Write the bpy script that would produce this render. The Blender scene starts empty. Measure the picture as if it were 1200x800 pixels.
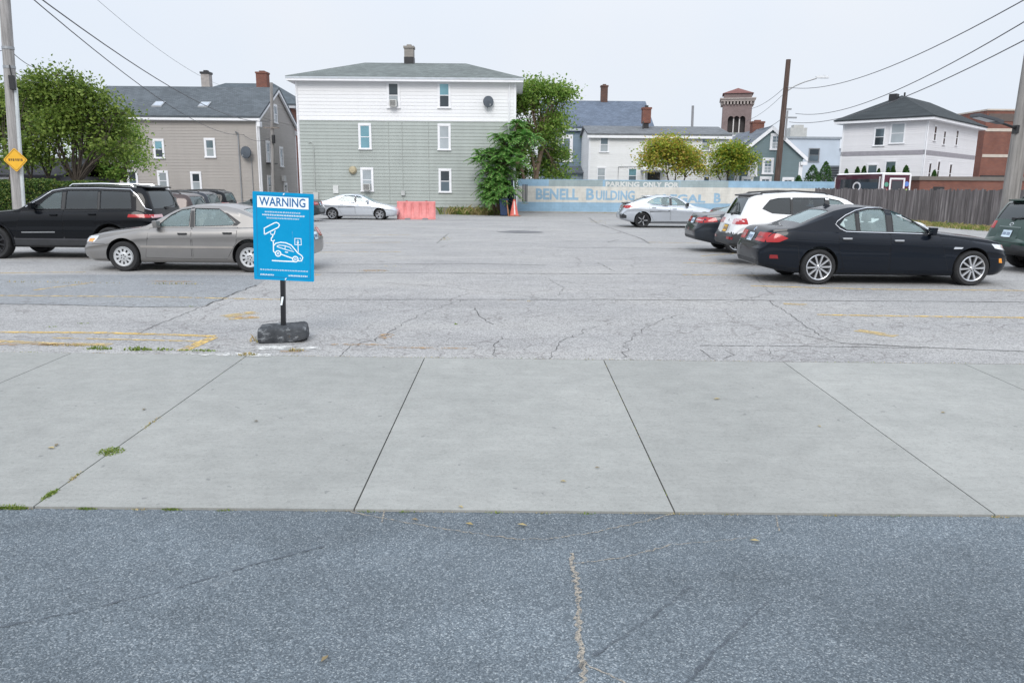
import bpy, bmesh, math, random
import numpy as np
from mathutils import Vector, Matrix
from mathutils.bvhtree import BVHTree

S = bpy.context.scene
COL = S.collection
R = math.radians
rnd = random.Random(7)

# ------------------------------------------------------------------ camera
F, H, HY = 880.0, 1.8, 218.0
PIT = math.atan((400 - HY) / F)
ROL = math.atan(0.0085)
cf = Vector((0, math.cos(PIT), -math.sin(PIT)))
_r = Vector((1, 0, 0)); _u = Vector((0, math.sin(PIT), math.cos(PIT)))
cr_ = _r * math.cos(ROL) + _u * math.sin(ROL)
cu = _u * math.cos(ROL) - _r * math.sin(ROL)
cam = bpy.data.cameras.new('camera')
cam.sensor_width = 36; cam.sensor_fit = 'HORIZONTAL'
cam.lens = 36 * F / 1200
cam.clip_start = 0.05; cam.clip_end = 3000
co = bpy.data.objects.new('camera', cam); COL.objects.link(co)
M = Matrix((cr_, cu, -cf)).transposed().to_4x4()
M.translation = (0, 0, H)
co.matrix_world = M
S.camera = co

# ------------------------------------------------------------------ world, sun, exposure
SUN_EL, SUN_AZ = 38.0, 188.0           # azimuth the light comes from, clockwise from +Y
W = bpy.data.worlds.new('World'); S.world = W; W.use_nodes = True
nt = W.node_tree; nt.nodes.clear()
def wn(t, **k):
    n = nt.nodes.new(t)
    for a, b in k.items(): setattr(n, a, b)
    return n
out = wn('ShaderNodeOutputWorld'); bg = wn('ShaderNodeBackground'); bg.inputs[1].default_value = 0.1
sky = wn('ShaderNodeTexSky'); sky.sky_type = 'NISHITA'; sky.sun_disc = False
sky.sun_elevation = R(SUN_EL); sky.sun_rotation = R(SUN_AZ); sky.air_density = 1.5; sky.dust_density = 4
tc = wn('ShaderNodeTexCoord'); sx = wn('ShaderNodeSeparateXYZ')
nt.links.new(tc.outputs['Generated'], sx.inputs[0])
ramp = wn('ShaderNodeMapRange'); ramp.interpolation_type = 'SMOOTHSTEP'
for i, v in zip((1, 2, 3, 4), (0.16, 0.85, 8.35, 16.5)): ramp.inputs[i].default_value = v
nt.links.new(sx.outputs[2], ramp.inputs[0])
no = wn('ShaderNodeTexNoise'); no.inputs['Scale'].default_value = 1.6; no.inputs['Detail'].default_value = 4
nt.links.new(tc.outputs['Generated'], no.inputs[0])
cr = wn('ShaderNodeValToRGB')
cr.color_ramp.elements[0].position = .3; cr.color_ramp.elements[0].color = (.80, .905, 1.06, 1)
cr.color_ramp.elements[1].position = .68; cr.color_ramp.elements[1].color = (.93, .96, 1.02, 1)
nt.links.new(no.outputs[0], cr.inputs[0])
mu = wn('ShaderNodeVectorMath', operation='SCALE')
nt.links.new(cr.outputs[0], mu.inputs[0]); nt.links.new(ramp.outputs[0], mu.inputs['Scale'])
mx = wn('ShaderNodeMix'); mx.data_type = 'RGBA'; mx.inputs[0].default_value = .93
nt.links.new(sky.outputs[0], mx.inputs[6]); nt.links.new(mu.outputs[0], mx.inputs[7])
nt.links.new(mx.outputs[2], bg.inputs[0]); nt.links.new(bg.outputs[0], out.inputs[0])

sl = bpy.data.lights.new('sun', 'SUN'); sl.energy = 1.5; sl.angle = R(26); sl.color = (1, .97, .92)
so = bpy.data.objects.new('sun', sl); COL.objects.link(so)
dv = Vector((math.sin(R(SUN_AZ)) * math.cos(R(SUN_EL)), math.cos(R(SUN_AZ)) * math.cos(R(SUN_EL)), math.sin(R(SUN_EL))))
so.rotation_euler = dv.to_track_quat('Z', 'Y').to_euler(); so.location = (0, 0, 60)
S.view_settings.view_transform = 'Standard'; S.view_settings.look = 'None'
S.view_settings.exposure = 0.2; S.view_settings.gamma = 1.0; S.view_settings.use_curve_mapping = False
S.cycles.max_bounces = 8; S.cycles.transparent_max_bounces = 16

# ------------------------------------------------------------------ geometry helpers
def ray(x, y): return cf + cr_ * ((x - 600) / F) - cu * ((y - 400) / F)
def g(x, y, z=0.0):                      # where a sight line meets level z (used to lay the plan out)
    d = ray(x, y); t = (z - H) / d.z
    return Vector((d.x * t, d.y * t, z))
def at(x, y, Y):                         # where a sight line meets depth Y
    d = ray(x, y); t = Y / d.y
    return Vector((d.x * t, Y, H + d.z * t))
def pxm(Y): return F / (Y * math.cos(PIT) + .2)

class MB:
    def __init__(s): s.v = []; s.f = []; s.m = []; s.cur = 0
    def vs(s, pts):
        n = len(s.v); s.v += [tuple(p) for p in pts]; return n
    def face(s, idx, m=None): s.f.append(tuple(idx)); s.m.append(s.cur if m is None else m)
    def poly(s, pts, m=None):
        n = s.vs(pts); s.face(range(n, n + len(pts)), m)
    def box(s, a, b, m=None, fr=None):
        x0, y0, z0 = a; x1, y1, z1 = b
        P = [(x0,y0,z0),(x1,y0,z0),(x1,y1,z0),(x0,y1,z0),(x0,y0,z1),(x1,y0,z1),(x1,y1,z1),(x0,y1,z1)]
        if fr: P = [fr(*p) for p in P]
        n = s.vs(P)
        for q in ((0,3,2,1),(4,5,6,7),(0,1,5,4),(1,2,6,5),(2,3,7,6),(3,0,4,7)): s.face([n+i for i in q], m)
    def hexa(s, P, m=None):
        n = s.vs(P)
        for q in ((0,3,2,1),(4,5,6,7),(0,1,5,4),(1,2,6,5),(2,3,7,6),(3,0,4,7)): s.face([n+i for i in q], m)
    def prism(s, bot, top, m=None):
        k = len(bot); n = s.vs(list(bot) + list(top))
        s.face([n + i for i in range(k)][::-1], m); s.face([n + k + i for i in range(k)], m)
        for i in range(k):
            j = (i + 1) % k; s.face((n+i, n+j, n+k+j, n+k+i), m)
    def tube(s, path, r, k=8, m=None, caps=True):
        path = [Vector(p) for p in path]; rings = []
        for i, p in enumerate(path):
            t = (path[min(i+1, len(path)-1)] - path[max(i-1, 0)]).normalized()
            a = t.orthogonal().normalized() if abs(t.z) > .9 else t.cross(Vector((0,0,1))).normalized()
            b = t.cross(a); rr = r[i] if isinstance(r, (list, tuple)) else r
            rings.append(s.vs([p + (a*math.cos(2*math.pi*j/k) + b*math.sin(2*math.pi*j/k))*rr for j in range(k)]))
        for q, w in zip(rings, rings[1:]):
            for j in range(k): s.face((q+j, q+(j+1)%k, w+(j+1)%k, w+j), m)
        if caps:
            s.face([rings[0]+j for j in range(k)][::-1], m); s.face([rings[-1]+j for j in range(k)], m)
    def lathe(s, prof, fr, k=32, m=None):  # prof: (radius, height) pairs; fr(a,b,h) -> point
        rings = [s.vs([fr(r*math.cos(2*math.pi*j/k), r*math.sin(2*math.pi*j/k), h) for j in range(k)]) for r, h in prof]
        for q, w in zip(rings, rings[1:]):
            for j in range(k): s.face((q+j, q+(j+1)%k, w+(j+1)%k, w+j), m)
        return rings
    def build(s, name, mats, parent=None, smooth=False, fix=True, bevel=0):
        me = bpy.data.meshes.new(name); me.from_pydata(s.v, [], s.f)
        if not isinstance(mats, (list, tuple)): mats = [mats]
        for q in mats: me.materials.append(q)
        if len(mats) > 1: me.polygons.foreach_set('material_index', s.m)
        if fix or bevel:
            bm = bmesh.new(); bm.from_mesh(me)
            if bevel:
                es = [e for e in bm.edges if len(e.link_faces) == 2 and e.calc_face_angle(0) > .6]
                bmesh.ops.bevel(bm, geom=es, offset=bevel, segments=2, affect='EDGES', profile=.6)
            bmesh.ops.recalc_face_normals(bm, faces=bm.faces); bm.to_mesh(me); bm.free()
        if smooth:
            me.shade_smooth(); me.set_sharp_from_angle(angle=R(38))
        me.update()
        return link(name, me, parent)
def link(name, me, parent=None):
    o = bpy.data.objects.new(name, me); COL.objects.link(o)
    if parent: o.parent = parent
    return o
def tag(o, label=None, cat=None, group=None, kind=None):
    if label: o['label'] = label
    if cat: o['category'] = cat
    if group: o['group'] = group
    if kind: o['kind'] = kind
    return o
def thing(name, label, cat, loc=(0,0,0), rz=0.0, group=None):
    o = bpy.data.objects.new(name, None); COL.objects.link(o)
    o.location = loc; o.rotation_euler = (0, 0, rz); o.empty_display_size = .2
    return tag(o, label, cat, group)
def struct(name, mb, mat): return tag(mb.build(name, mat), kind='structure')
def kids(o): return [c for c in bpy.data.objects if c.parent == o]

# ------------------------------------------------------------------ material helpers
class NT:
    def __init__(s, name):
        s.mat = bpy.data.materials.new(name); s.mat.use_nodes = True
        s.t = s.mat.node_tree; s.p = s.t.nodes['Principled BSDF']; s._o = None
    def n(s, t, **k):
        x = s.t.nodes.new(t)
        for a, b in k.items(): setattr(x, a, b)
        return x
    def l(s, a, b): s.t.links.new(a, b)
    def pos(s):
        if not s._o: s._o = s.n('ShaderNodeNewGeometry').outputs['Position']
        return s._o
    def obj(s): return s.n('ShaderNodeTexCoord').outputs['Object']
    def noise(s, scale, detail=4, rough=.55, vec=None, dist=0.0, stretch=None):
        x = s.n('ShaderNodeTexNoise'); x.inputs['Scale'].default_value = scale; x.inputs['Detail'].default_value = detail
        x.inputs['Roughness'].default_value = rough; x.inputs['Distortion'].default_value = dist
        v = vec if vec is not None else s.pos()
        if stretch:
            mp = s.n('ShaderNodeMapping'); mp.inputs['Scale'].default_value = stretch; s.l(v, mp.inputs[0]); v = mp.outputs[0]
        s.l(v, x.inputs['Vector']); return x.outputs['Fac']
    def ramp(s, fac, stops):
        x = s.n('ShaderNodeValToRGB'); e = x.color_ramp.elements
        while len(e) < len(stops): e.new(.5)
        for q, (p, c) in zip(e, stops):
            q.position = p; q.color = (c[0], c[1], c[2], 1) if isinstance(c, (tuple, list)) else (c, c, c, 1)
        s.l(fac, x.inputs[0]); return x.outputs[0]
    def mix(s, fac, a, b, mode='MIX'):
        x = s.n('ShaderNodeMix'); x.data_type = 'RGBA'; x.blend_type = mode
        for i, v in ((0, fac), (6, a), (7, b)):
            if isinstance(v, (int, float)): x.inputs[i].default_value = v if i == 0 else (v, v, v, 1)
            elif isinstance(v, tuple): x.inputs[i].default_value = (*v[:3], 1)
            else: s.l(v, x.inputs[i])
        return x.outputs[2]
    def math(s, op, a, b=0.0, c=None):
        x = s.n('ShaderNodeMath', operation=op)
        for i, v in enumerate((a, b) if c is None else (a, b, c)):
            if isinstance(v, (int, float)): x.inputs[i].default_value = v
            else: s.l(v, x.inputs[i])
        return x.outputs[0]
    def bump(s, h, strength=.3, dist=.02):
        b = s.n('ShaderNodeBump'); b.inputs['Strength'].default_value = strength; b.inputs['Distance'].default_value = dist
        s.l(h, b.inputs['Height']); s.l(b.outputs[0], s.p.inputs['Normal'])
    def col(s, c):
        if isinstance(c, tuple): s.p.inputs['Base Color'].default_value = (*c[:3], 1)
        else: s.l(c, s.p.inputs['Base Color'])
    def set(s, **k):
        nm = dict(rough='Roughness', metal='Metallic', spec='Specular IOR Level', coat='Coat Weight', coatr='Coat Roughness', ior='IOR')
        for a, b in k.items():
            i = s.p.inputs[nm[a]]
            if isinstance(b, (int, float)): i.default_value = b
            else: s.l(b, i)
        return s
_mc = {}
def plain(name, c, rough=.5, var=.12, scale=3.0, metal=0.0, spec=.5, bump=0.0, coat=0.0, stretch=None):
    if name in _mc: return _mc[name]
    t = NT(name)
    nz = t.noise(scale, 5, .6, vec=t.obj(), stretch=stretch)
    lo = tuple(v * (1 - var) for v in c); hi = tuple(min(1, v * (1 + var)) for v in c)
    t.col(t.ramp(nz, [(.3, lo), (.7, hi)])); t.set(rough=rough, metal=metal, spec=spec, coat=coat)
    if bump: t.bump(t.noise(scale * 12, 4, .6, vec=t.obj()), bump, .01)
    _mc[name] = t.mat; return t.mat

def siding(name, c, pitch, dirt=.14, line=.7, lw=.09):
    t = NT(name); o = t.obj(); s3 = t.n('ShaderNodeSeparateXYZ'); t.l(o, s3.inputs[0])
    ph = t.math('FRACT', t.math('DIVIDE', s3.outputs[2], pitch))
    ln = t.math('LESS_THAN', ph, lw)  # dark lap line: shade under each board painted into the colour
    nz = t.noise(.8, 6, .65, vec=o, stretch=(1, 1, .5)); st = t.noise(2.2, 5, .6, vec=o, stretch=(1, 1, .08))
    n2 = t.math('ADD', t.math('MULTIPLY', nz, .6), t.math('MULTIPLY', st, .4))
    bd = t.n('ShaderNodeTexWhiteNoise', noise_dimensions='1D'); t.l(t.math('FLOOR', t.math('DIVIDE', s3.outputs[2], pitch)), bd.inputs['W'])
    base = t.ramp(n2, [(.3, tuple(v*(1-dirt) for v in c)), (.6, c), (.75, tuple(min(1, v*(1+dirt*.4)) for v in c))])
    base = t.mix(t.math('MULTIPLY', bd.outputs[0], .08), base, (0.1, .1, .1))
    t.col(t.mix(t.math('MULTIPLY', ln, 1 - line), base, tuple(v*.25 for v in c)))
    t.set(rough=.6, spec=.3); return t.mat
def brickmat(name, c1, c2, mortar, sc=1.0):
    t = NT(name); o = t.obj(); s3 = t.n('ShaderNodeSeparateXYZ'); t.l(o, s3.inputs[0])
    cx = t.n('ShaderNodeCombineXYZ'); t.l(t.math('ADD', s3.outputs[0], s3.outputs[1]), cx.inputs[0]); t.l(s3.outputs[2], cx.inputs[1])
    b = t.n('ShaderNodeTexBrick'); t.l(cx.outputs[0], b.inputs[0])
    b.inputs['Scale'].default_value = sc; b.inputs['Brick Width'].default_value = .22; b.inputs['Row Height'].default_value = .075
    b.inputs['Mortar Size'].default_value = .008; b.inputs['Bias'].default_value = -.1
    for i, v in ((1, c1), (2, c2), (3, mortar)): b.inputs[i].default_value = (*v, 1)
    nz = t.noise(.7, 5, .6, vec=o)
    t.col(t.mix(.6, b.outputs[0], t.ramp(nz, [(.3, .55), (.7, 1.05)]), 'MULTIPLY')); t.set(rough=.85, spec=.2); return t.mat
def shingle(name, c):
    t = NT(name); o = t.obj()
    s3 = t.n('ShaderNodeSeparateXYZ'); t.l(o, s3.inputs[0])
    cx = t.n('ShaderNodeCombineXYZ'); t.l(t.math('ADD', s3.outputs[0], t.math('MULTIPLY', s3.outputs[1], .3)), cx.inputs[0]); t.l(s3.outputs[2], cx.inputs[1])
    b = t.n('ShaderNodeTexBrick'); t.l(cx.outputs[0], b.inputs[0]); b.inputs['Brick Width'].default_value = .3; b.inputs['Row Height'].default_value = .09
    b.inputs['Scale'].default_value = 1; b.inputs['Mortar Size'].default_value = .006
    b.inputs[1].default_value = (*[v*.85 for v in c], 1); b.inputs[2].default_value = (*[v*1.15 for v in c], 1); b.inputs[3].default_value = (*[v*.5 for v in c], 1)
    nz = t.noise(.5, 6, .65, vec=o); n2 = t.noise(30, 3, .6, vec=o)
    c2 = t.mix(.5, b.outputs[0], t.ramp(nz, [(.3, .7), (.7, 1.15)]), 'MULTIPLY')
    t.col(t.mix(.4, c2, t.ramp(n2, [(.3, .6), (.7, 1.2)]), 'MULTIPLY')); t.set(rough=.9, spec=.2); return t.mat
def glassmat(name, c, metal=.35, rough=.04):
    t = NT(name); nz = t.noise(.6, 3, .5, vec=t.obj())
    t.col(t.ramp(nz, [(.35, tuple(v*.7 for v in c)), (.65, c)])); t.set(rough=rough, metal=metal, spec=.6); return t.mat
def carglass(name, tint, refl=1.0, sky_haze=.0):
    m = bpy.data.materials.new(name); m.use_nodes = True; t = m.node_tree; t.nodes.clear()
    o = t.nodes.new('ShaderNodeOutputMaterial'); a = t.nodes.new('ShaderNodeBsdfTransparent'); a.inputs[0].default_value = (*tint, 1)
    b = t.nodes.new('ShaderNodeBsdfGlossy'); b.inputs['Roughness'].default_value = .02; b.inputs[0].default_value = (.9*refl, .97*refl, 1*refl, 1)
    fr = t.nodes.new('ShaderNodeFresnel'); fr.inputs[0].default_value = 1.8
    x = t.nodes.new('ShaderNodeMixShader'); t.links.new(fr.outputs[0], x.inputs[0]); t.links.new(a.outputs[0], x.inputs[1]); t.links.new(b.outputs[0], x.inputs[2])
    if sky_haze:                                        # pale teal diffuse mixed in, standing for bright sky reflected in the pane
        d = t.nodes.new('ShaderNodeBsdfDiffuse'); d.inputs[0].default_value = (.52, .68, .68, 1); y = t.nodes.new('ShaderNodeMixShader'); y.inputs[0].default_value = sky_haze
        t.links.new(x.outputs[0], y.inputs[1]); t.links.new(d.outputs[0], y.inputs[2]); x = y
    t.links.new(x.outputs[0], o.inputs[0]); return m
def paint(name, c, metal=.0, rough=.35, coat=.6, spec=.2):
    t = NT(name); nz = t.noise(1.3, 5, .6, vec=t.obj())
    t.col(t.ramp(nz, [(.3, tuple(v*.93 for v in c)), (.7, tuple(min(1, v*1.04) for v in c))]))
    s3 = t.n('ShaderNodeSeparateXYZ'); t.l(t.obj(), s3.inputs[0])
    t.set(rough=rough, metal=metal, coat=coat, coatr=.03, spec=spec); return t.mat
def leafmat(name, cols, trans=.35):
    m = bpy.data.materials.new(name); m.use_nodes = True; t = m.node_tree; t.nodes.clear()
    o = t.nodes.new('ShaderNodeOutputMaterial'); ge = t.nodes.new('ShaderNodeNewGeometry'); cr = t.nodes.new('ShaderNodeValToRGB')
    e = cr.color_ramp.elements
    while len(e) < len(cols): e.new(.5)
    for i, (q, c) in enumerate(zip(e, cols)): q.position = i / (len(cols) - 1); q.color = (*c, 1)
    t.links.new(ge.outputs['Random Per Island'], cr.inputs[0])
    d = t.nodes.new('ShaderNodeBsdfPrincipled'); d.inputs['Roughness'].default_value = .55; d.inputs['Specular IOR Level'].default_value = .35
    tr = t.nodes.new('ShaderNodeBsdfTranslucent'); mx = t.nodes.new('ShaderNodeMixShader'); mx.inputs[0].default_value = trans
    t.links.new(cr.outputs[0], d.inputs['Base Color']); t.links.new(cr.outputs[0], tr.inputs[0])
    t.links.new(d.outputs[0], mx.inputs[1]); t.links.new(tr.outputs[0], mx.inputs[2]); t.links.new(mx.outputs[0], o.inputs[0]); return m

WHITE = plain('white trim', (.78, .78, .8), .5, .06)
DARK = plain('dark metal', (.02, .02, .022), .45, .2)
BLACKP = plain('black plastic', (.022, .023, .025), .5, .2)
GREYM = plain('grey metal', (.33, .34, .35), .4, .1, metal=.6)
CHROME = plain('chrome', (.75, .76, .78), .15, .03, metal=1)
GL_TEAL = glassmat('teal window glass', (.22, .42, .48), .45)  # teal of the sky reflection put into the base colour
GL_DARK = glassmat('dark window glass', (.05, .065, .075), .15)
GL_GREY = glassmat('grey curtained glass', (.42, .46, .48), .15)
GL_MID = glassmat('mid window glass', (.16, .21, .24), .3)
# ------------------------------------------------------------------ ground, pavement, road
def asphalt_lot(name='worn parking lot asphalt', tone=(1, 1, 1)):
    t = NT(name)
    ag = t.n('ShaderNodeTexVoronoi'); ag.inputs['Scale'].default_value = 75; t.l(t.pos(), ag.inputs[0])
    agc = t.n('ShaderNodeSeparateXYZ'); t.l(ag.outputs['Color'], agc.inputs[0])
    fine = t.noise(140, 3, .7); big = t.noise(.22, 6, .62, stretch=(1, 2.2, 1)); mid = t.noise(1.7, 5, .65, stretch=(.5, 1, 1))
    base = t.ramp(big, [(.3, (.297, .292, .288)), (.5, (.338, .331, .322)), (.72, (.376, .365, .348))])
    base = t.mix(.35, base, t.ramp(mid, [(.3, .72), (.7, 1.12)]), 'MULTIPLY')
    base = t.mix(.75, base, t.ramp(agc.outputs[0], [(.0, .5), (.6, 1.0), (1, 1.4)]), 'MULTIPLY')
    base = t.mix(.4, base, t.ramp(fine, [(.35, .65), (.65, 1.25)]), 'MULTIPLY')
    base = t.mix(1.0, base, tone, 'MULTIPLY')
    # alligator cracking in worn zones
    wob = t.n('ShaderNodeVectorMath', operation='ADD')
    nv = t.n('ShaderNodeTexNoise'); nv.inputs['Scale'].default_value = 3.5; nv.inputs['Detail'].default_value = 4; t.l(t.pos(), nv.inputs['Vector'])
    sc = t.n('ShaderNodeVectorMath', operation='SCALE'); sc.inputs['Scale'].default_value = .34; t.l(nv.outputs['Color'], sc.inputs[0])
    t.l(t.pos(), wob.inputs[0]); t.l(sc.outputs[0], wob.inputs[1])
    def cracks(scale, w):
        v = t.n('ShaderNodeTexVoronoi', feature='DISTANCE_TO_EDGE'); v.inputs['Scale'].default_value = scale; t.l(wob.outputs[0], v.inputs[0])
        return t.ramp(v.outputs['Distance'], [(0, 1.0), (w, 0.0)])
    c1 = cracks(2.7, .045); c2 = cracks(.6, .014)
    s3 = t.n('ShaderNodeSeparateXYZ'); t.l(t.pos(), s3.inputs[0])
    near = t.ramp(t.math('DIVIDE', s3.outputs[1], 40), [(.25, 1.0), (.42, .15)])
    m1 = t.math('MULTIPLY', t.ramp(t.noise(.45, 3, .5), [(.38, 0.0), (.54, 1.0)]), near)
    m2 = t.ramp(t.noise(.3, 3, .5, stretch=(1.3, 1, 1)), [(.46, 0.0), (.56, 1.0)])
    thick = t.ramp(t.noise(9, 3, .6), [(.35, .25), (.65, 1.0)])
    ck = t.math('MULTIPLY', t.math('MAXIMUM', t.math('MULTIPLY', c1, m1), t.math('MULTIPLY', c2, m2)), thick)
    base = t.mix(t.math('MULTIPLY', ck, .72), base, (.10, .083, .08))
    oil = t.ramp(t.noise(.9, 4, .55), [(.70, 0.0), (.78, 1.0)])
    base = t.mix(t.math('MULTIPLY', oil, .35), base, (.13, .13, .14))
    t.col(base); t.set(rough=.92, spec=.25)
    t.bump(t.math('SUBTRACT', t.math('MULTIPLY', agc.outputs[1], .5), t.math('MULTIPLY', ck, 2.0)), .35, .006); return t.mat
def asphalt_street():
    t = NT('coarse blue grey street asphalt')
    def vor(scale):
        v = t.n('ShaderNodeTexVoronoi'); v.inputs['Scale'].default_value = scale; t.l(t.pos(), v.inputs[0])
        x = t.n('ShaderNodeSeparateXYZ'); t.l(v.outputs['Color'], x.inputs[0]); return v.outputs['Distance'], x.outputs[0], x.outputs[1]
    d1, a1, b1 = vor(150); d2, a2, b2 = vor(310)
    st = t.ramp(a1, [(0, (.062, .074, .086)), (.5, (.098, .115, .132)), (.85, (.142, .162, .182)), (1, (.24, .258, .274))])
    s2 = t.ramp(a2, [(0, .66), (.6, 1.0), (1, 1.4)])
    base = t.mix(.6, st, s2, 'MULTIPLY')
    base = t.mix(.6, base, t.ramp(d1, [(0, 1.15), (.55, .7)]), 'MULTIPLY')
    big = t.noise(.55, 6, .65)
    base = t.mix(.9, base, t.ramp(big, [(.3, .72), (.7, 1.25)]), 'MULTIPLY')
    base = t.mix(.3, base, t.ramp(t.noise(3.2, 5, .7), [(.35, .8), (.7, 1.25)]), 'MULTIPLY')
    wheel = t.ramp(t.noise(.8, 4, .6, stretch=(.25, 1.6, 1)), [(.35, .84), (.65, 1.08)]); base = t.mix(.8, base, wheel, 'MULTIPLY')
    oil = t.ramp(t.noise(2.1, 5, .65, dist=.5), [(.64, 0.0), (.74, 1.0)]); base = t.mix(t.math('MULTIPLY', oil, .22), base, (.06, .066, .072))
    dust = t.ramp(t.noise(1.1, 5, .6), [(.62, 0.0), (.8, 1.0)])
    base = t.mix(t.math('MULTIPLY', dust, .14), base, (.42, .40, .37))
    base = t.mix(1.0, base, (1.48, 1.50, 1.47), 'MULTIPLY')
    t.col(base); t.set(rough=.85, spec=.3)
    t.bump(t.math('ADD', t.math('MULTIPLY', d1, -1.0), t.math('MULTIPLY', b2, .3)), .6, .006); return t.mat
def concrete():
    t = NT('broom finished pavement concrete')
    big = t.noise(.45, 6, .62); mid = t.noise(4, 6, .7); fine = t.noise(170, 3, .75); br = t.noise(22, 3, .6, stretch=(.12, 1, 1))
    v = t.n('ShaderNodeTexVoronoi'); v.inputs['Scale'].default_value = 60; t.l(t.pos(), v.inputs[0])
    x = t.n('ShaderNodeSeparateXYZ'); t.l(v.outputs['Color'], x.inputs[0])
    base = t.ramp(big, [(.3, (.272, .275, .258)), (.55, (.308, .309, .29)), (.75, (.338, .337, .315))])
    base = t.mix(.5, base, t.ramp(mid, [(.3, .8), (.7, 1.14)]), 'MULTIPLY')
    base = t.mix(.35, base, t.ramp(fine, [(.3, .6), (.7, 1.3)]), 'MULTIPLY')
    base = t.mix(.15, base, t.ramp(br, [(.3, .7), (.7, 1.2)]), 'MULTIPLY')
    base = t.mix(.35, base, t.ramp(x.outputs[0], [(0, .72), (.3, .98), (1, 1.1)]), 'MULTIPLY')
    stain = t.ramp(t.noise(1.6, 5, .6, dist=.6), [(.63, 0.0), (.74, 1.0)])
    base = t.mix(t.math('MULTIPLY', stain, .18), base, (.16, .15, .13))
    spots = t.ramp(t.noise(11, 2, .5), [(.725, 0.0), (.745, 1.0)])
    base = t.mix(t.math('MULTIPLY', spots, .5), base, (.13, .13, .13))
    # each slab was poured on its own, so its tone differs a little
    s3 = t.n('ShaderNodeSeparateXYZ'); t.l(t.pos(), s3.inputs[0])
    wn_ = t.n('ShaderNodeTexWhiteNoise', noise_dimensions='1D'); t.l(t.math('FLOOR', t.math('DIVIDE', t.math('ADD', s3.outputs[0], 0.93), 1.9)), wn_.inputs['W'])
    base = t.mix(.6, base, t.ramp(wn_.outputs[0], [(0, .88), (1, 1.06)]), 'MULTIPLY')
    t.col(base); t.set(rough=.85, spec=.3); t.bump(t.math('ADD', t.math('MULTIPLY', fine, .6), t.math('MULTIPLY', br, .5)), .25, .004); return t.mat
M_LOT, M_ST, M_CON = asphalt_lot(), asphalt_street(), concrete()
M_DIRT = plain('dirt', (.16, .14, .11), .95, .4, 1.0)
M_JOINT = plain('dark joint grit', (.125, .112, .095), .95, .5, 9)

YE = 7.79                                           # far edge of the pavement: Y = YE - .012 * X
def edge(x): return YE - .014 * x + .0009 * x * x * (1 if abs(x) < 12 else 0)
YN, SL = 4.17, .024
def swz(y): return -SL * (YE - y)
mb = MB(); mb.poly([(-900, -300, -.3), (900, -300, -.3), (900, 1500, -.3), (-900, 1500, -.3)]); struct('ground', mb, M_DIRT)
mb = MB(); xs = [-70 + 1.0 * i for i in range(141)]
n0 = mb.vs([(x, edge(x) + .012, 0) for x in xs]); n1 = mb.vs([(x, 150, 0) for x in xs])
for i in range(140): mb.face((n0+i, n0+i+1, n1+i+1, n1+i))
n2 = mb.vs([(x, edge(x) + .012, -.12) for x in xs])
for i in range(140): mb.face((n2+i, n2+i+1, n0+i+1, n0+i))
struct('parking_lot', mb, M_LOT)
mb = MB(); zst = swz(YN) - .012
mb.poly([(-90, -80, zst - .25), (90, -80, zst - .25), (90, YN - .006, zst), (-90, YN - .006, zst)])
mb.poly([(-90, YN - .006, zst), (90, YN - .006, zst), (90, YN - .006, zst - .1), (-90, YN - .006, zst - .1)])
struct('street', mb, M_ST)
mb = MB(); mb.poly([(-70, YN - .1, swz(YN) - .016), (70, YN - .1, swz(YN) - .016), (70, 8.9, -.016), (-70, 8.9, -.016)]); struct('ground_under_pavement', mb, M_JOINT)
mb = MB(); J = [-.93 + 1.905 * i for i in range(-18, 19)]
for a, b in zip(J, J[1:]):
    a2, b2 = a + .005, b - .005; k = 10
    for i in range(k):                              # slabs follow the slightly wavy back edge
        xa, xb = a2 + (b2-a2)*i/k, a2 + (b2-a2)*(i+1)/k
        P = lambda x, y, dz: (x, y, swz(y) + dz)
        mb.poly([P(xa, YN, 0), P(xb, YN, 0), P(xb, edge(xb), 0), P(xa, edge(xa), 0)])
        mb.poly([P(xa, YN, -.1), P(xb, YN, -.1), P(xb, YN, 0), P(xa, YN, 0)])
        mb.poly([P(xb, edge(xb), -.1), P(xa, edge(xa), -.1), P(xa, edge(xa), 0), P(xb, edge(xb), 0)])
    for x in (a2, b2): mb.poly([P(x, YN, -.1), P(x, edge(x), -.1), P(x, edge(x), 0), P(x, YN, 0)])
struct('sidewalk', mb, M_CON)

def worn(name, c, lo=.42, hi=.56, sc=7.0):
    t = NT(name); nz = t.noise(sc, 6, .72); n2 = t.noise(60, 3, .7); fac = t.ramp(t.math('ADD', t.math('MULTIPLY', nz, .75), t.math('MULTIPLY', n2, .25)), [(lo, 0.0), (hi, 1.0)])
    t.col(t.ramp(t.noise(3), [(.3, tuple(v*.85 for v in c)), (.7, c)])); t.set(rough=.85)
    t.l(fac, t.p.inputs['Alpha']); return t.mat
M_YEL = worn('worn yellow paint', (.62, .42, .13), .40, .56)
M_YELF = worn('faded yellow paint', (.55, .40, .17), .41, .58)
M_SAND = worn('sand in a crack', (.34, .30, .245), .42, .56, 70)
M_CRK = worn('open crack', (.07, .068, .064), .36, .5, 10)
M_SEAM = worn('dark tar seam', (.085, .10, .118), .42, .62, 14)
M_TAN = worn('dry orange leaf grit', (.42, .26, .12), .46, .6, 9)
M_CEM = worn('pale cement crumbs', (.62, .61, .58), .44, .56, 6)
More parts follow.
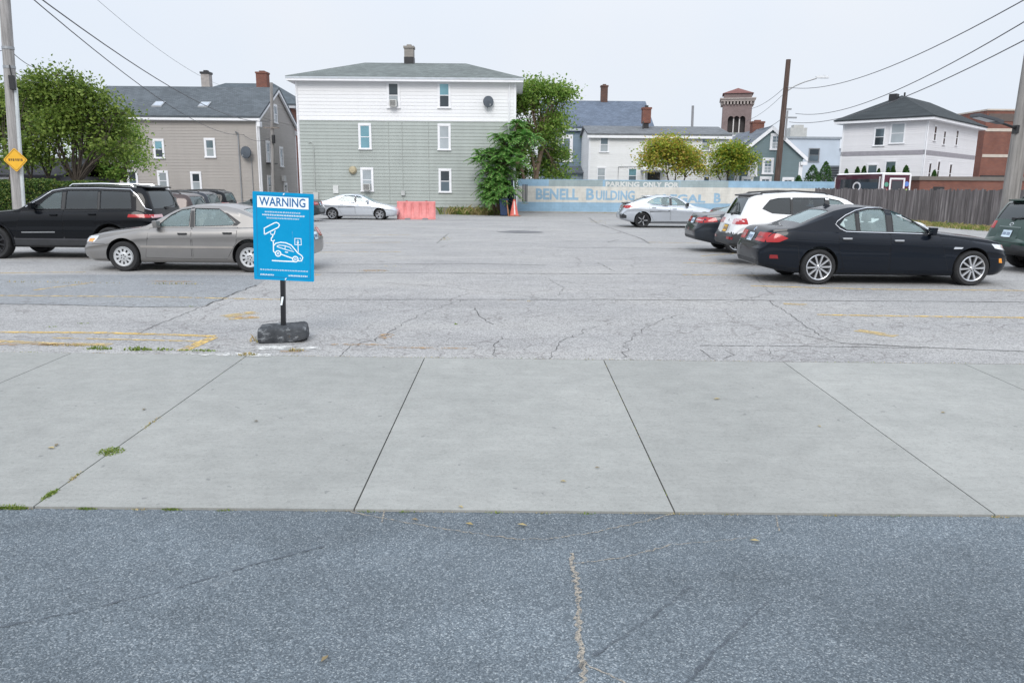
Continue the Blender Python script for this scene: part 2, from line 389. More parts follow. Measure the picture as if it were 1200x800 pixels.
def ribbon(mb, pts, w, z, jit=.0, seg=.12, m=None):
    P = []
    for a, b in zip(pts, pts[1:]):
        k = max(1, int((b - a).length / seg))
        P += [a.lerp(b, i / k) for i in range(k)]
    P.append(pts[-1]); L = []
    for i, p in enumerate(P):
        t = (P[min(i+1, len(P)-1)] - P[max(i-1, 0)]); t = Vector((t.x, t.y, 0)).normalized(); nn = Vector((-t.y, t.x, 0))
        q = Vector((p.x, p.y, 0)) + nn * rnd.uniform(-jit, jit); ww = w * (rnd.uniform(.35, 1.0) if jit else 1) / 2
        L.append((q + nn*ww, q - nn*ww))
    zz = z if callable(z) else (lambda y: z)
    n = mb.vs([(a.x, a.y, zz(a.y)) for a, b in L]); n2 = mb.vs([(b.x, b.y, zz(b.y)) for a, b in L])
    for i in range(len(L) - 1): mb.face((n+i, n+i+1, n2+i+1, n2+i), m)
G = lambda *pp: [g(x, y, 0) for x, y in pp]
mb = MB()
for pp, w, m in [([(-40, 389), (120, 390), (252, 394)], .10, 0), ([(250, 395), (214, 411)], .14, 0), ([(-40, 346), (180, 348), (330, 351)], .09, 1),
                 ([(-30, 320), (100, 319)], .1, 1), ([(958, 369), (1100, 371), (1320, 374)], .10, 0), ([(1004, 387), (1050, 394)], .2, 1),
                 ([(880, 335), (1020, 339), (1250, 341)], .09, 0), ([(918, 356), (946, 357)], .14, 1), ([(262, 371), (300, 366)], .22, 1), ([(268, 374), (304, 372)], .12, 1),
                 ([(376, 322), (330, 321), (300, 320)], .11, 1), ([(345, 296), (470, 295)], .1, 1), ([(380, 285), (470, 284)], .1, 1), ([(400, 276), (480, 275)], .1, 1),
                 ([(760, 284), (820, 285)], .12, 1), ([(800, 308), (860, 309)], .12, 1), ([(822, 300), (862, 297)], .12, 1), ([(800, 322), (900, 323)], .1, 1),
                 ([(-20, 399), (60, 403), (130, 404)], .14, 1), ([(60, 396), (230, 400)], .07, 1), ([(40, 340), (110, 331)], .1, 1)]:
    ribbon(mb, G(*pp), w, .004, m=m)
struct('parking_lines', mb, [M_YEL, M_YELF])
mb = MB()
for pp, w, j in [([(-30, 356), (60, 357), (160, 360), (235, 360)], .04, .02), ([(235, 360), (262, 350), (280, 342), (300, 334)], .045, .04), ([(160, 391), (200, 374), (235, 360)], .014, .02), ([(640, 290), (760, 291), (830, 292)], .06, .03), ([(400, 310), (560, 309), (640, 311)], .05, .03),
              ([(330, 351), (480, 351), (700, 351), (900, 352), (1210, 354)], .05, .012), ([(300, 320), (500, 320), (720, 321), (830, 322)], .06, .012),
              ([(800, 352), (850, 355), (905, 345)], .014, .03), ([(905, 345), (890, 330), (880, 318)], .012, .03), ([(900, 352), (935, 375), (960, 393), (985, 402)], .016, .03), ([(985, 402), (1080, 407), (1200, 412)], .035, .014), ([(820, 405), (960, 406), (1080, 408)], .03, .012),
              ([(935, 392), (965, 398)], .012, .02), ([(822, 410), (838, 422)], .014, .02), ([(850, 410), (860, 416), (845, 421)], .01, .02), ([(900, 409), (905, 421)], .01, .02),
              ([(556, 360), (560, 370), (570, 376), (580, 380)], .02, .02), ([(430, 330), (520, 336), (600, 345), (660, 353)], .012, .04), ([(600, 300), (700, 303), (820, 306)], .012, .03),
              ([(700, 308), (720, 318)], .02, .03), ([(512, 285), (525, 274)], .03, .03), ([(690, 255), (700, 262), (752, 280), (762, 286)], .05, .05), ([(712, 284), (725, 281)], .05, .03),
              ([(420, 300), (620, 299), (760, 302)], .014, .04), ([(640, 325), (660, 337), (655, 346)], .012, .03), ([(560, 330), (640, 328), (730, 338), (800, 350)], .012, .05),
              ([(440, 400), (470, 380), (500, 365), (540, 352)], .012, .05), ([(640, 420), (660, 400), (690, 385), (720, 378)], .012, .05), ([(730, 420), (735, 400), (760, 380), (800, 368)], .012, .05),
              ([(400, 418), (410, 405), (440, 398)], .012, .03), ([(580, 418), (577, 405), (590, 395)], .012, .03)]:
    ribbon(mb, G(*pp), w, .003, j, .1)
struct('asphalt_cracks', mb, M_CRK)
mb = MB(); pts = G((-60, 322.5), (60, 322), (180, 322), (318, 323), (302, 334), (281, 342), (262, 350), (236, 359), (160, 359.5), (60, 356.5), (-60, 356)); mb.poly([(p.x, p.y, .0015) for p in pts]); struct('asphalt_patch', mb, asphalt_lot('newer blue grey asphalt', (.76, .80, .84)))
GS = lambda *pp: [g(x, y, zst) for x, y in pp]
stz = lambda y: zst - .25 * (YN - .006 - y) / 84 + .004
mb = MB()
for pp, w, j in [([(668, 648), (672, 660), (677, 690), (680, 740), (683, 790), (686, 840)], .034, .014), ([(400, 597), (440, 606), (520, 620), (600, 631), (640, 632), (700, 623), (750, 612), (792, 602)], .013, .008),
              ([(672, 660), (720, 655), (760, 646), (785, 638)], .011, .01), ([(450, 598), (448, 612)], .012, .004), ([(910, 604), (913, 622)], .012, .004), ([(686, 776), (735, 800)], .012, .01), ([(785, 638), (840, 634), (890, 628)], .006, .01)]:
    ribbon(mb, GS(*pp), w, stz, j, .025, m=0)
for pp, w, j in [([(-20, 738), (90, 716), (200, 690), (330, 652), (380, 640)], .022, .006), ([(660, 795), (700, 765), (760, 725), (812, 685)], .026, .006), ([(790, 815), (840, 760), (900, 705)], .024, .006)]:
    ribbon(mb, GS(*pp), w, stz, j, .04, m=1)
struct('street_cracks', mb, [M_SAND, M_SEAM])
mb = MB()                                           # grit and cement along the back edge of the pavement
for (x, y, rx, ry, m) in [(275, 416, .55, .1, 1), (330, 408, .5, .12, 1), (75, 404, .3, .06, 0), (40, 404, .5, .07, 0), (345, 412, .2, .05, 0), (500, 408, .5, .05, 0), (600, 352, .1, .02, 0), (288, 372, .2, .1, 0), (440, 317, .3, .2, 0), (420, 404, .35, .05, 0), (452, 394, .1, .18, 0), (610, 272, 1.0, .9, 2), (200, 330, .5, .1, 0)]:
    c = g(x, y); k = 18; mb.poly([(c.x + rx*math.cos(6.283*i/k)*rnd.uniform(.7, 1.1), c.y + ry*math.sin(6.283*i/k)*rnd.uniform(.7, 1.1), .0055) for i in range(k)], m)
M_PATCH = plain('dark asphalt patch', (.13, .13, .135), .9, .2)
struct('grit_patches', mb, [M_TAN, M_CEM, M_PATCH])
# low kerb strip at the foot of the wall and the pale house
mb = MB(); mb.box((.2, 53.1, .004), (30, 54.0, .06)); struct('kerb_strip', mb, plain('old kerb concrete', (.36, .34, .31), .9, .2))

# ------------------------------------------------------------------ weeds and grass (stuff)
M_GR = leafmat('green weed blades', [(.10, .17, .03), (.19, .27, .05), (.30, .34, .09)], .3)
M_DRY = leafmat('dry straw weeds', [(.42, .31, .15), (.55, .44, .23), (.34, .30, .12), (.18, .23, .07)], .3)
def blades(mb, c, n, rx, ry, h, z, w=.008, rot=0):
    for _ in range(n):
        a, q = rnd.uniform(0, 6.283), math.sqrt(rnd.random()); dx, dy = q*rx*math.cos(a), q*ry*math.sin(a)
        x = c[0] + dx*math.cos(rot) - dy*math.sin(rot); y = c[1] + dx*math.sin(rot) + dy*math.cos(rot)
        zz = z(y) if callable(z) else z; d = rnd.uniform(0, 6.283); hh = h*rnd.uniform(.4, 1)*(1.1-q*.5); b = rnd.uniform(.3, 1.1)*hh; ww = w*rnd.uniform(.6, 1.4)
        px, py = math.cos(d), math.sin(d)
        mb.poly([(x - py*ww, y + px*ww, zz), (x + py*ww, y - px*ww, zz), (x + px*b*.5 + py*ww*.7, y + py*b*.5 - px*ww*.7, zz + hh*.7), (x + px*b, y + py*b, zz + hh), (x + px*b*.5 - py*ww*.7, y + py*b*.5 + px*ww*.7, zz + hh*.7)])
gm, dm = MB(), MB()
zs = lambda y: swz(y) - .01
for (x, y, n, rx, ry, h) in [(115, 409, 70, .16, .05, .05), (160, 410, 80, .16, .05, .06), (190, 410, 50, .15, .05, .04), (232, 411, 90, .22, .05, .035), (96, 379, 25, .1, .05, .02), (60, 383, 20, .08, .04, .02), (225, 359, 10, .06, .03, .02), (535, 380, 10, .03, .03, .03)]:
    p = g(x, y); blades(gm, (p.x, p.y), n, rx, ry, h, -.005)
for (x, y, n, rx, ry, h) in [(290, 416, 60, .10, .05, .05), (345, 411, 40, .1, .04, .05), (90, 405, 60, .35, .05, .04), (300, 400, 14, .1, .1, .1), (620, 353, 5, .05, .03, .03), (440, 318, 40, .5, .3, .03), (460, 312, 20, .4, .2, .03), (205, 333, 60, .5, .06, .05), (40, 331, 60, 1.6, .06, .05), (700, 260, 50, .4, 2.4, .06), (522, 280, 30, .2, .8, .06)]:
    p = g(x, y); blades(dm, (p.x, p.y), n, rx, ry, h, -.005)
for j, dens in ((-2.835, 26), (-.93, 4), (.975, 22), (2.88, 2)):
    for _ in range(dens):
        y = rnd.uniform(YN, YE); blades(gm if rnd.random() < .45 else dm, (j, y), rnd.randint(2, 7), .008, .06, .014, zs, .004)
for y, n, mbq in ((5.05, 420, gm), (4.33, 240, gm), (4.6, 60, dm), (5.6, 25, dm), (5.75, 20, dm)): blades(mbq, (-2.835, y), n, .022 if y != 5.05 else .09, .09, .03, zs, .006)
for x in [-3.1, -2.95, -2.88, -2.5, -2.2, -2.0, -1.7, -.85, -.62, -.1, .2, .45, .72, .98, 1.3, 1.9, 2.3, 2.9]:
    blades(gm if rnd.random() < .6 else dm, (x, YN - .012), rnd.randint(8, 40), .055, .012, .02, zst - .005, .004)
for x_ in (-3.06, -2.95): blades(gm, (x_, YN - .005), 220, .085, .02, .03, zst - .004, .006)
for x_ in (-2.52, -2.02): blades(gm, (x_, YN - .005), 90, .06, .012, .02, zst - .004, .005)
for _ in range(70): blades(dm, (rnd.uniform(-3.4, 3.4), YN - .01), rnd.randint(3, 8), .06, .008, .010, zst - .004, .004)
for _ in range(120): x = rnd.uniform(-6, 6); blades(gm if rnd.random() < .3 else dm, (x, edge(x) + .02), rnd.randint(3, 9), .1, .02, .016, -.005, .005)
for (x0, x1, y, n, h) in [(-5.2, -.2, 48.4, 520, .75), (-3.2, -.4, 47.9, 420, .55)]:
    for _ in range(n // 12): blades(dm if rnd.random() < .7 else gm, (rnd.uniform(x0, x1), y + rnd.uniform(-.4, .5)), 12, .25, .2, h, 0, .018)
for i in range(240): blades(gm if rnd.random() < .35 else dm, (20.9 + 1.5*i/240 + rnd.uniform(-.9, .7), 44 - 13*i/240), 16, .3, .3, .28, 0, .014)
for i in range(40): blades(dm, (rnd.uniform(1, 20), 53.1), 6, .25, .04, .12, 0, .012)
tag(gm.build('weeds', M_GR, fix=False), 'short green weeds growing in the pavement joints and cracks', 'weeds', kind='stuff')
tag(dm.build('dry_grass', M_DRY, fix=False), 'dry straw coloured grass along cracks, house foot and fence', 'grass', kind='stuff')
# a few fallen leaves on the pavement and road
lm = MB()
for (x, y, z) in [(540, 588, 1), (486, 601, 0), (612, 607, 0), (885, 625, 0), (169, 481, 1), (60, 523, 1), (66, 520, 1), (960, 500, 1), (1105, 485, 1), (700, 545, 1), (840, 470, 1), (660, 560, 1), (300, 494, 1), (550, 606, 0), (380, 760, 0), (215, 800, 0)]:
    p = g(x, y, -.05); s = rnd.uniform(.018, .035); a = rnd.uniform(0, 6.28); zz = (swz(p.y) if z else stz(p.y)) + .006
    e = Vector((math.cos(a), math.sin(a), 0))*s; w = Vector((-e.y, e.x, 0))*.45
    lm.poly([(p.x-e.x, p.y-e.y, zz), (p.x+w.x, p.y+w.y, zz+.006), (p.x+e.x, p.y+e.y, zz+.002), (p.x-w.x, p.y-w.y, zz+.005)])
tag(lm.build('fallen_leaves', leafmat('fallen leaf', [(.35, .27, .1), (.2, .15, .08), (.45, .36, .16), (.1, .08, .06)], .1), fix=False), 'small fallen leaves scattered on pavement and road', 'leaves', kind='stuff')
# ------------------------------------------------------------------ buildings
def frame(p0, e, n):                                # (along wall, out of wall, up) -> local point
    p0, e, n = Vector(p0), Vector(e).normalized(), Vector(n).normalized()
    return lambda s, d, z: p0 + e*s + n*d + Vector((0, 0, z))
def boards(mb, fr, s0, s1, z0, z1, pitch, ext=None, out=.022, m=None):
    z = z0
    while z < z1 - 1e-4:
        zt = min(z + pitch, z1)
        a0, a1 = (s0, s1) if not ext else ext(z); b0, b1 = (s0, s1) if not ext else ext(zt)
        if a1 - a0 > .02:
            mb.poly([fr(a0, out, z), fr(a1, out, z), fr(b1, .003, zt), fr(b0, .003, zt)], m)
            mb.poly([fr(a0, 0, z), fr(a1, 0, z), fr(a1, out, z), fr(a0, out, z)], m)
        z = zt
def window(par, fr, s, z, w, h, trim=WHITE, gu=GL_TEAL, gl=GL_MID, cas=.11, bars=0, ac=False):
    """s, z: centre of the opening. frame > pane"""
    mb = MB(); bx = lambda a, b: mb.box(a, b, fr=fr)
    x0, x1, z0, z1 = s-w/2, s+w/2, z-h/2, z+h/2
    bx((x0-cas, .0, z1), (x1+cas, .075, z1+cas*1.25)); bx((x0-cas-.03, .0, z0-cas*.7), (x1+cas+.03, .11, z0))
    bx((x0-cas, .0, z0), (x0, .065, z1)); bx((x1, .0, z0), (x1+cas, .065, z1))
    bx((x0, .0, z-.022), (x1, .05, z+.022)); f = .032
    for a, b in (((x0, 0, z0), (x0+f, .045, z-.022)), ((x1-f, 0, z0), (x1, .045, z-.022)), ((x0, 0, z+.022), (x0+f, .05, z1)), ((x1-f, 0, z+.022), (x1, .05, z1)), ((x0+f, 0, z1-f), (x1-f, .05, z1)), ((x0+f, 0, z0), (x1-f, .045, z0+f))): bx(a, b)
    for i in range(1, bars + 1):
        xx = x0 + w*i/(bars+1); bx((xx-.012, .0, z0+f), (xx+.012, .042, z-.022)); bx((xx-.012, .0, z+.022), (xx+.012, .047, z1-f))
    if bars:
        for zz in ((z0+z)/2, (z1+z)/2): bx((x0+f, .0, zz-.012), (x1-f, .0405, zz+.012))
    o = mb.build('window', trim, par)
    pm = MB(); pm.poly([fr(x0+.01, .035, z), fr(x1-.01, .035, z), fr(x1-.01, .035, z1-.01), fr(x0+.01, .035, z1-.01)], 0); pm.poly([fr(x0+.01, .029, z0+.01), fr(x1-.01, .029, z0+.01), fr(x1-.01, .029, z), fr(x0+.01, .029, z)], 1)
    pm.build('pane', [gu, gl], o, fix=False)
    if ac:
        am = MB(); am.box((s-w*.36, .05, z0+.01), (s+w*.36, .42, z0+.42), fr=fr, m=0)
        for i in range(7): am.box((s-w*.3, .42, z0+.05+i*.05), (s+w*.3, .43, z0+.075+i*.05), fr=fr, m=1)
        am.build('air_conditioner', [plain('off white casing', (.6, .6, .58), .5), DARK], o)
    return o
def gable_roof(mb, x0, x1, y0, y1, ze, zr, ov=.3, th=.16, axis='x', og=.25):
    """ridge along axis. two thick slopes"""
    if axis == 'x':
        ym = (y0+y1)/2; sl = (zr-ze)/(ym-y0); yo0, yo1 = y0-ov, y1+ov; zo = ze - sl*ov; a, b = x0-og, x1+og
        for yo in (yo0, yo1):
            mb.hexa([(a, yo, zo), (b, yo, zo), (b, ym, zr), (a, ym, zr), (a, yo, zo+th), (b, yo, zo+th), (b, ym, zr+th), (a, ym, zr+th)])
    else:
        xm = (x0+x1)/2; sl = (zr-ze)/(xm-x0); zo = ze - sl*ov; a, b = y0-og, y1+og
        for xo in (x0-ov, x1+ov):
            mb.hexa([(xo, a, zo), (xo, b, zo), (xm, b, zr), (xm, a, zr), (xo, a, zo+th), (xo, b, zo+th), (xm, b, zr+th), (xm, a, zr+th)])
def hip_roof(mb, x0, x1, y0, y1, ze, zr, ov=.45, ins=None):
    ym = (y0+y1)/2; X0, X1, Y0, Y1 = x0-ov, x1+ov, y0-ov, y1+ov; ins = ins if ins is not None else (Y1-Y0)/2
    r0, r1 = (X0+ins, ym, zr), (X1-ins, ym, zr); A = [(X0, Y0, ze), (X1, Y0, ze), (X1, Y1, ze), (X0, Y1, ze)]; B = [(x, y, ze+.09) for x, y, _ in A]
    mb.poly(A[::-1])
    for i in range(4): mb.poly([A[i], A[(i+1) % 4], B[(i+1) % 4], B[i]])
    mb.poly([B[0], B[1], r1, r0]); mb.poly([B[1], B[2], r1]); mb.poly([B[2], B[3], r0, r1]); mb.poly([B[3], B[0], r0])
def chimney(par, x, y, z0, z1, w, d, mat, capm=None, flash=0):
    mb = MB(); mb.box((x-w/2, y-d/2, z0), (x+w/2, y+d/2, z1-.14), 0); mb.box((x-w/2-.05, y-d/2-.05, z1-.14), (x+w/2+.05, y+d/2+.05, z1), 1)
    mb.box((x-w/4, y-d/4, z1), (x+w/4, y+d/4, z1+.12), 1)
    if flash: mb.box((x-w/2-.02, y-d/2-.02, z0), (x+w/2+.02, y+d/2+.02, flash), 2)
    return mb.build('chimney', [mat, capm or mat, DARK], par)
BR1 = brickmat('weathered red brick', (.25, .085, .055), (.18, .06, .045), (.22, .19, .17))
BR2 = brickmat('dark chimney brick', (.15, .075, .055), (.10, .055, .045), (.14, .125, .115))
BR3 = brickmat('tan chimney block', (.34, .31, .28), (.28, .26, .24), (.3, .28, .26))
def shell(par, x0, x1, y0, y1, z0, z1, mat, pitch, zr=None, axis=None, name='wall'):
    """four clapboard walls; gables on the ends when zr is given"""
    mb = MB(); fs = [frame((x0, y0, 0), (1, 0, 0), (0, -1, 0)), frame((x1, y0, 0), (0, 1, 0), (1, 0, 0)), frame((x1, y1, 0), (-1, 0, 0), (0, 1, 0)), frame((x0, y1, 0), (0, -1, 0), (-1, 0, 0))]
    ln = [x1-x0, y1-y0, x1-x0, y1-y0]
    for i, (f, l) in enumerate(zip(fs, ln)):
        boards(mb, f, 0, l, z0, z1, pitch)
        if zr and ((axis == 'x' and i in (1, 3)) or (axis == 'y' and i in (0, 2))):
            boards(mb, f, 0, l, z1, zr, pitch, ext=lambda z, l=l: (l/2*(z-z1)/(zr-z1), l - l/2*(z-z1)/(zr-z1)))
    mb.build(name, mat, par); return fs
def cornerboards(par, x0, x1, y0, y1, z0, z1, w=.14, mat=WHITE):
    for x in (x0, x1):
        for y in (y0, y1):
            mb = MB(); sx_, sy = (-1 if x == x0 else 1), (-1 if y == y0 else 1); ox, oy = x + sx_*.035, y + sy*.035; ix, iy = x - sx_*w, y - sy*w
            q = [(ox, oy), (ix, oy), (ix, y), (x, y), (x, iy), (ox, iy)]; mb.prism([(a, b, z0) for a, b in q], [(a, b, z1) for a, b in q]); mb.build('corner_board', mat, par)
def gutter(par, p, q, mat=WHITE, drop=None, r=.06):
    mb = MB(); p, q = Vector(p), Vector(q); d = (q-p).normalized(); n = Vector((d.y, -d.x, 0))
    P = lambda a, o, z: a + n*o + Vector((0, 0, z))
    mb.hexa([P(p, 0, -.1), P(q, 0, -.1), P(q, -.1, -.1), P(p, -.1, -.1), P(p, .03, .02), P(q, .03, .02), P(q, -.1, .02), P(p, -.1, .02)])
    return mb.build('gutter', mat, par)
def downpipe(par, pts, mat=WHITE, r=.045):
    mb = MB(); mb.tube(pts, r, 8); return mb.build('downpipe', mat, par, smooth=True)

# --- three storey green and white house
gh = thing('three_storey_house', 'three storey house with white top floor over grey green clapboards', 'house', (-6.75, 49, 0))
M_GRN = siding('grey green clapboard', (.405, .44, .415), .21, .15); M_WHS = siding('white clapboard', (.80, .80, .81), .21, .05, .92)
hw, D = 6.85, 10.0
mb = MB(); fs = [frame((-hw, 0, 0), (1, 0, 0), (0, -1, 0)), frame((hw, 0, 0), (0, 1, 0), (1, 0, 0)), frame((hw, D, 0), (-1, 0, 0), (0, 1, 0)), frame((-hw, D, 0), (0, -1, 0), (-1, 0, 0))]
LZ, TZ = 5.78, 8.06
for f, l in zip(fs, (2*hw, D, 2*hw, D)): boards(mb, f, 0, l, .42, LZ, .21)
mb.build('lower_wall', M_GRN, gh)
mb = MB()
for f, l in zip(fs, (2*hw, D, 2*hw, D)): boards(mb, f, 0, l, LZ+.04, TZ, .21)
mb.build('upper_wall', M_WHS, gh)
mb = MB(); mb.box((-hw-.03, -.04, LZ-.04), (hw+.03, D+.04, LZ+.036)); mb.build('belt_board', WHITE, gh)
mb = MB(); mb.box((-hw+.02, .0, -.2), (hw-.02, D, .40)); mb.build('foundation', plain('stained foundation', (.24, .235, .22), .95, .3, 2), gh)
mb = MB(); hip_roof(mb, -hw, hw, 0, D, TZ+.18, 9.95, .5, 3.9); mb.build('roof', shingle('grey green shingles', (.165, .185, .178)), gh)
mb = MB(); mb.box((-hw-.47, -.47, TZ), (hw+.47, D+.47, TZ+.17)); mb.build('soffit', WHITE, gh)
gutter(gh, (-hw-.5, -.49, TZ+.22), (hw+.5, -.49, TZ+.22), plain('pale grey gutter', (.6, .64, .68), .4))
cornerboards(gh, -hw, hw, 0, D, .42, TZ, .11)
f = fs[0]; gx = lambda px, Y=49: at(px, 150, Y).x + 6.75 + hw; gz = lambda py, px=470, Y=49: at(px, py, Y).z
for px, py, hh, gu, gl, ac in [(462, 112, 1.42, GL_DARK, GL_GREY, 1), (521, 111.5, 1.42, GL_TEAL, GL_DARK, 0), (427.5, 161, 1.4, GL_TEAL, GL_TEAL, 0), (520.5, 161, 1.42, GL_GREY, GL_GREY, 0), (428.5, 211.5, 1.3, GL_GREY, GL_GREY, 1), (521, 212, 1.3, GL_DARK, GL_MID, 0)]:
    window(gh, f, gx(px), gz(py), .60, hh, gu=gu, gl=gl, ac=bool(ac))
chimney(gh, -.4, 5.0, 9.6, 11.0, .62, .62, BR3, flash=10.3)
mb = MB(); fr0 = f; s0 = gx(366.5)
mb.tube([fr0(s0-.3, .03, 4.35), fr0(s0-.1, .05, 4.4), fr0(s0, .05, 4.2), fr0(s0, .05, .6)], .028, 6)
mb.build('conduit', plain('pale conduit', (.4, .42, .4), .5), gh, smooth=True)
for s_ in (gx(455), gx(471), gx(502)): mb = MB(); mb.tube([fr0(s_, .035, LZ - .1), fr0(s_, .035, .5)], .012, 5); mb.build('siding_joint', plain('pale conduit', (.4, .42, .4), .5), gh, smooth=True)
mb = MB(); mb.box((gx(471)-.12, .0, 1.15), (gx(471)+.12, .14, 1.45), fr=f); mb.build('junction_box', plain('grey meter box', (.45, .46, .45), .5), gh); mb = MB(); mb.box((gx(366)-.1, .0, .75), (gx(366)+.22, .16, 1.3), fr=f); mb.build('meter_box', plain('grey meter box', (.45, .46, .45), .5), gh); mb = MB(); mb.box((gx(391)-.17, .0, 1.25), (gx(391)+.17, .1, 1.75), fr=f)
mb.build('wall_panel', plain('pale wall panel', (.62, .63, .62), .5), gh)
mb = MB(); c = gx(412); zc_ = gz(200); mb.lathe([(.0, .26), (.16, .25), (.24, .16), (.26, .0)], lambda a, b, h: f(c + a, h, zc_ + b), 14); mb.build('exhaust_hood', plain('yellowed vent', (.42, .36, .24), .6), gh, smooth=True)
mb = MB(); mb.box((gx(538)-.5, -.01, .08), (gx(538)+.5, .03, .34), fr=f); mb.build('cellar_window', GL_DARK, gh)
downpipe(gh, [f(.03, .06, TZ), f(.03, .06, .3)]); downpipe(gh, [f(2*hw-.4, .06, TZ), f(2*hw-.4, .06, .3)])
def dish(p, yaw, label, r=.33):
    t = thing('satellite_dish', label, 'satellite dish', p, yaw)
    mb = MB(); mb.lathe([(r*q, .09*q*q + .12) for q in (.02, .25, .5, .75, 1)] + [(r*.98, .1), (.02, .07)], lambda a, b, h: Vector((a, -(.16 + (h-.12)*-1.0 + .1), b*1.05 + .12 + .0)), 24)
    mb.build('reflector', plain('grey dish', (.085, .10, .12), .45), t, smooth=True)
    mb = MB(); mb.tube([(0, 0, -.42), (0, -.06, -.36), (0, -.1, .05)], .025, 6); mb.tube([(0, -.22, -.2), (0, -.55, -.1)], .014, 6); mb.box((-.04, -.6, -.14), (.04, -.52, -.04)); mb.build('mast', GREYM, t)
    return t
p = at(571, 122, 48.9); dish(p, R(20), 'round satellite dish on the white top floor beside the tree')

# --- beige clapboard house with gable end
bh = thing('beige_house', 'taupe clapboard house with dark shingle roof and two skylights', 'house', (-17.05, 52, 0))
M_BEI = siding('taupe clapboard', (.40, .37, .345), .19, .10, .74)
w_, d_ = 11.9, 8.6; ZE, ZR = 6.2, 8.4
fs = shell(bh, -w_, 0, 0, d_, .3, ZE, M_BEI, .19, ZR, 'x')
mb = MB(); mb.box((-w_+.02, .02, -.2), (-.02, d_-.02, .3)); mb.build('foundation', plain('concrete foundation', (.3, .29, .28), .9), bh)
mb = MB(); gable_roof(mb, -w_, 0, 0, d_, ZE+.03, ZR+.03, .35, .14, 'x', .22); mb.build('roof', shingle('slate grey shingles', (.11, .125, .138)), bh)
mb = MB(); mb.box((-w_-.2, -.34, ZE-.30), (.2, -.2, ZE-.10)); mb.box((-w_-.2, -.2, ZE-.33), (.02, -.02, ZE-.27))
sl = (ZR-ZE)/(d_/2)
for ys, yo in ((-.36, 0), (d_+.36, 0)):
    zz = ZE - .36*sl; mb.hexa([(.06, ys, zz-.16), (.21, ys, zz-.16), (.21, d_/2, ZR-.17), (.06, d_/2, ZR-.17), (.06, ys, zz+.02), (.21, ys, zz+.02), (.21, d_/2, ZR+.01), (.06, d_/2, ZR+.01)])
    mb.box((.0, min(ys, ys + (.5 if ys < 0 else -.5)), zz-.5), (.2, max(ys, ys + (.5 if ys < 0 else -.5)), zz-.17))
mb.build('fascia', WHITE, bh); cornerboards(bh, -w_, 0, 0, d_, .3, ZE-.3, .12)
bx_ = lambda px, Y=52: at(px, 170, Y).x + 17.05 + w_
for px, py, gu, gl in [(186, 175, GL_TEAL, GL_DARK), (246, 174, GL_MID, GL_GREY), (152.5, 178, GL_MID, GL_GREY), (188, 212, GL_GREY, GL_GREY), (227, 213, GL_DARK, GL_GREY), (152, 211, GL_DARK, GL_MID)]:
    window(bh, fs[0], bx_(px), at(px, py, 52).z, .52, 1.08, gu=gu, gl=gl)
for s, z, h in [(3.7, 6.65, 1.1), (1.6, 3.95, 1.25), (4.6, 3.7, 1.25), (1.5, 1.6, 1.3), (5.2, 1.5, .5)]: window(bh, fs[1], s, z, .62, h, gu=GL_MID, gl=GL_GREY)
mb = MB(); mb.box((1.1, .02, 3.15), (2.1, .5, 3.22), fr=fs[1]); mb.build('window_ledge', DARK, bh); mb = MB(); mb.box((4.4, .02, 2.0), (5.0, .2, 2.4), fr=fs[1]); mb.build('wall_box', plain('light meter box', (.55, .55, .55), .5), bh)
for px in (185, 239):
    mb = MB(); p = at(px, 126, 53.1); x = p.x + 17.05; y = 1.25; z = ZE + .03 + sl*y + .14
    for m_, (e, hh, dz) in enumerate(((.34, .36, .08), (.26, .28, .09))):
        q = [(x-e, y-hh, z - sl*hh), (x+e, y-hh, z - sl*hh), (x+e, y+hh, z + sl*hh), (x-e, y+hh, z + sl*hh)]; mb.prism([(a, b, c - .05) for a, b, c in q], [(a, b, c + dz) for a, b, c in q], m_)
    mb.build('skylight', [GREYM, plain('pale skylight glass', (.33, .37, .42), .15, .1)], bh)
chimney(bh, at(240, 90, 56.3).x + 17.05, 4.6, 8.0, 9.6, .58, .58, plain('grey block chimney', (.36, .33, .31), .9, .2, 4), DARK)
mb = MB(); s = bx_(280); mb.tube([fs[0](s, .06, .4), fs[0](s, .06, 5.1)], .045, 8); mb.tube([fs[0](s, .06, 5.1), fs[0](s-.12, .2, 5.15)], .06, 6)
s2 = bx_(294); mb.tube([fs[0](s2, .05, .5), fs[0](s2, .05, 3.5)], .025, 6); mb.build('service_mast', GREYM, bh, smooth=True)
downpipe(bh, [fs[0](w_-.1, .07, ZE-.2), fs[0](w_-.1, .07, .3)], r=.06)
p = at(290.5, 181, 51.85); dish(p, R(-15), 'round grey satellite dish on taupe clapboard wall', .38)

# --- brick house behind it
bb = thing('brick_house', 'red brick house with grey hip roof behind the taupe house', 'house', (-24.4, 67, 0))
mb = MB(); mb.box((-5.3, 0, -.2), (5.35, 11, 8.15)); mb.build('wall', BR1, bb)
mb = MB(); mb.box((-5.7, -.4, 8.15), (5.75, 11.4, 8.4)); mb.build('cornice', plain('grey cornice', (.5, .52, .55), .6), bb)
mb = MB(); hip_roof(mb, -5.3, 5.35, 0, 11, 8.403, 10.85, .5, 3.6); mb.build('roof', shingle('blue grey shingles', (.10, .12, .135)), bb)
chimney(bb, 2.0, 3.2, 9.6, 11.5, .95, .8, BR1)

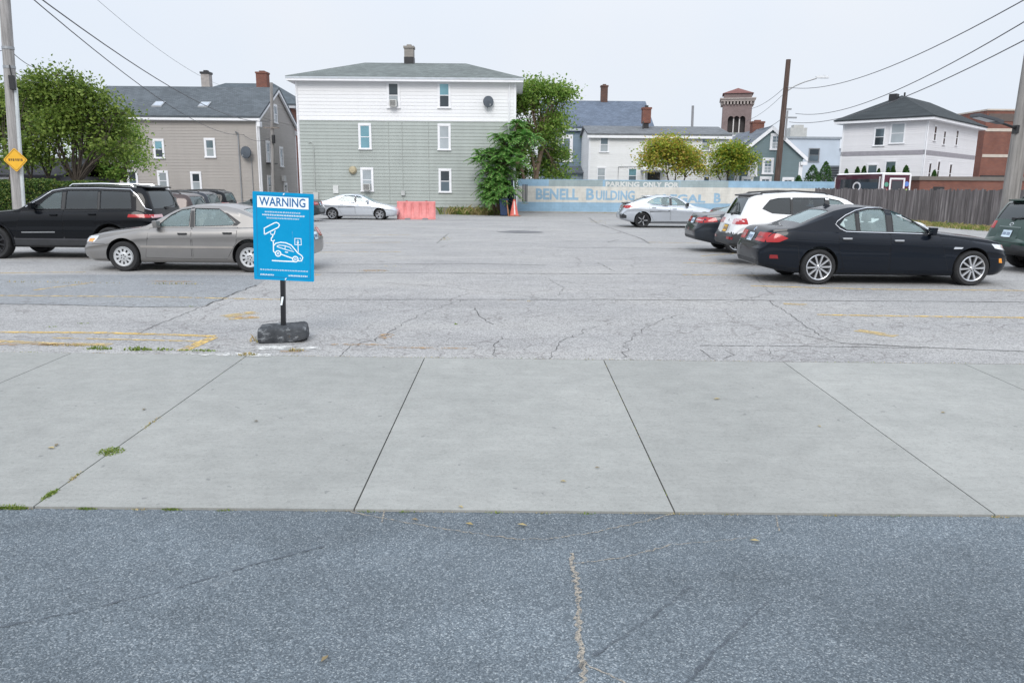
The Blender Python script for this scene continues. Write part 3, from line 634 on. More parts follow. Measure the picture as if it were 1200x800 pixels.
# --- blue grey house
sb = thing('blue_house', 'slate blue house with long plain roof and brick chimney', 'house', (7.6, 69, 0))
M_BLU = siding('slate blue clapboard', (.20, .27, .335), .2, .12, .75)
fs = shell(sb, -4.9, 4.6, 0, 10, .1, 7.0, M_BLU, .2, 9.55, 'x')
mb = MB(); gable_roof(mb, -4.9, 4.6, 0, 10, 7.03, 9.58, .3, .15, 'x', .2); mb.build('roof', shingle('blue slate shingles', (.135, .165, .215)), sb)
mb = MB(); mb.box((-5.05, -.34, 6.62), (4.75, -.2, 6.82)); mb.build('fascia', plain('blue grey fascia', (.42, .46, .5), .5), sb)
window(sb, fs[0], at(661.5, 170, 69).x - 7.6 + 4.9, at(661, 175, 69).z, 1.0, 1.9, cas=.24, gu=GL_MID, gl=GL_DARK)
chimney(sb, at(708, 108, 74).x - 7.6, 5.0, 9.2, 11.1, .62, .62, BR2)
mb = MB(); mb.box((-4.2, -2.4, .0), (-.6, -.02, 2.9), 0); mb.hexa([(-4.4, -2.7, 2.9), (-.4, -2.7, 2.9), (-.4, .0, 3.5), (-4.4, .0, 3.5), (-4.4, -2.7, 3.0), (-.4, -2.7, 3.0), (-.4, .0, 3.6), (-4.4, .0, 3.6)], 1); mb.build('rear_extension', [plain('blue extension wall', (.23, .29, .34), .6), shingle('extension shingles', (.13, .15, .17))], sb)
mb = MB(); mb.tube([(-3.2, -.25, 5.7), (-3.2, -.25, 6.6)], .05, 6); mb.lathe([(.0, .3), (.1, .28), (.14, .12), (.12, .0)], lambda a, b, h: Vector((-3.2 + a, -.35 + b, 5.5 + h)), 10); mb.build('wall_lamp', plain('white lamp shade', (.75, .75, .74), .4), sb)

# --- long white house
wh = thing('long_white_house', 'long two storey white house with low grey roof behind mural wall', 'house', (6.05, 62, 0))
M_WH2 = siding('bright white clapboard', (.80, .80, .80), .17, .06, .78)
fs = shell(wh, 0, 11.1, 0, 8.2, .1, 5.85, M_WH2, .17, 6.7, 'x')
mb = MB(); gable_roof(mb, 0, 11.1, 0, 8.2, 5.88, 6.73, .3, .13, 'x', .2); mb.build('roof', shingle('pale grey shingles', (.17, .18, .19)), wh)
mb = MB(); mb.box((-.2, -.34, 5.6), (11.3, -.2, 5.8)); mb.build('fascia', WHITE, wh); cornerboards(wh, 0, 11.1, 0, 8.2, .1, 5.6, .12)
for px, py, w2, h2, gu, gl in [(708, 169.5, .62, 1.15, GL_MID, GL_GREY), (704.5, 206, .62, 1.2, GL_GREY, GL_GREY), (741, 206, .64, 1.1, GL_TEAL, GL_MID), (763, 168, .6, 1.1, GL_GREY, GL_GREY), (827, 168, .62, 1.15, GL_MID, GL_GREY), (828, 207, .45, 1.2, GL_GREY, GL_DARK)]:
    window(wh, fs[0], at(px, py, 62).x - 6.05, at(px, py, 62).z, w2, h2, gu=gu, gl=gl, cas=.07)
mb = MB(); sd = at(766, 207, 62).x - 6.05; mb.box((sd-.5, .0, .3), (sd+.5, .05, 2.95), fr=fs[0]); o = mb.build('door', plain('dark doorway paint', (.035, .035, .035), .7), wh)
mb = MB(); mb.box((sd-1.1, .0, 3.1), (sd+.9, .9, 3.24), fr=fs[0]); mb.tube([fs[0](sd-.9, .8, 3.1), fs[0](sd-.9, .8, .1)], .05, 6); mb.build('door_canopy', WHITE, wh)
mb = MB(); xx = at(757, 140, 65).x - 6.05; mb.box((xx-.2, 2.7, 6.2), (xx+.2, 3.2, 7.0), 2); mb.box((xx-.34, 2.6, 7.0), (xx+.34, 3.3, 8.1), 0); mb.box((xx-.39, 2.55, 8.1), (xx+.39, 3.35, 8.25), 0); mb.box((xx-.13, 2.8, 8.25), (xx+.13, 3.1, 8.42), 2); mb.tube([(xx-.3, 2.5, 7.1), (xx-.3, 2.35, 5.9)], .06, 6, 2)
mb.build('chimney', [BR1, BR1, DARK], wh)
mb = MB(); mb.tube([fs[0](sd-2.87, .05, 1.0), fs[0](sd-2.87, .05, 3.38), fs[0](sd-.9, .05, 3.4)], .03, 6); mb.build('conduit', GREYM, wh)

# --- teal gable house
tg = thing('teal_house', 'teal clapboard gable house with white trimmed windows and brick chimney', 'house', (19.9, 60, 0))
M_TEA = siding('teal grey clapboard', (.165, .225, .24), .16, .1, .75)
fs = shell(tg, -2.55, 2.55, 0, 9, .1, 4.25, M_TEA, .16, 6.35, 'y')
mb = MB(); gable_roof(mb, -2.55, 2.55, 0, 9, 4.28, 6.38, .28, .12, 'y', .2); mb.build('roof', shingle('dusty blue shingles', (.17, .19, .22)), tg)
mb = MB(); sl = 2.1/2.55
for sx_ in (-1, 1):
    xo = sx_*2.86; zo = 4.25 - .31*sl; mb.hexa([(xo, -.24, zo-.17), (0, -.24, 6.35-.17), (0, -.1, 6.35-.17), (xo, -.1, zo-.17), (xo, -.24, zo+.14), (0, -.24, 6.49), (0, -.1, 6.49), (xo, -.1, zo+.14)])
    mb.box((min(xo, xo-sx_*.5), -.22, zo-.42), (max(xo, xo-sx_*.5), .0, zo-.175))
mb.build('rake_boards', WHITE, tg); cornerboards(tg, -2.55, 2.55, 0, 9, .1, 3.8, .26)
tx = lambda px: at(px, 190, 60).x - 19.9 + 2.55
for px, py, w2, h2 in [(907.5, 167, .6, .95), (900, 195.5, .55, .95), (877, 216, .6, .8), (898.5, 216, .6, .8), (925, 217, .6, .8), (882.5, 198, .4, .95)]:
    window(tg, fs[0], tx(px), at(px, py, 60).z, w2, h2, gu=GL_MID, gl=GL_GREY, cas=.16, bars=1)
chimney(tg, at(888, 150, 64).x - 19.9, 4.2, 5.2, 7.15, .95, .7, BR1)
mb = MB(); q = lambda x: 6.38 + .12 + .03 - abs(x)*sl
mb.prism([(-2.3, 1.2, q(-2.3)), (-1.2, 1.2, q(-1.2)), (-1.2, 2.6, q(-1.2)), (-2.3, 2.6, q(-2.3))], [(-2.3, 1.2, q(-2.3)+.06), (-1.2, 1.2, q(-1.2)+.06), (-1.2, 2.6, q(-1.2)+.06), (-2.3, 2.6, q(-2.3)+.06)]); mb.build('solar_panel', plain('dark blue panel', (.05, .075, .12), .25), tg)

# --- pale blue commercial block
cb = thing('commercial_block', 'pale blue flat roofed commercial block with parapet beside teal house', 'building', (30.0, 76, 0))
M_CB = plain('pale blue stucco', (.50, .56, .63), .8, .08, .6)
mb = MB(); mb.box((-9.3, 0, -.2), (1.95, 12, 6.55)); mb.box((1.95, .3, -.2), (4.2, 12, 5.55)); mb.build('wall', M_CB, cb)
mb = MB(); mb.box((-9.4, -.12, 6.55), (2.05, 12.1, 6.75)); mb.box((2.05, .2, 5.55), (4.3, 12.1, 5.7)); mb.build('coping', plain('grey coping', (.30, .33, .36), .6), cb)
fs0 = frame((-9.3, 0, 0), (1, 0, 0), (0, -1, 0)); cx = lambda px: at(px, 190, 76).x - 30 + 9.3
window(cb, fs0, cx(953), at(953, 182, 76).z, .95, 1.2, trim=GREYM, gu=GL_DARK, gl=GL_MID, cas=.06)
mb = MB(); mb.box((cx(966), .05, 2.55), (cx(980), 1.2, 4.0), fr=fs0, m=0)
for i in range(8): mb.box((cx(967), 1.2, 2.65+i*.16), (cx(979), 1.22, 2.75+i*.16), fr=fs0, m=1)
mb.build('rooftop_unit', [plain('grey vent unit', (.2, .23, .26), .5), DARK], cb)
mb = MB(); a = at(934, 158, 80); mb.box((a.x-30-.7, 4, 6.75), (a.x-30+1.0, 5.2, 7.9)); mb.box((a.x-30-.3, 4.2, 7.9), (a.x-30+.7, 5, 8.2)); mb.build('roof_unit', plain('beige roof unit', (.42, .42, .40), .6), cb)

# --- white block under the tower and the tower
wb = thing('white_block', 'plain white block at the foot of the brick tower', 'building', (at(860, 160, 95).x, 95, 0))
mb = MB(); mb.box((-2.9, 0, -.2), (3.3, 6, 8.2), 0); mb.box((-3.0, -.1, 8.2), (3.4, 6.1, 8.4), 1); mb.build('wall', [plain('white stucco', (.74, .74, .75), .8, .05), GREYM], wb)
tw = thing('brick_tower', 'square brick bell tower with red pyramid roof and arched openings', 'tower', (at(862, 150, 122).x, 122, 0), R(-14))
M_TB = brickmat('mauve tower brick', (.225, .165, .16), (.185, .135, .13), (.25, .22, .21)); M_TS = plain('tower stone', (.33, .29, .27), .85, .15)
hb = 2.15
mb = MB()
mb.box((-hb, -hb, 0), (hb, hb, 9.6))
for a in range(4):
    c_, s_ = math.cos(a*math.pi/2), math.sin(a*math.pi/2); fr = lambda x, y, z: Vector((x*c_ - y*s_, x*s_ + y*c_, z))
    mb.box((-hb, -hb, 9.6), (-1.3, -hb+.5, 13.0), fr=fr)
    mb.box((1.3, -hb, 9.6), (hb-.5, -hb+.5, 13.0), fr=fr)
    for i in range(12):                              # round headed arches over three openings
        for k in range(3):
            xc = -.87 + .87*k; a0, a1 = math.pi*i/12, math.pi*(i+1)/12; r = .40
            P = [(xc + r*math.cos(a0), 12.2 + r*math.sin(a0)), (xc + r*math.cos(a1), 12.2 + r*math.sin(a1)), (xc + r*math.cos(a1), 13.0), (xc + r*math.cos(a0), 13.0)]
            mb.prism([fr(x, -hb, z) for x, z in P], [fr(x, -hb+.5, z) for x, z in P])
    for xc in (-1.287, -.435, .435, 1.287): mb.box((xc-.034, -hb+.01, 12.2), (xc+.034, -hb+.49, 13.0), fr=fr)
mb.box((-hb, -hb, 13.0), (hb, hb, 14.3)); mb.build('wall', M_TB, tw)
mb = MB()
for a in range(4):
    c_, s_ = math.cos(a*math.pi/2), math.sin(a*math.pi/2); fr = lambda x, y, z: Vector((x*c_ - y*s_, x*s_ + y*c_, z))
    for xc in (-.435, .435): mb.tube([fr(xc, -hb+.25, 9.6), fr(xc, -hb+.25, 12.2)], .09, 8)
mb.build('column', plain('pale tower columns', (.6, .57, .55), .7), tw, smooth=True)
mb = MB(); mb.box((-hb+.9, -hb+.9, 9.6), (hb-.9, hb-.9, 13.0)); mb.build('dark_core', plain('dark tower core', (.05, .045, .045), .9), tw)  # solid dark box added so the openings look shaded inside
mb = MB(); mb.box((-hb-.04, -hb-.04, 9.3), (hb+.04, hb+.04, 9.62))
mb.box((-hb-.35, -hb-.35, 14.75), (hb+.35, hb+.35, 15.05)); mb.box((-hb-.5, -hb-.5, 15.05), (hb+.5, hb+.5, 15.25))
for a in range(4):
    c_, s_ = math.cos(a*math.pi/2), math.sin(a*math.pi/2); fr = lambda x, y, z: Vector((x*c_ - y*s_, x*s_ + y*c_, z))
    for i in range(9): x = -hb + .2 + i*(2*hb-.4)/8; mb.box((x-.13, -hb-.3, 14.3), (x+.13, -hb, 14.75), fr=fr)
mb.build('cornice', M_TS, tw)
mb = MB(); mb.box((-hb+.1, -hb+.1, 15.25), (hb-.1, hb-.1, 15.95)); mb.build('upper_wall', M_TB, tw)
mb = MB(); e = hb+.15; A = [(-e, -e, 15.95), (e, -e, 15.95), (e, e, 15.95), (-e, e, 15.95)]; mb.poly(A[::-1])
for i in range(4): mb.poly([A[i], A[(i+1) % 4], (0, 0, 16.95)])
mb.build('roof', shingle('red tower tiles', (.22, .105, .095)), tw)

# --- white hip roofed house, seen on its corner
hp = thing('hip_roof_house', 'white two storey house with dark hip roof and grey belt band', 'house', (31.75, 59.8, 0), R(45))
M_LIL = siding('lilac white clapboard', (.75, .74, .755), .16, .05, .82)
Lr, Ll = 13.6, 6.4                                  # local x runs along the right face, y along the left face
fs = shell(hp, 0, Lr, 0, Ll, .1, 7.05, M_LIL, .16)
mb = MB(); mb.box((-.035, -.035, 4.45), (Lr+.035, Ll+.035, 4.8)); mb.build('belt_band', plain('grey mauve band', (.30, .285, .31), .6), hp)
mb = MB(); hip_roof(mb, 0, Lr, 0, Ll, 7.21, 9.32, .62); mb.build('roof', shingle('charcoal shingles', (.05, .058, .062)), hp)
mb = MB(); mb.box((-.56, -.56, 7.01), (Lr+.56, Ll+.56, 7.207)); mb.build('soffit', WHITE, hp); cornerboards(hp, 0, Lr, 0, Ll, .1, 7.0, .1)
for s, z, w2, h2 in [(1.6, 5.55, .5, .95), (3.7, 5.35, .5, .9), (6.6, 5.5, .5, 1.05), (1.35, 2.9, .5, 1.3), (3.2, 3.1, .5, 1.25), (6.0, 2.95, .55, 1.3)]: window(hp, fs[0], s*1.15, 1.8+(z-1.8)*1.15, w2*1.15, h2*1.15, gu=GL_DARK, gl=GL_DARK, cas=.07)
fl = fs[3]                                          # left face, s runs from far end to the corner
for s, z, w2, h2, gu, gl in [(2.55, 5.35, .62, 1.15, GL_MID, GL_DARK), (3.72, 5.55, .85, 1.3, GL_GREY, GL_GREY), (2.3, 2.85, .62, 1.2, GL_MID, GL_GREY), (3.5, 3.05, .66, 1.25, GL_MID, GL_GREY)]: window(hp, fl, s*1.15, 1.8+(z-1.8)*1.15, w2*1.15, h2*1.15, gu=gu, gl=gl, cas=.09)
mb = MB(); mb.box((2.3, 3.3, 8.4), (2.9, 3.9, 9.4)); mb.build('chimney', DARK, hp); mb = MB(); mb.tube([(3.8, 3.2, 9.1), (3.8, 3.2, 9.6)], .07, 6); mb.build('roof_vent', DARK, hp)
downpipe(hp, [(-.06, -.06, 7.0), (-.06, -.06, .2)])

# --- big red brick building at the right
rb = thing('brick_building', 'large red brick building with pale stone bands at right edge', 'building', (at(1148, 200, 76).x, 76, 0))
x0 = at(1138, 200, 80).x - rb.location.x
mb = MB(); mb.box((0, 0, -.2), (30, 14, 9.35)); mb.build('wall', BR1, rb)
mb = MB(); mb.box((x0-1.4, 3.5, -.2), (-.003, 14, 9.1)); mb.build('side_wing', BR1, rb)
mb = MB(); mb.box((3.4, -.4, -.2), (30, -.003, 10.0)); mb.build('front_pier', BR1, rb)
mb = MB()
for z in (4.95, 7.4): mb.box((.05, -.05, z), (3.37, -.004, z+.28)); mb.box((3.43, -.45, z), (30, -.404, z+.28))
mb.box((-.05, -.1, 9.353), (3.37, 14.05, 9.5)); mb.build('stone_band', plain('buff stone band', (.5, .44, .38), .8), rb)
mb = MB(); mb.box((.2, -.06, 8.35), (3.3, -.006, 9.05)); mb.build('brick_panel', plain('brown metal panel', (.11, .085, .075), .7), rb)
mb = MB(); mb.box((.1, -.55, 2.3), (2.6, -.004, 3.2)); mb.build('dark_canopy', DARK, rb)
lw_ = thing('brick_annex', 'low red brick annex with dark coping behind wooden fence', 'building', (at(1078, 212, 55).x, 55, 0))
mb = MB(); mb.box((0, 0, -.2), (8.0, 3.2, 2.45)); mb.build('wall', BR1, lw_); mb = MB(); mb.box((-.1, -.1, 2.45), (8.1, 3.3, 2.72)); mb.build('coping', plain('brown coping', (.16, .14, .125), .8), lw_)
mb = MB(); mb.box((1.0, -.03, 1.6), (1.8, -.003, 2.0)); mb.build('vent', DARK, lw_)

# --- dark house glimpsed behind the trees at the left
dk = thing('dark_house', 'dark grey house wall glimpsed behind the trees at left', 'house', (-28.0, 40, 0))
mb = MB(); mb.box((-9, 0, -.2), (4.4, 6, 2.1)); mb.build('wall', siding('charcoal clapboard', (.075, .075, .085), .18), dk)
mb = MB(); gable_roof(mb, -9, 4.4, 0, 6, 2.12, 3.0, .3, .12, 'x'); mb.build('roof', shingle('black shingles', (.04, .04, .045)), dk)
fd = frame((-9, 0, 0), (1, 0, 0), (0, -1, 0))
for s in (2, 6, 10.5): window(dk, fd, s, 1.3, .8, 1.2, gu=GL_MID, gl=GL_DARK)

# ------------------------------------------------------------------ painted wall with lettering
def text(s, size, width=None, bold=.0):
    cu_ = bpy.data.curves.new('lettering', 'FONT'); cu_.body = s; cu_.size = size; cu_.offset = bold; cu_.resolution_u = 3
    o = bpy.data.objects.new('lettering', cu_); COL.objects.link(o); dg = bpy.context.evaluated_depsgraph_get(); me = o.evaluated_get(dg).to_mesh()
    V = [tuple(v.co) for v in me.vertices]; Fc = [tuple(p.vertices) for p in me.polygons]; o.evaluated_get(dg).to_mesh_clear()
    bpy.data.objects.remove(o); bpy.data.curves.remove(cu_)
    xs = [v[0] for v in V]; k = width / (max(xs) - min(xs)) if width else 1
    return [((v[0] - min(xs)) * k, v[1]) for v in V], Fc
def add_text(mb, s, fr, x, z, size, width=None, d=.003, bold=.0, m=None):
    V, Fc = text(s, size, width, bold); n = mb.vs([fr(x + a, d, z + b) for a, b in V])
    for f_ in Fc: mb.face([n + i for i in f_], m)
    return max(a for a, b in V)
YW = 54.0
mw = thing('mural_wall', 'long low block wall painted blue and cream with faded lettering', 'wall', (.3, YW, 0))
wx = lambda px: at(px, 225, YW).x - .3; wz = lambda py, px=660: at(px, py, YW).z
def wallpaint(name, c, dirt=.2):
    t = NT(name); o = t.obj(); s3 = t.n('ShaderNodeSeparateXYZ'); t.l(o, s3.inputs[0]); cxy = t.n('ShaderNodeCombineXYZ'); t.l(s3.outputs[0], cxy.inputs[0]); t.l(s3.outputs[2], cxy.inputs[1])
    b = t.n('ShaderNodeTexBrick'); t.l(cxy.outputs[0], b.inputs[0]); b.inputs['Scale'].default_value = 1; b.inputs['Brick Width'].default_value = .4; b.inputs['Row Height'].default_value = .2; b.inputs['Mortar Size'].default_value = .008
    b.inputs[1].default_value = (1, 1, 1, 1); b.inputs[2].default_value = (.95, .95, .95, 1); b.inputs[3].default_value = (.75, .75, .75, 1)
    nz = t.noise(1.2, 6, .65, vec=o); st = t.noise(3, 5, .65, vec=o, stretch=(1, 1, .2))
    base = t.ramp(nz, [(.3, tuple(v*(1-dirt) for v in c)), (.6, c)]); base = t.mix(.25, base, t.ramp(st, [(.3, .65), (.6, 1.08)]), 'MULTIPLY')
    chip = t.ramp(t.noise(5, 6, .7, vec=o), [(.64, 0.0), (.68, 1.0)]); base = t.mix(t.math('MULTIPLY', chip, .5), base, (.45, .46, .45))
    t.col(t.mix(.6, base, b.outputs[0], 'MULTIPLY')); t.set(rough=.8); return t.mat
WP = [wallpaint('sky blue wall paint', (.30, .46, .60)), wallpaint('cream wall paint', (.66, .64, .585)), wallpaint('grey green wall paint', (.33, .40, .41)), wallpaint('faded blue letter paint', (.30, .46, .60)), wallpaint('pale letter paint', (.68, .69, .67)), plain('dark painted stripes', (.055, .06, .075), .8, .3, 3), plain('mauve painted stripes', (.22, .19, .21), .8)]
zt, zc1, zc0 = 2.28, wz(218.3), wz(237.0)
L = 22.3; mb = MB(); mb.box((0, 0, -.2), (L, .25, zt)); mb.build('wall', WP[0], mw)
fw = frame((0, 0, 0), (1, 0, 0), (0, -1, 0))
mb = MB(); B = lambda a, b, z0, z1, m, d=.004: mb.poly([fw(a, d, z0), fw(b, d, z0), fw(b, d, z1), fw(a, d, z1)], m)
B(.03, L-.02, zc0, zc1, 1); B(wx(643), wx(706), zc1+.01, zt-.03, 2); B(wx(709), wx(796), zc1+.02, zt-.06, 2); B(wx(796.5), wx(853), zc1+.01, zt-.02, 2)
for i in range(4): B(wx(612.2 + i*1.6), wx(613.3 + i*1.6), wz(237), wz(216.5), 5 if i != 1 else 6, .008)
B(wx(611), wx(619.5), wz(239.5), wz(238), 2, .008); B(wx(609.5), wx(620.5), wz(215.2), wz(213.6), 3, .008)
mb.build('painted_bands', WP, mw, fix=False)
mb = MB()
def smallcaps(word, px0, px1, big, small, zb, m):
    a = add_text(mb, word[0], fw, wx(px0), zb, big, None, .009, .035, m)
    add_text(mb, word[1:], fw, wx(px0) + a + .12, zb, small, wx(px1) - wx(px0) - a - .12, .009, .03, m)
zb = wz(233.6)
add_text(mb, 'BENELL', fw, wx(628), zb, 1.02, wx(678) - wx(628), .009, .04, 3)
smallcaps('BUILDING', 687, 744, 1.06, .88, zb, 3); zb2 = zb - .13; smallcaps('& LEGAL', 766, 827, .74, .74, zb2, 3); add_text(mb, 'B', fw, wx(837), zb2, .9, None, .009, .035, 3)
add_text(mb, 'PARKING', fw, wx(709.5), wz(218.0), .44, wx(749) - wx(709.5), .012, .02, 4); add_text(mb, 'ONLY', fw, wx(753), wz(218.2), .44, wx(775) - wx(753), .012, .02, 4); add_text(mb, 'FOR', fw, wx(778.5), wz(218.4), .44, wx(795) - wx(778.5), .012, .02, 4)
mb.build('lettering', WP, mw, fix=False)

# ------------------------------------------------------------------ weathered board fence
ft = thing('board_fence', 'weathered grey wooden board fence along the right of the lot', 'fence', (21.3, 54, 0))
def fencemat():
    t = NT('weathered grey boards'); st = t.noise(1.0, 6, .7, vec=t.obj(), stretch=(9, 9, .7)); v = t.n('ShaderNodeNewGeometry')
    base = t.ramp(st, [(.25, (.075, .066, .066)), (.5, (.16, .143, .143)), (.75, (.31, .285, .28))])
    base = t.mix(.7, base, t.ramp(v.outputs['Random Per Island'], [(0, .55), (.7, 1.05), (1, 1.5)]), 'MULTIPLY'); t.col(base); t.set(rough=.9, spec=.2); return t.mat
FM = fencemat(); a, b = Vector((0, 0, 0)), Vector((2.2, -27, 0)); e = (b-a).normalized(); ln = (b-a).length
ff = frame(a, e, (-e.y*-1, e.x*-1, 0)); ff = frame(a, e, Vector((e.y, -e.x, 0)))
mb = MB(); s = 0.0
while s < ln:
    w = rnd.uniform(.12, .15); h = rnd.uniform(1.74, 1.86); d = rnd.uniform(.0, .012); mb.box((s, d, .04), (s+w, d+.022, h), fr=ff); s += w + rnd.uniform(.003, .02)
mb.build('boards', FM, ft)
mb = MB()
for z in (.4, 1.5): mb.box((0, -.05, z), (ln, -.004, z+.09), fr=ff)
mb.build('rails', FM, ft)
for i in range(11): mb = MB(); mb.box((i*ln/10-.05, -.16, -.1), (i*ln/10+.05, -.055, 1.7), fr=ff); mb.build('post', FM, ft)
# ------------------------------------------------------------------ poles, lamps, wires
def polemat(name, c, red=0):
    t = NT(name); o = t.obj(); st = t.noise(1.0, 6, .7, vec=o, stretch=(14, 14, .6)); nz = t.noise(1.2, 5, .6, vec=o)
    base = t.ramp(st, [(.3, tuple(v*.45 for v in c)), (.55, c), (.8, tuple(min(1, v*1.35) for v in c))])
    base = t.mix(.5, base, t.ramp(nz, [(.3, .7), (.7, 1.15)]), 'MULTIPLY')
    if red:
        s3 = t.n('ShaderNodeSeparateXYZ'); t.l(o, s3.inputs[0]); base = t.mix(t.math('MULTIPLY', t.ramp(s3.outputs[2], [(.3, 1.0), (1.0, 0.0)]), t.ramp(nz, [(.35, .3), (.6, .9)])), base, (.28, .12, .06))
    t.col(base); t.set(rough=.9, spec=.2); return t.mat
PG = polemat('silver grey pole wood', (.36, .345, .335), 1); PGR = polemat('weathered grey pole wood', (.29, .272, .255)); PB = polemat('brown pole wood', (.115, .080, .068))
def pole(label, base, top, r0, r1, mat):
    t = thing('utility_pole', label, 'utility pole', base)
    d = Vector(top) - Vector(base); mb = MB(); n = 10
    mb.tube([Vector((0, 0, -.2))] + [d * (i/n) for i in range(1, n+1)], [r0] + [r0 + (r1-r0)*i/n for i in range(1, n+1)], 16); mb.build('shaft', mat, t, smooth=True)
    return t
P1b = at(24.5, 262, 24); P1b.z = 0; e1, e2 = at(14.5, 120, 24), at(6.5, 0, 24); P1t = Vector((P1b.x + (e2-e1).x*2.35 + .06, 24, 9.4))
dirv = (at(5.5, 0, 24) - at(22, 240, 24)); P1b = at(22, 240, 24) - dirv * (at(22, 240, 24).z / dirv.z); P1t = P1b + dirv * (9.4 / dirv.z)
p1 = pole('grey wooden utility pole behind black wagon, carrying a yellow sign', P1b, P1t, .185, .14, PG)
onp = lambda z: (P1t - P1b) * (z / 9.4)
mb = MB(); q = [onp(z) + Vector((.185, -.05, 0)) for z in (.0, 2.2, 3.4, 4.6)]; mb.tube(q, .055, 8); mb.build('conduit', plain('pale conduit pipe', (.52, .55, .56), .4), p1, smooth=True)
mb = MB(); q = onp(4.75) + Vector((.16, -.16, 0)); mb.box(q - Vector((.07, .06, .22)), q + Vector((.07, .06, .2))); mb.tube([q + Vector((0, 0, .2)), q + Vector((-.02, 0, .5))], .02, 6); mb.build('junction_box', DARK, p1, bevel=.015)
mb = MB()
for z in (5.2, 5.75): mb.lathe([(.165, -.04), (.172, -.04), (.172, .04), (.165, .04)], lambda a, b, h, z=z: onp(z) + Vector((a, b, h)), 16)
mb.build('band', GREYM, p1, smooth=True)
ys = thing('diamond_sign', 'yellow diamond warning sign fixed to the grey utility pole', 'sign', at(18, 187.5, 23.74), R(4))
a = .345; SG = plain('yellow sign sheet', (.74, .40, .022), .45, .08)
mb = MB(); cor = []
for i in range(4):
    for j in range(5): t_ = math.pi/2*i - math.pi/4 + math.pi/2*j/4; cor.append(((a*.88)*math.cos(math.pi/2*i) + .042*math.cos(t_), (a*.88)*math.sin(math.pi/2*i) + .042*math.sin(t_)))
mb.prism([(x, 0, z) for x, z in cor], [(x, .006, z) for x, z in cor]); mb.build('plate', SG, ys)
mb = MB(); k = .90; k2 = .86; N = len(cor)
for i in range(N):
    (x, z), (x2, z2) = cor[i], cor[(i+1) % N]; mb.poly([(x*k, -.003, z*k), (x2*k, -.003, z2*k), (x2*k2, -.003, z2*k2), (x*k2, -.003, z*k2)])
fr = lambda s, d, z: Vector((s, -d, z))
for i, (s, w) in enumerate(((-.2, .055), (-.135, .05), (-.075, .06), (.0, .05), (.06, .055), (.125, .035), (.17, .055))): mb.box((s, .002, -.035 + .008*(i % 2)), (s+w*.75, .004, .04), fr=fr)
mb.build('marking', plain('black sign print', (.13, .075, .02), .5), ys)
mb = MB(); mb.tube([(0, .02, .15), (0, .1, .15)], .012, 6); mb.tube([(0, .02, -.15), (0, .1, -.15)], .012, 6); mb.build('bolt', GREYM, ys)

dirv = at(1208, 76, 19.6) - at(1181.5, 250, 19.6); P2b = at(1181.5, 250, 19.6) - dirv * (at(1181.5, 250, 19.6).z / dirv.z); P2t = P2b + dirv * (9.0 / dirv.z)
p2 = pole('leaning grey wooden utility pole behind green wagon, with a floodlight', P2b, P2t, .215, .155, PGR)
on2 = lambda z: (P2t - P2b) * (z / 9.0)
lz = at(1188, 152, 19.6).z
fl_ = thing('floodlight', 'dark flat floodlight on short arm of the leaning grey pole', 'floodlight', P2b + on2(lz))
mb = MB(); mb.tube([(-.12, -.05, 0), (-.35, -.1, .08), (-.62, -.15, .15)], .032, 8); mb.box((-.2, -.14, -.1), (-.1, .04, .1)); mb.build('arm', DARK, fl_, smooth=True)
mb = MB(); c = Vector((-.62, -.15, .15)); d = Vector((-.92, -.1, .20)).normalized(); w = Vector((.1, -.99, 0)).normalized(); u = d.cross(w); u = u if u.z > 0 else -u
for l0, l1, ww, h0, h1 in ((0, .25, .1, -.04, .06), (.2, .75, .17, -.03, .05)): mb.hexa([c + d*l + w*s*ww + u*h for h in (h0, h1) for l, s in ((l0, -1), (l1, -1), (l1, 1), (l0, 1))])
mb.build('lamp_head', plain('dark lamp housing', (.06, .065, .075), .5), fl_, bevel=.012)
mb = MB(); mb.hexa([c + d*l + w*s*.14 + u*h for h in (-.036, -.031) for l, s in ((.26, -1), (.70, -1), (.70, 1), (.26, 1))]); mb.build('lens', plain('lamp lens', (.5, .52, .55), .3), fl_)

P3b, P3t = at(909.5, 222, 58), at(924, 70, 58); dirv = P3t - P3b; P3b = P3b - dirv * (P3b.z / dirv.z)
p3 = pole('leaning dark brown utility pole in front of the teal house', P3b, P3t, .23, .17, PB)
hh = P3t.z; on3 = lambda z: (P3t - P3b) * (z / hh)
mb = MB(); zz = at(918, 138, 58).z; mb.tube([on3(zz-1.6) + Vector((.3, -.05, 0)), on3(zz+.5) + Vector((.28, -.05, 0))], .06, 6); mb.box(on3(zz) - Vector((.1, .1, .05)), on3(zz) + Vector((1.0, .06, .06))); mb.box(on3(zz+.6) - Vector((.0, .1, .05)), on3(zz+.6) + Vector((.55, .06, .06))); mb.build('cross_arm', GREYM, p3)
sa = at(923, 106, 58); s1, s2 = at(941, 96.5, 58), at(966, 92.5, 58)
st = thing('street_lamp', 'grey street lamp on a long arm of the brown pole', 'street lamp', sa)
mb = MB(); mb.tube([(0, 0, 0), (.5, -.1, .33), (s1.x-sa.x, -.2, s1.z-sa.z), (s2.x-sa.x-.7, -.3, s2.z-sa.z)], .065, 8); mb.build('arm', plain('weathered aluminium', (.42, .43, .44), .5, metal=.3), st, smooth=True)
mb = MB(); q = Vector((s2.x-sa.x-.75, -.3, s2.z-sa.z)); mb.prism([q + Vector((x, y, 0)) for x, y in ((0, -.09), (.55, -.17), (.95, -.13), (.95, .13), (.55, .17), (0, .09))], [q + Vector((x, y, .15)) for x, y in ((0, -.06), (.55, -.12), (.9, -.08), (.9, .08), (.55, .12), (0, .06))]); mb.tube([q + Vector((.6, 0, .15)), q + Vector((.6, 0, .24))], .06, 8); mb.build('lamp_head', plain('pale lamp head', (.55, .56, .57), .5), st, bevel=.01)
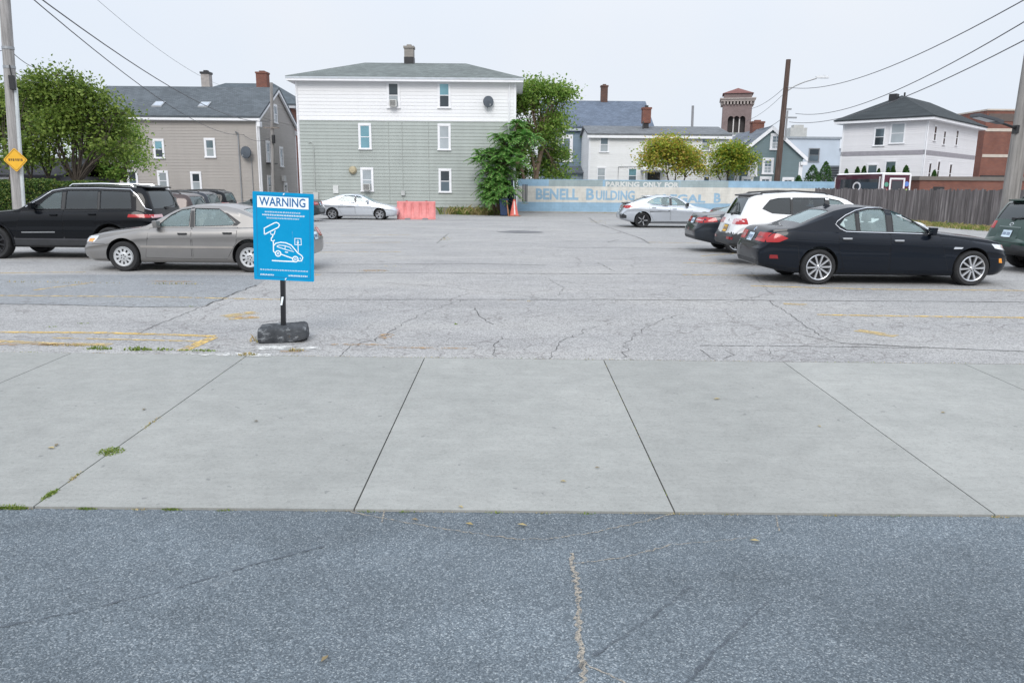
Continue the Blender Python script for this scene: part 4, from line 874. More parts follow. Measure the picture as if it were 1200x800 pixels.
q = at(319.5, 228, 50.5); q.z = 0; qt = at(318, 97, 50.5)
p4 = pole('thin grey utility pole standing before the taupe gable wall', q, qt, .13, .10, polemat('pale grey pole wood', (.30, .285, .275)))
on4 = lambda z: (qt - q) * (z / qt.z)
mb = MB(); c4 = on4(at(321, 163, 50.5).z) + Vector((.12, -.15, 0)); mb.lathe([(.01, -.28), (.11, -.28), (.12, .1), (.11, .24), (.01, .26)], lambda a, b, h: c4 + Vector((a, b, h)), 12); mb.build('splice_case', DARK, p4, smooth=True)
mb = MB(); z = at(318, 150, 50.5).z; mb.box(on4(z) + Vector((-.5, -.17, -.05)), on4(z) + Vector((.5, -.12, .05))); mb.build('cross_arm', polemat('cross arm wood', (.25, .22, .2)), p4)
q = at(812, 160, 90); q.z = 0; qt5 = at(812, 124, 90)
pole('distant thin grey pole rising beyond the long white roof', q, qt5, .17, .14, plain('far pole grey', (.24, .24, .25), .9))
WIRE = plain('grey black cable', (.09, .09, .10), .6)
def wire(label, a, b, sag, r=.012, mid=None):
    a, b = Vector(a), Vector(b); n = 24; o_ = a.copy(); pts = []
    for i in range(n + 1):
        t = i / n; p = a.lerp(b, t); p.z -= sag * 4 * t * (1-t); pts.append(p - o_)
    mb = MB(); mb.tube(pts, r, 5); o = mb.build('cable', WIRE, None, smooth=True); o.location = o_; return tag(o, label, 'cable', 'overhead cables')
wire('upper of twin cables sloping from top left to the thin grey pole', at(20, -22, 15), Vector(qt) + Vector((.1, 0, -2.3)), .9, .014)
wire('lower of twin cables sloping from top left to the taupe house mast', at(14, -22, 15), bh.location + fs0(0, 0, 0)*0 + Vector((-.95, -.1, 5.0)), .8, .012)
wire('faint thin cable crossing the open sky above the taupe roof', at(105, -8, 40), at(258, 100, 66), .5, .010)
wire('short cable from the sign pole down into left tree crowns', P1b + onp(5.75), at(60, 78, 34), .3, .012)
wire('thin lower cable from the sign pole into left tree crowns', P1b + onp(5.2), at(62, 92, 34), .3, .009)
wire('cable leaving the sign pole towards the left picture edge', P1b + onp(5.72), at(-60, 58, 26), .1, .011)
wire('highest of three cables from brown pole to the upper right', P3b + on3(at(922, 102, 58).z) , at(1270, -40, 19.6), 1.0, .018)
wire('middle of three cables from brown pole to the upper right', P3b + on3(at(920, 133, 58).z) + Vector((.9, 0, 0)), at(1270, -17, 19.6), 1.0, .018)
wire('lowest of three cables from brown pole to the upper right', P3b + on3(at(920, 143, 58).z) + Vector((.5, 0, 0)), at(1270, 10, 19.6), .9, .018)
wire('cable sloping left from the brown pole toward the tower top', P3b + on3(at(922, 101, 58).z), at(878, 128, 75), .3, .018)
wire('second thinner cable sloping left from brown pole toward tower', P3b + on3(at(920, 108, 58).z), at(874, 142, 75), .3, .014)
wire('low cable from brown pole to the teal house chimney', P3b + on3(at(918, 138, 58).z), at(888, 152, 62.5), .2, .016)
wire('service cable between taupe wall mast and thin grey pole', bh.location + Vector((-1.0, -.2, 5.0)), q*0 + Vector((at(319, 160, 50.4))), .35, .014)

# ------------------------------------------------------------------ warning sign on its rubber foot
BLUE = NT('bright blue sign sheet'); BLUE.col(BLUE.ramp(BLUE.noise(3, 4, .6), [(.3, (.0, .215, .47)), (.7, (.0, .24, .52))])); _w = BLUE.noise(40, 5, .7, vec=BLUE.obj(), stretch=(1, 1, .15)); BLUE.col(BLUE.mix(BLUE.ramp(_w, [(.66, 0.0), (.72, .3)]), BLUE.ramp(BLUE.noise(3, 5, .65), [(.3, (.0, .255, .50)), (.7, (.005, .295, .565))]), (.45, .55, .62))); BLUE.set(rough=.42, spec=.12); BLUE = BLUE.mat
SWH = plain('white sign print', (.80, .86, .90), .45, .04); NAVY = plain('dark blue sign print', (.015, .12, .30), .45, .05)
sg = thing('warning_sign', 'bright blue warning sign with camera and tow pictogram on black post', 'sign', (g(332, 398.5).x, g(332, 398.5).y, 0), R(1))
YS = sg.location.y - .03; SX = lambda px: .03 + (px - 332.5) / (pxm(YS) * 1.008); SZ = lambda py: at(332.5, py, YS).z     # sheet plan: measured on the sign itself
x0, x1, z0, z1 = SX(297), SX(367.5), SZ(328.5), SZ(225.5)
def rrect(x0, x1, z0, z1, r, n=5):
    out = []
    for cx, cz, a0 in ((x1-r, z0+r, -90), (x1-r, z1-r, 0), (x0+r, z1-r, 90), (x0+r, z0+r, 180)):
        out += [(cx + r*math.cos(R(a0 + 90*i/n)), cz + r*math.sin(R(a0 + 90*i/n))) for i in range(n+1)]
    return out
q = rrect(x0, x1, z0, z1, .012); mb = MB(); mb.prism([(x, -.03, z) for x, z in q], [(x, -.026, z) for x, z in q]); mb.build('panel', BLUE, sg)
fr = lambda s, d, z: Vector((s, -.03 - d, z))
def stroke(mb, pts, w, d, m=None, closed=False):
    P = [Vector((x, z)) for x, z in pts]; n = len(P); Ls, Rs = [], []
    for i in range(n):
        a = P[(i-1) % n] if closed or i else P[i]; b = P[(i+1) % n] if closed or i < n-1 else P[i]
        t = (b - a).normalized(); nn = Vector((-t.y, t.x)) * w/2; Ls.append(P[i] + nn); Rs.append(P[i] - nn)
    k = mb.vs([fr(p.x, d, p.y) for p in Ls]); k2 = mb.vs([fr(p.x, d, p.y) for p in Rs])
    for i in range(n if closed else n-1): j = (i+1) % n; mb.face((k+i, k+j, k2+j, k2+i), m)
mb = MB()
stroke(mb, rrect(SX(301.5), SX(363), SZ(325), SZ(229), .006, 2), .0045, .0012, 1, True)
mb.poly([fr(SX(a), .002, SZ(b)) for a, b in ((302.3, 244), (361.5, 244), (361.5, 230.5), (302.3, 230.5))], 0)
add_text(mb, 'WARNING', fr, SX(304.6), SZ(241.6), .135, SX(358) - SX(304.6), .0034, .0022, 1)
def lines(rows):
    for xa, xb, y, h, bold in rows:                 # lettering too fine to read in the photograph: rows of strokes
        x = xa
        while x < xb:
            w = rnd.uniform(.9, 2.0); k = 0
            while k < w*2.2 and x + k*.62 < xb:
                hh = h * rnd.uniform(.75, 1.0); mb.poly([fr(SX(x+k*.62), .002, SZ(y)), fr(SX(x+k*.62+(.42 if bold else .32)), .002, SZ(y)), fr(SX(x+k*.62+(.42 if bold else .32)), .002, SZ(y-hh)), fr(SX(x+k*.62), .002, SZ(y-hh))], 0); k += 1
            x += k*.62 + .5
lines([(311, 352, 249.6, 1.7, 0), (308, 357, 253.2, 1.9, 1), (313, 350.5, 256.7, 1.7, 0), (304.4, 360, 317.3, 1.5, 0), (304.4, 321, 323.3, 1.8, 1), (337.5, 360, 323.3, 1.8, 1)])
PX = lambda pts: [(SX(300 + x*72/823), SZ(260 + y*70/800)) for x, y in pts]
sw = .0125
stroke(mb, PX([(115, 178), (113, 95), (245, 20), (275, 10), (305, 22), (316, 45), (300, 75), (115, 178)]), sw, .002, 0, False)
stroke(mb, PX([(195, 150), (205, 175), (245, 170), (258, 120)]), sw*.8, .002, 0); stroke(mb, PX([(228, 178), (222, 205), (205, 225), (205, 255), (232, 265), (250, 245)]), sw, .002, 0)
stroke(mb, PX([(232, 265), (232, 400), (262, 425)]), sw, .002, 0)
stroke(mb, PX([(240, 320), (262, 290), (330, 272), (400, 278), (470, 305), (510, 350), (555, 405), (610, 440), (622, 465), (605, 510), (560, 512)]), sw, .002, 0)
stroke(mb, PX([(330, 432), (400, 455), (485, 480)]), sw, .002, 0); stroke(mb, PX([(208, 522), (350, 524), (520, 522)]), sw*1.1, .002, 0)
stroke(mb, PX([(280, 325), (310, 312), (385, 316), (450, 335), (505, 392), (400, 368), (280, 335), (280, 325)]), sw*.7, .002, 0); stroke(mb, PX([(390, 318), (385, 362)]), sw*.6, .002, 0); stroke(mb, PX([(385, 400), (425, 404)]), sw*.9, .002, 0); stroke(mb, PX([(590, 462), (585, 480), (600, 490)]), sw*.6, .002, 0)
for cx, cy in ((293, 425), (523, 490)):
    for rr, w_ in ((36, sw), (12, sw*.6)): stroke(mb, PX([(cx + rr*math.cos(6.283*i/20), cy + rr*math.sin(6.283*i/20)) for i in range(20)]), w_, .0022, 0, True)
stroke(mb, PX([(518, 212), (600, 212), (604, 296), (518, 296)]), sw*.8, .002, 0, True); stroke(mb, PX([(560, 298), (562, 395)]), sw*.7, .002, 0); add_text(mb, '$', fr, PX([(545, 0)])[0][0], PX([(0, 280)])[0][1], .05, .022, .002, .002, 0)
mb.build('lettering', [SWH, NAVY], sg, fix=False)
mb = MB()
for px, py in ((333, 227.3), (334, 326.6)): mb.lathe([(.0, .006), (.006, .006), (.008, .001)], lambda a, b, h, px=px, py=py: fr(SX(px) + a, h, SZ(py) + b), 8); stroke(mb, [(SX(px-.6), SZ(py+1.1)), (SX(px+1), SZ(py-1.2))], .008, .004)
mb.build('bolt', SWH, sg, fix=False)
mb = MB(); mb.box((-.022, -.024, .05), (.030, .028, 1.66)); mb.build('post', plain('black painted post', (.012, .013, .016), .35, .3), sg, bevel=.005)
mb = MB()
mb.poly([(-.0225, -.0255, .42), (-.0, -.0255, .42), (.018, -.0255, .52), (-.006, -.0255, .52)])
mb.build('tape', SWH, sg, fix=False)
mb = MB(); cx, cy = .0, .02; rnd2 = random.Random(3); rings = []
for z, kx, ky in ((-.0, .98, .98), (.03, 1.02, 1.02), (.10, 1.01, 1.01), (.145, .985, .985), (.165, .95, .945), (.175, .89, .87), (.182, .3, .3)):
    pts = []
    for i in range(48):
        a = 6.2832*i/48; c_, s_ = math.cos(a), math.sin(a); x = .30*kx*math.copysign(abs(c_)**.11, c_); y = .19*ky*math.copysign(abs(s_)**.11, s_); x, y = x*.92*math.cos(.2) - y*math.sin(.2), x*.92*math.sin(.2) + y*math.cos(.2)
        b = 1 + rnd2.uniform(-.012, .012) + .025*math.sin(3*a + z*9); lip = .035 if (z < .05 and x > .12 and y < 0) else 0
        pts.append((cx + x*b, cy + y*b, z + rnd2.uniform(-.003, .003) + lip + .012*math.sin(2*a)*(z > .1)))
    rings.append(mb.vs(pts))
for q, w in zip(rings, rings[1:]):
    for j in range(48): mb.face((q+j, q+(j+1) % 48, w+(j+1) % 48, w+j))
mb.face([rings[-1]+j for j in range(48)])
t = NT('scuffed black rubber'); o = t.obj(); sc_ = t.noise(9, 7, .75, vec=o, stretch=(1, 1, 2.5)); base = t.ramp(t.noise(5, 6, .7, vec=o), [(.3, (.016, .018, .022)), (.7, (.06, .065, .072))])
base = t.mix(t.ramp(sc_, [(.54, 0.0), (.66, .8)]), base, (.33, .345, .36)); base = t.mix(t.ramp(t.noise(6, 5, .7, vec=o, stretch=(2, 1, 1)), [(.66, 0.0), (.72, .7)]), base, (.30, .17, .05))
t.col(base); t.set(rough=.75); t.bump(sc_, .5, .02); mb.build('rubber_base', t.mat, sg, smooth=True)

for o_ in kids(sg):
    if not o_.name.startswith('rubber'): o_.rotation_euler = (0, R(2.3), 0)
# ------------------------------------------------------------------ plastic barrier, cone, bits beside the house
jb = thing('plastic_barrier', 'faded red plastic road barrier beside silver sedan', 'barrier', (g(488, 257).x, 41.0, 0), R(6))
RED = plain('sun faded red plastic', (.66, .225, .215), .55, .14, 4)
mb = MB(); n = 49; Lb = 2.05; rr_ = []
def bprof(s):                                        # half depth by height, pinched at ribs
    rib = abs(((s / Lb * 5) % 1) - .5); k = .0 if rib < .34 else .075
    return [(.23, .0), (.23, .12), (.13 + .02 - k, .32), (.09 - k*.6, .55), (.08 - k*.4, .80), (.075, .84), (.075, .93), (.05, .95)]
for i in range(n):
    s = Lb*i/(n-1); e = .0 if 0 < i < n-1 else .02
    P = bprof(s); foot = .07 if (abs(s-.55) < .14 or abs(s-1.5) < .14) else 0
    top = .035 if abs(s - Lb*.28) < .12 or abs(s - Lb*.72) < .12 else 0
    rr_.append(mb.vs([(s - Lb/2, -d + e, max(z, foot) - (0 if z < .9 else top*.0)) for d, z in P] + [(s - Lb/2, d - e, max(z, foot)) for d, z in P[::-1]]))
for q, w in zip(rr_, rr_[1:]):
    for j in range(16): mb.face((q+j, q+(j+1) % 16, w+(j+1) % 16, w+j))
mb.face([rr_[0]+j for j in range(16)]); mb.face([rr_[-1]+j for j in range(16)]); mb.build('shell', RED, jb, smooth=True)
mb = MB(); mb.tube([(-.5, 0, .95), (-.5, 0, .975)], .06, 12); mb.tube([(.55, 0, .95), (.55, 0, .975)], .06, 12); mb.build('fill_cap', plain('darker red cap', (.4, .06, .06), .5), jb)
def cone(label, loc, h, mat, k=1.0):
    t = thing('traffic_cone', label, 'traffic cone', loc, R(12)); w = h*.27*k
    mb = MB(); mb.box((-w, -w, 0), (w, w, .05)); mb.build('base', plain('brown dirty cone foot', (.30, .12, .07), .8), t, bevel=.012)
    mb = MB(); mb.lathe([(w*.86, .05), (w*.80, .09), (w*.20, h*.98), (w*.16, h), (.0, h)], lambda a, b, z: Vector((a, b, z)), 24); mb.build('body', mat, t, smooth=True)
    return t
CO = plain('faded red cone plastic', (.62, .135, .105), .6, .15)
cp = g(602.5, 251.5); cp.y = 46.3; cp.x = at(602.5, 251, 46.3).x
c = cone('large faded red traffic cone at the end of the mural wall', cp, 1.02, CO, 1.2)
mb = MB(); mb.tube([(-.02, -.29, .1), (-.03, -.1, .9)], [.05, .03], 6); mb.build('stripe', plain('pale stripe', (.75, .66, .62), .6), c)
mb = MB(); mb.tube([(0, 0, 0), (.02, .03, 1.0), (-.05, .05, 2.1)], [.035, .035, .03], 8); o = mb.build('pipe', plain('pale blue pipe', (.5, .58, .64), .5), None, smooth=True); o.location = (cp.x - .0, cp.y + .45, 0); tag(o, 'pale thin pipe standing upright behind the red cone', 'pipe')
fu = thing('folded_umbrella', 'dark navy folded umbrella standing behind the red cone', 'umbrella', (cp.x - .15, cp.y + .75, 0))
mb = MB(); mb.lathe([(.05, 0.1), (.20, .5), (.26, .9), (.17, 1.6), (.07, 2.05), (.02, 2.2)], lambda a, b, z: Vector((a*(1 + .12*math.sin(4*math.atan2(b, a))), b, z)), 24); mb.build('cloth', plain('navy cloth', (.018, .025, .05), .85), fu, smooth=True); mb = MB(); mb.tube([(0, 0, 0), (0, 0, 2.3)], .02, 8); mb.build('shaft', GREYM, fu)
bp = at(590.5, 250, 49.0); bn = thing('blue_bin', 'dark blue wheeled bin in the shade of sumac bush', 'bin', (at(590.5, 250, 46.6).x, 46.6, 0))
mb = MB(); mb.prism([(-.2, -.22, .04), (.2, -.22, .04), (.2, .22, .04), (-.2, .22, .04)], [(-.27, -.28, .95), (.27, -.28, .95), (.27, .28, .95), (-.27, .28, .95)]); mb.build('tub', plain('navy bin plastic', (.018, .04, .10), .5), bn, bevel=.02)
mb = MB(); mb.box((-.29, -.31, .95), (.29, .3, 1.03)); mb.build('lid', plain('navy bin lid', (.02, .05, .12), .45), bn, bevel=.02); mb = MB(); mb.tube([(-.24, .24, .1), (.24, .24, .1)], .1, 14); mb.build('wheel', DARK, bn)
mb = MB(); mb.tube([(0, 0, 0), (-.12, .06, .95)], .035, 8); o = mb.build('wooden_stake', plain('orange brown stake', (.42, .2, .1), .7), None); o.location = (at(596, 250, 46.2).x, 46.2, 0); tag(o, 'short orange brown stake leaning between bin and cone', 'stake')
up = thing('patio_umbrella', 'dark open patio umbrella in front of pale blue block', 'umbrella', (at(958.5, 210, 66).x, 66, 0))
mb = MB(); mb.lathe([(.02, 3.22), (.5, 3.0), (.95, 2.72), (.97, 2.6)], lambda a, b, z: Vector((a, b, z)), 8); mb.build('canopy', plain('charcoal canopy', (.04, .042, .05), .8), up); mb = MB(); mb.tube([(0, 0, 0), (0, 0, 3.25)], .03, 8); mb.build('shaft', GREYM, up)

# ------------------------------------------------------------------ minibus behind the fence
bu = thing('minibus', 'maroon and white minibus with rear door parked behind board fence', 'minibus', (at(1034, 215, 50).x, 50.0, 0), R(7))
MAR = paint('maroon bus paint', (.085, .018, .035), .1); BW = paint('white bus paint', (.78, .76, .77)); BG = glassmat('bus window glass', (.05, .055, .065), .15)
bw, bl, z0, z1 = 1.98, 7.0, .45, 2.86
mb = MB(); mb.box((0, 0, z0), (bw, bl-1.5, z1-.1)); mb.prism([(0, bl-1.5, z0), (bw, bl-1.5, z0), (bw, bl, z0), (0, bl, z0)], [(0, bl-1.5, z1-.1), (bw, bl-1.5, z1-.1), (bw*.85, bl-.5, z1-.5), (bw*.15, bl-.5, z1-.5)]); mb.build('body', MAR, bu, bevel=.06)
mb = MB(); mb.prism([(-.02, -.02, z1-.09), (bw+.02, -.02, z1-.09), (bw+.02, bl-1.3, z1-.09), (-.02, bl-1.3, z1-.09)], [(.12, .06, z1), (bw-.12, .06, z1), (bw-.12, bl-1.5, z1), (.12, bl-1.5, z1)]); mb.build('roof', BW, bu, bevel=.04)
mb = MB()
for x in (-.025, bw-.13): mb.box((x+.01, -.03, z0), (x+.125, .12, z1-.095))
mb.box((.1, -.035, z1-.15), (bw-.1, .1, z1-.095)); mb.build('rear_frame', BW, bu, bevel=.02)
mb = MB(); mb.box((.52, -.05, .7), (1.46, -.003, 2.45)); d = mb.build('rear_door', MAR, bu)
mb = MB()
for a, b in (((.45, .6), (.56, 2.52)), ((1.42, .6), (1.53, 2.52)), ((.56, 2.42), (1.42, 2.52))): mb.box((a[0], -.07, a[1]), (b[0], -.051, b[1]))
mb.build('door_frame', BW, d); mb = MB(); mb.box((.62, -.056, 1.5), (1.36, -.0515, 2.34)); mb.build('window', BG, d)
mb = MB()
for x, z, m_, r in ((.29, 2.1, 0, .15), (1.70, 2.14, 1, .16), (.27, 1.72, 2, .13), (1.72, 1.70, 3, .13)): mb.lathe([(.0, .012), (r, .012), (r, .0)], lambda a, b, h, x=x, z=z: Vector((x + a, -h - .001, z + b)), 20, m_)
mb.build('decal', [plain('green decal', (.10, .30, .22), .5), plain('blue decal', (.12, .22, .55), .5), plain('coral decal', (.6, .2, .18), .5), plain('lime decal', (.35, .5, .12), .5)], bu)
mb = MB(); mb.box((-.012, .45, 1.7), (-.002, bl-2.0, 2.45)); mb.build('side_window', BG, bu); mb = MB()
for y in (.3, 5.7): mb.box((-.03, y-.04, z0+.2), (-.003, y+.06, z1-.25))
for i in range(16): a0, a1 = 6.283*i/16, 6.283*(i+1)/16; mb.prism([(-.02, 2.9 + rr*1.5*math.cos(a), 1.95 + rr*math.sin(a)) for rr, a in ((.22, a0), (.33, a0), (.33, a1), (.22, a1))], [(-.013, 2.9 + rr*1.5*math.cos(a), 1.95 + rr*math.sin(a)) for rr, a in ((.22, a0), (.33, a0), (.33, a1), (.22, a1))])
mb.build('side_trim', BW, bu)
for y in (1.3, bl-1.6):
    for x in (.14, bw-.14): mb = MB(); mb.tube([(x-.12, y, .4), (x+.12, y, .4)], .4, 20); mb.build('wheel', DARK, bu)
# ------------------------------------------------------------------ trees and shrubs
BARK = plain('brown grey bark', (.085, .068, .055), .95, .35, 5, bump=.4); BARK2 = plain('tan bark', (.19, .135, .095), .95, .3, 5)
LEAF_A = leafmat('mid green leaves', [(.06, .11, .018), (.12, .19, .03), (.19, .27, .045), (.28, .35, .08)], .42)
LEAF_B = leafmat('fresh green leaves', [(0.077, 0.165, 0.024), (0.143, 0.259, 0.039), (0.220, 0.341, 0.061), (0.319, 0.418, 0.099)], .42)
LEAF_C = leafmat('turning leaves', [(0.172, 0.265, 0.034), (0.287, 0.380, 0.046), (0.414, 0.437, 0.057), (0.506, 0.414, 0.069), (0.483, 0.310, 0.081)], .45)
LEAF_D = leafmat('yellow green leaves', [(0.098, 0.195, 0.025), (0.179, 0.277, 0.033), (0.293, 0.358, 0.040), (0.488, 0.406, 0.048)], .4)
LEAF_S = leafmat('sumac leaflets', [(0.062, 0.175, 0.037), (0.106, 0.275, 0.056), (0.175, 0.375, 0.081), (0.275, 0.475, 0.125)], .4)
LEAF_H = leafmat('hedge leaves', [(0.026, 0.065, 0.013), (0.052, 0.111, 0.019), (0.098, 0.169, 0.033), (0.208, 0.221, 0.052)], .25)
LEAF_V = leafmat('arborvitae sprays', [(.03, .09, .022), (.055, .14, .03), (.09, .19, .045)], .3)
class Leaves:
    """many small folded leaves, collected fast in numpy"""
    def __init__(s, seed): s.r = np.random.default_rng(seed); s.V = []
    def add(s, P, size, up=.35):
        n = len(P); r = s.r; d = r.normal(size=(n, 3)); d /= np.linalg.norm(d, axis=1)[:, None]; d[:, 2] *= .7; d /= np.linalg.norm(d, axis=1)[:, None]
        q = r.normal(size=(n, 3)) + np.array([0, 0, up]); w = np.cross(d, q); w /= np.linalg.norm(w, axis=1)[:, None] + 1e-9; nn = np.cross(d, w)
        L = size * r.uniform(.6, 1.25, (n, 1)); a = P - d*L*.5; b = P + d*L*.5; m = P + nn*L*.08
        s.V.append(np.stack([a, m - w*L*.3 - d*L*.05, b, m + w*L*.3 - d*L*.05], 1))
    def build(s, name, mat, par):
        V = np.concatenate(s.V).reshape(-1, 3); n = len(V)//4; me = bpy.data.meshes.new(name)
        me.vertices.add(len(V)); me.vertices.foreach_set('co', V.ravel()); me.loops.add(4*n); me.polygons.add(n)
        me.loops.foreach_set('vertex_index', np.arange(4*n)); me.polygons.foreach_set('loop_start', np.arange(0, 4*n, 4)); me.update(calc_edges=True); me.validate()
        me.materials.append(mat); return link(name, me, par)
def branch(mb, a, b, r0, r1, rr, bend=.12, n=5):
    a, b = Vector(a), Vector(b); L = (b-a).length; off = Vector((rr.uniform(-1, 1), rr.uniform(-1, 1), rr.uniform(-.2, .6))) * L * bend
    pts = [a.lerp(b, i/n) + off * math.sin(math.pi*i/n) for i in range(n+1)]; mb.tube(pts, [r0 + (r1-r0)*i/n for i in range(n+1)], 7, caps=False); return pts
def tree(label, loc, blobs, trunks, leaf, bark, nclump, per, size, seed, spread=.34, name='broadleaf_tree', group=None, crown_z=None, tr=.12):
    """blobs: (x, y, z, rx, ry, rz) volumes the crown fills unevenly; trunks: (foot, fork, radius)"""
    t = thing(name, label, 'tree', loc, 0, group); rr = random.Random(seed); nr = np.random.default_rng(seed); mb = MB(); lv = Leaves(seed)
    forks = []
    for foot, fork, r in trunks: branch(mb, foot, fork, r, r*.6, rr, .06, 6); forks.append((Vector(fork), r*.6))
    vol = [b[3]*b[4]*b[5] for b in blobs]; tips = []
    for _ in range(nclump):
        b = rr.choices(blobs, vol)[0]; d = nr.normal(size=3); d /= np.linalg.norm(d); q = rr.random()**.42
        tips.append((Vector((b[0] + d[0]*b[3]*q, b[1] + d[1]*b[4]*q, b[2] + d[2]*b[5]*q)), q, b))
    limbs = []
    for b in blobs:
        f, r = min(forks, key=lambda k: (k[0] - Vector(b[:3])).length); e = Vector(b[:3]) + Vector((0, 0, b[5]*.25)); pts = branch(mb, f, e, r*.36, r*.12, rr, .14, 6); limbs.append((b, pts, r*.4))
        for k in range(2):
            d = Vector((rr.uniform(-1, 1)*b[3], rr.uniform(-1, 1)*b[4], rr.uniform(-.2, 1)*b[5]))*.7; s_ = pts[rr.randint(2, 5)]; pp = branch(mb, s_, Vector(b[:3]) + d, r*.16, r*.05, rr, .12, 5); limbs.append((b, pp, r*.4))
    for p, q, b in tips:
        if p.z < .25: p.z = .25 + rr.random()*.3
        cand = [(pt - p).length for bb, pts, r in limbs if bb is b for pt in pts]; allp = [pt for bb, pts, r in limbs if bb is b for pt in pts]; s_ = allp[cand.index(min(cand))]
        branch(mb, s_, p, .022*tr/.12, .006, rr, .1, 3)
        n = int(per * rr.uniform(.4, 1.5)); sp = spread * rr.uniform(.6, 1.3); P = nr.normal(size=(n, 3)) * np.array([sp, sp, sp*.62]) + np.array(p); tw = rr.random()
        P[:, 2] -= .15*sp*np.abs(P[:, 0]-p.x)/sp; lv.add(P, size)
    lv.build('crown', leaf, t); mb.build('trunk', bark, t, smooth=True, fix=False); return t
def rel(px, py, Y, o): p = at(px, py, Y); return (p.x - o[0], p.z - o[2])
def crown(o, Y, items, n=6, q=.52):                  # (px, py, rx_px, ry_px, depth offset): each mass breaks up into smaller boughs
    k = 1 / pxm(Y); out = []; rr = random.Random(int(items[0][0]*7 + items[0][1]))
    for px, py, rx, ry, dy in items:
        x, z = rel(px, py, Y, o); RX, RZ = rx*k, ry*k; RY = max(RX, RZ)*.85; m = max(3, int(n * min(1.4, RX*RZ/1.2)))
        for i in range(m):
            d = Vector((rr.gauss(0, 1), rr.gauss(0, 1), rr.gauss(0, 1))).normalized() * rr.uniform(.45, .82); f = q * rr.uniform(.6, 1.15)
            out.append((x + d.x*RX, dy + d.y*RY, z + d.z*RZ, RX*f, RY*f, RZ*f*.72))
    return out
# left row
Y = 31.0; o = (at(95, 240, Y).x, Y, 0)
tree('tall full green tree nearest the taupe house, left of its roof', o, crown(o, Y, [(70, 120, 42, 40, 0), (105, 155, 50, 42, .5), (140, 175, 28, 26, -.4), (60, 170, 40, 32, -.3), (30, 110, 30, 34, .6), (95, 105, 25, 24, .3), (120, 128, 20, 18, .3)]), [((.1, 0, 0), (-.2, .2, 1.7), .20), ((-.9, .3, 0), (-1.4, .3, 1.9), .16), ((-1.6, .1, 0), (-1.9, 0, 1.9), .12)], LEAF_A, BARK, 520, 40, .15, 11, .34, group='trees at the left edge of the lot')
Y = 35.0; o = (at(-15, 240, Y).x, Y, 0)
tree('wide dark green tree partly behind the sign pole at left edge', o, crown(o, Y, [(-10, 130, 50, 50, 0), (10, 165, 40, 36, .4), (-50, 150, 45, 45, .2), (15, 105, 22, 20, 0)]), [((0, 0, 0), (.2, 0, 2.2), .24), ((.9, .4, 0), (1.1, .3, 2.1), .15)], LEAF_A, BARK, 360, 42, .165, 12, .38, group='trees at the left edge of the lot')
Y = 44.0; o = (at(150, 230, Y).x, Y, 0)
tree('smaller bright green tree in front of the taupe wall', o, crown(o, Y, [(142, 168, 27, 30, 0), (158, 185, 14, 18, -.2), (122, 180, 24, 28, .2), (140, 200, 22, 14, 0)]), [((0, 0, 0), (-.1, 0, 1.8), .12)], LEAF_B, BARK, 210, 40, .185, 13, .38, group='trees at the left edge of the lot')
# trees at the side of the green house
Y = 56.0; o = (at(626, 245, Y).x, Y, 0)
tree('tall leafy tree with tan forked trunk between green and white houses', o, crown(o, Y, [(632, 108, 27, 24, 0), (655, 118, 14, 22, .2), (610, 130, 18, 28, .3), (640, 150, 26, 24, .2), (620, 165, 26, 26, .5), (648, 190, 18, 26, .9), (604, 175, 16, 26, .6), (640, 202, 24, 14, 1.2), (615, 195, 20, 20, 1.2)]), [((0, 0, 0), (.55, 0, 4.6), .24), ((-.3, .1, 0), (-1.1, .1, 3.7), .16), ((.15, 0, 0), (-.25, .2, 4.2), .15)], LEAF_B, BARK2, 500, 42, .22, 21, .46)
def frond_tree(label, loc, stems, seed, fl=.9):
    t = thing('sumac_tree', label, 'tree', loc); rr = random.Random(seed); mb, lf = MB(), MB()
    for foot, top, r in stems:
        pts = branch(mb, foot, top, r, r*.4, rr, .06, 6); heads = [(pts[-1], 20), (pts[-2] + Vector((.15, -.2, 0)), 13), (pts[-3] + Vector((-.2, -.25, 0)), 11), (pts[-4] + Vector((.1, -.3, 0)), 8)]
        for k in range(3):
            e = Vector(top) + Vector((rr.uniform(-.9, .9), rr.uniform(-.9, .5), rr.uniform(-.9, .2))); branch(mb, pts[3], e, r*.4, r*.2, rr, .08, 4); heads.append((e, 15))
        for c, n in heads:
            for i in range(n):
                a = 6.283*i/n + rr.uniform(-.3, .3); el = rr.uniform(.05, 1.0); L = fl * rr.uniform(.7, 1.25); d = Vector((math.cos(a)*math.cos(el), math.sin(a)*math.cos(el), math.sin(el)))
                drop = rr.uniform(.35, .75); side = Vector((-math.sin(a), math.cos(a), 0)); N = 9; pp = [c + d*L*(j/N) - Vector((0, 0, 1))*drop*L*(j/N)**2 for j in range(N+1)]
                mb.tube([pp[0], pp[4], pp[9]], .008, 3, caps=False)
                for j in range(2, N+1):
                    tdir = (pp[j] - pp[j-1]).normalized()
                    for s_ in (-1, 1):
                        ll = .33*fl*(1.1 - .05*j)*rr.uniform(.8, 1.2); e = (side*s_ + tdir*.55 - Vector((0, 0, .28))).normalized()*ll; w = tdir*ll*.22; p = pp[j]
                        lf.poly([p, p + e*.45 + w, p + e, p + e*.45 - w])
    lf.build('crown', LEAF_S, t, fix=False); mb.build('trunk', BARK2, t, smooth=True, fix=False); return t
o = (at(583, 245, 47.8).x, 47.8, 0); 
S_ = lambda px, py, dy=0: (at(px + 3, py, 47.8).x - o[0], dy, at(px, py, 47.8).z)
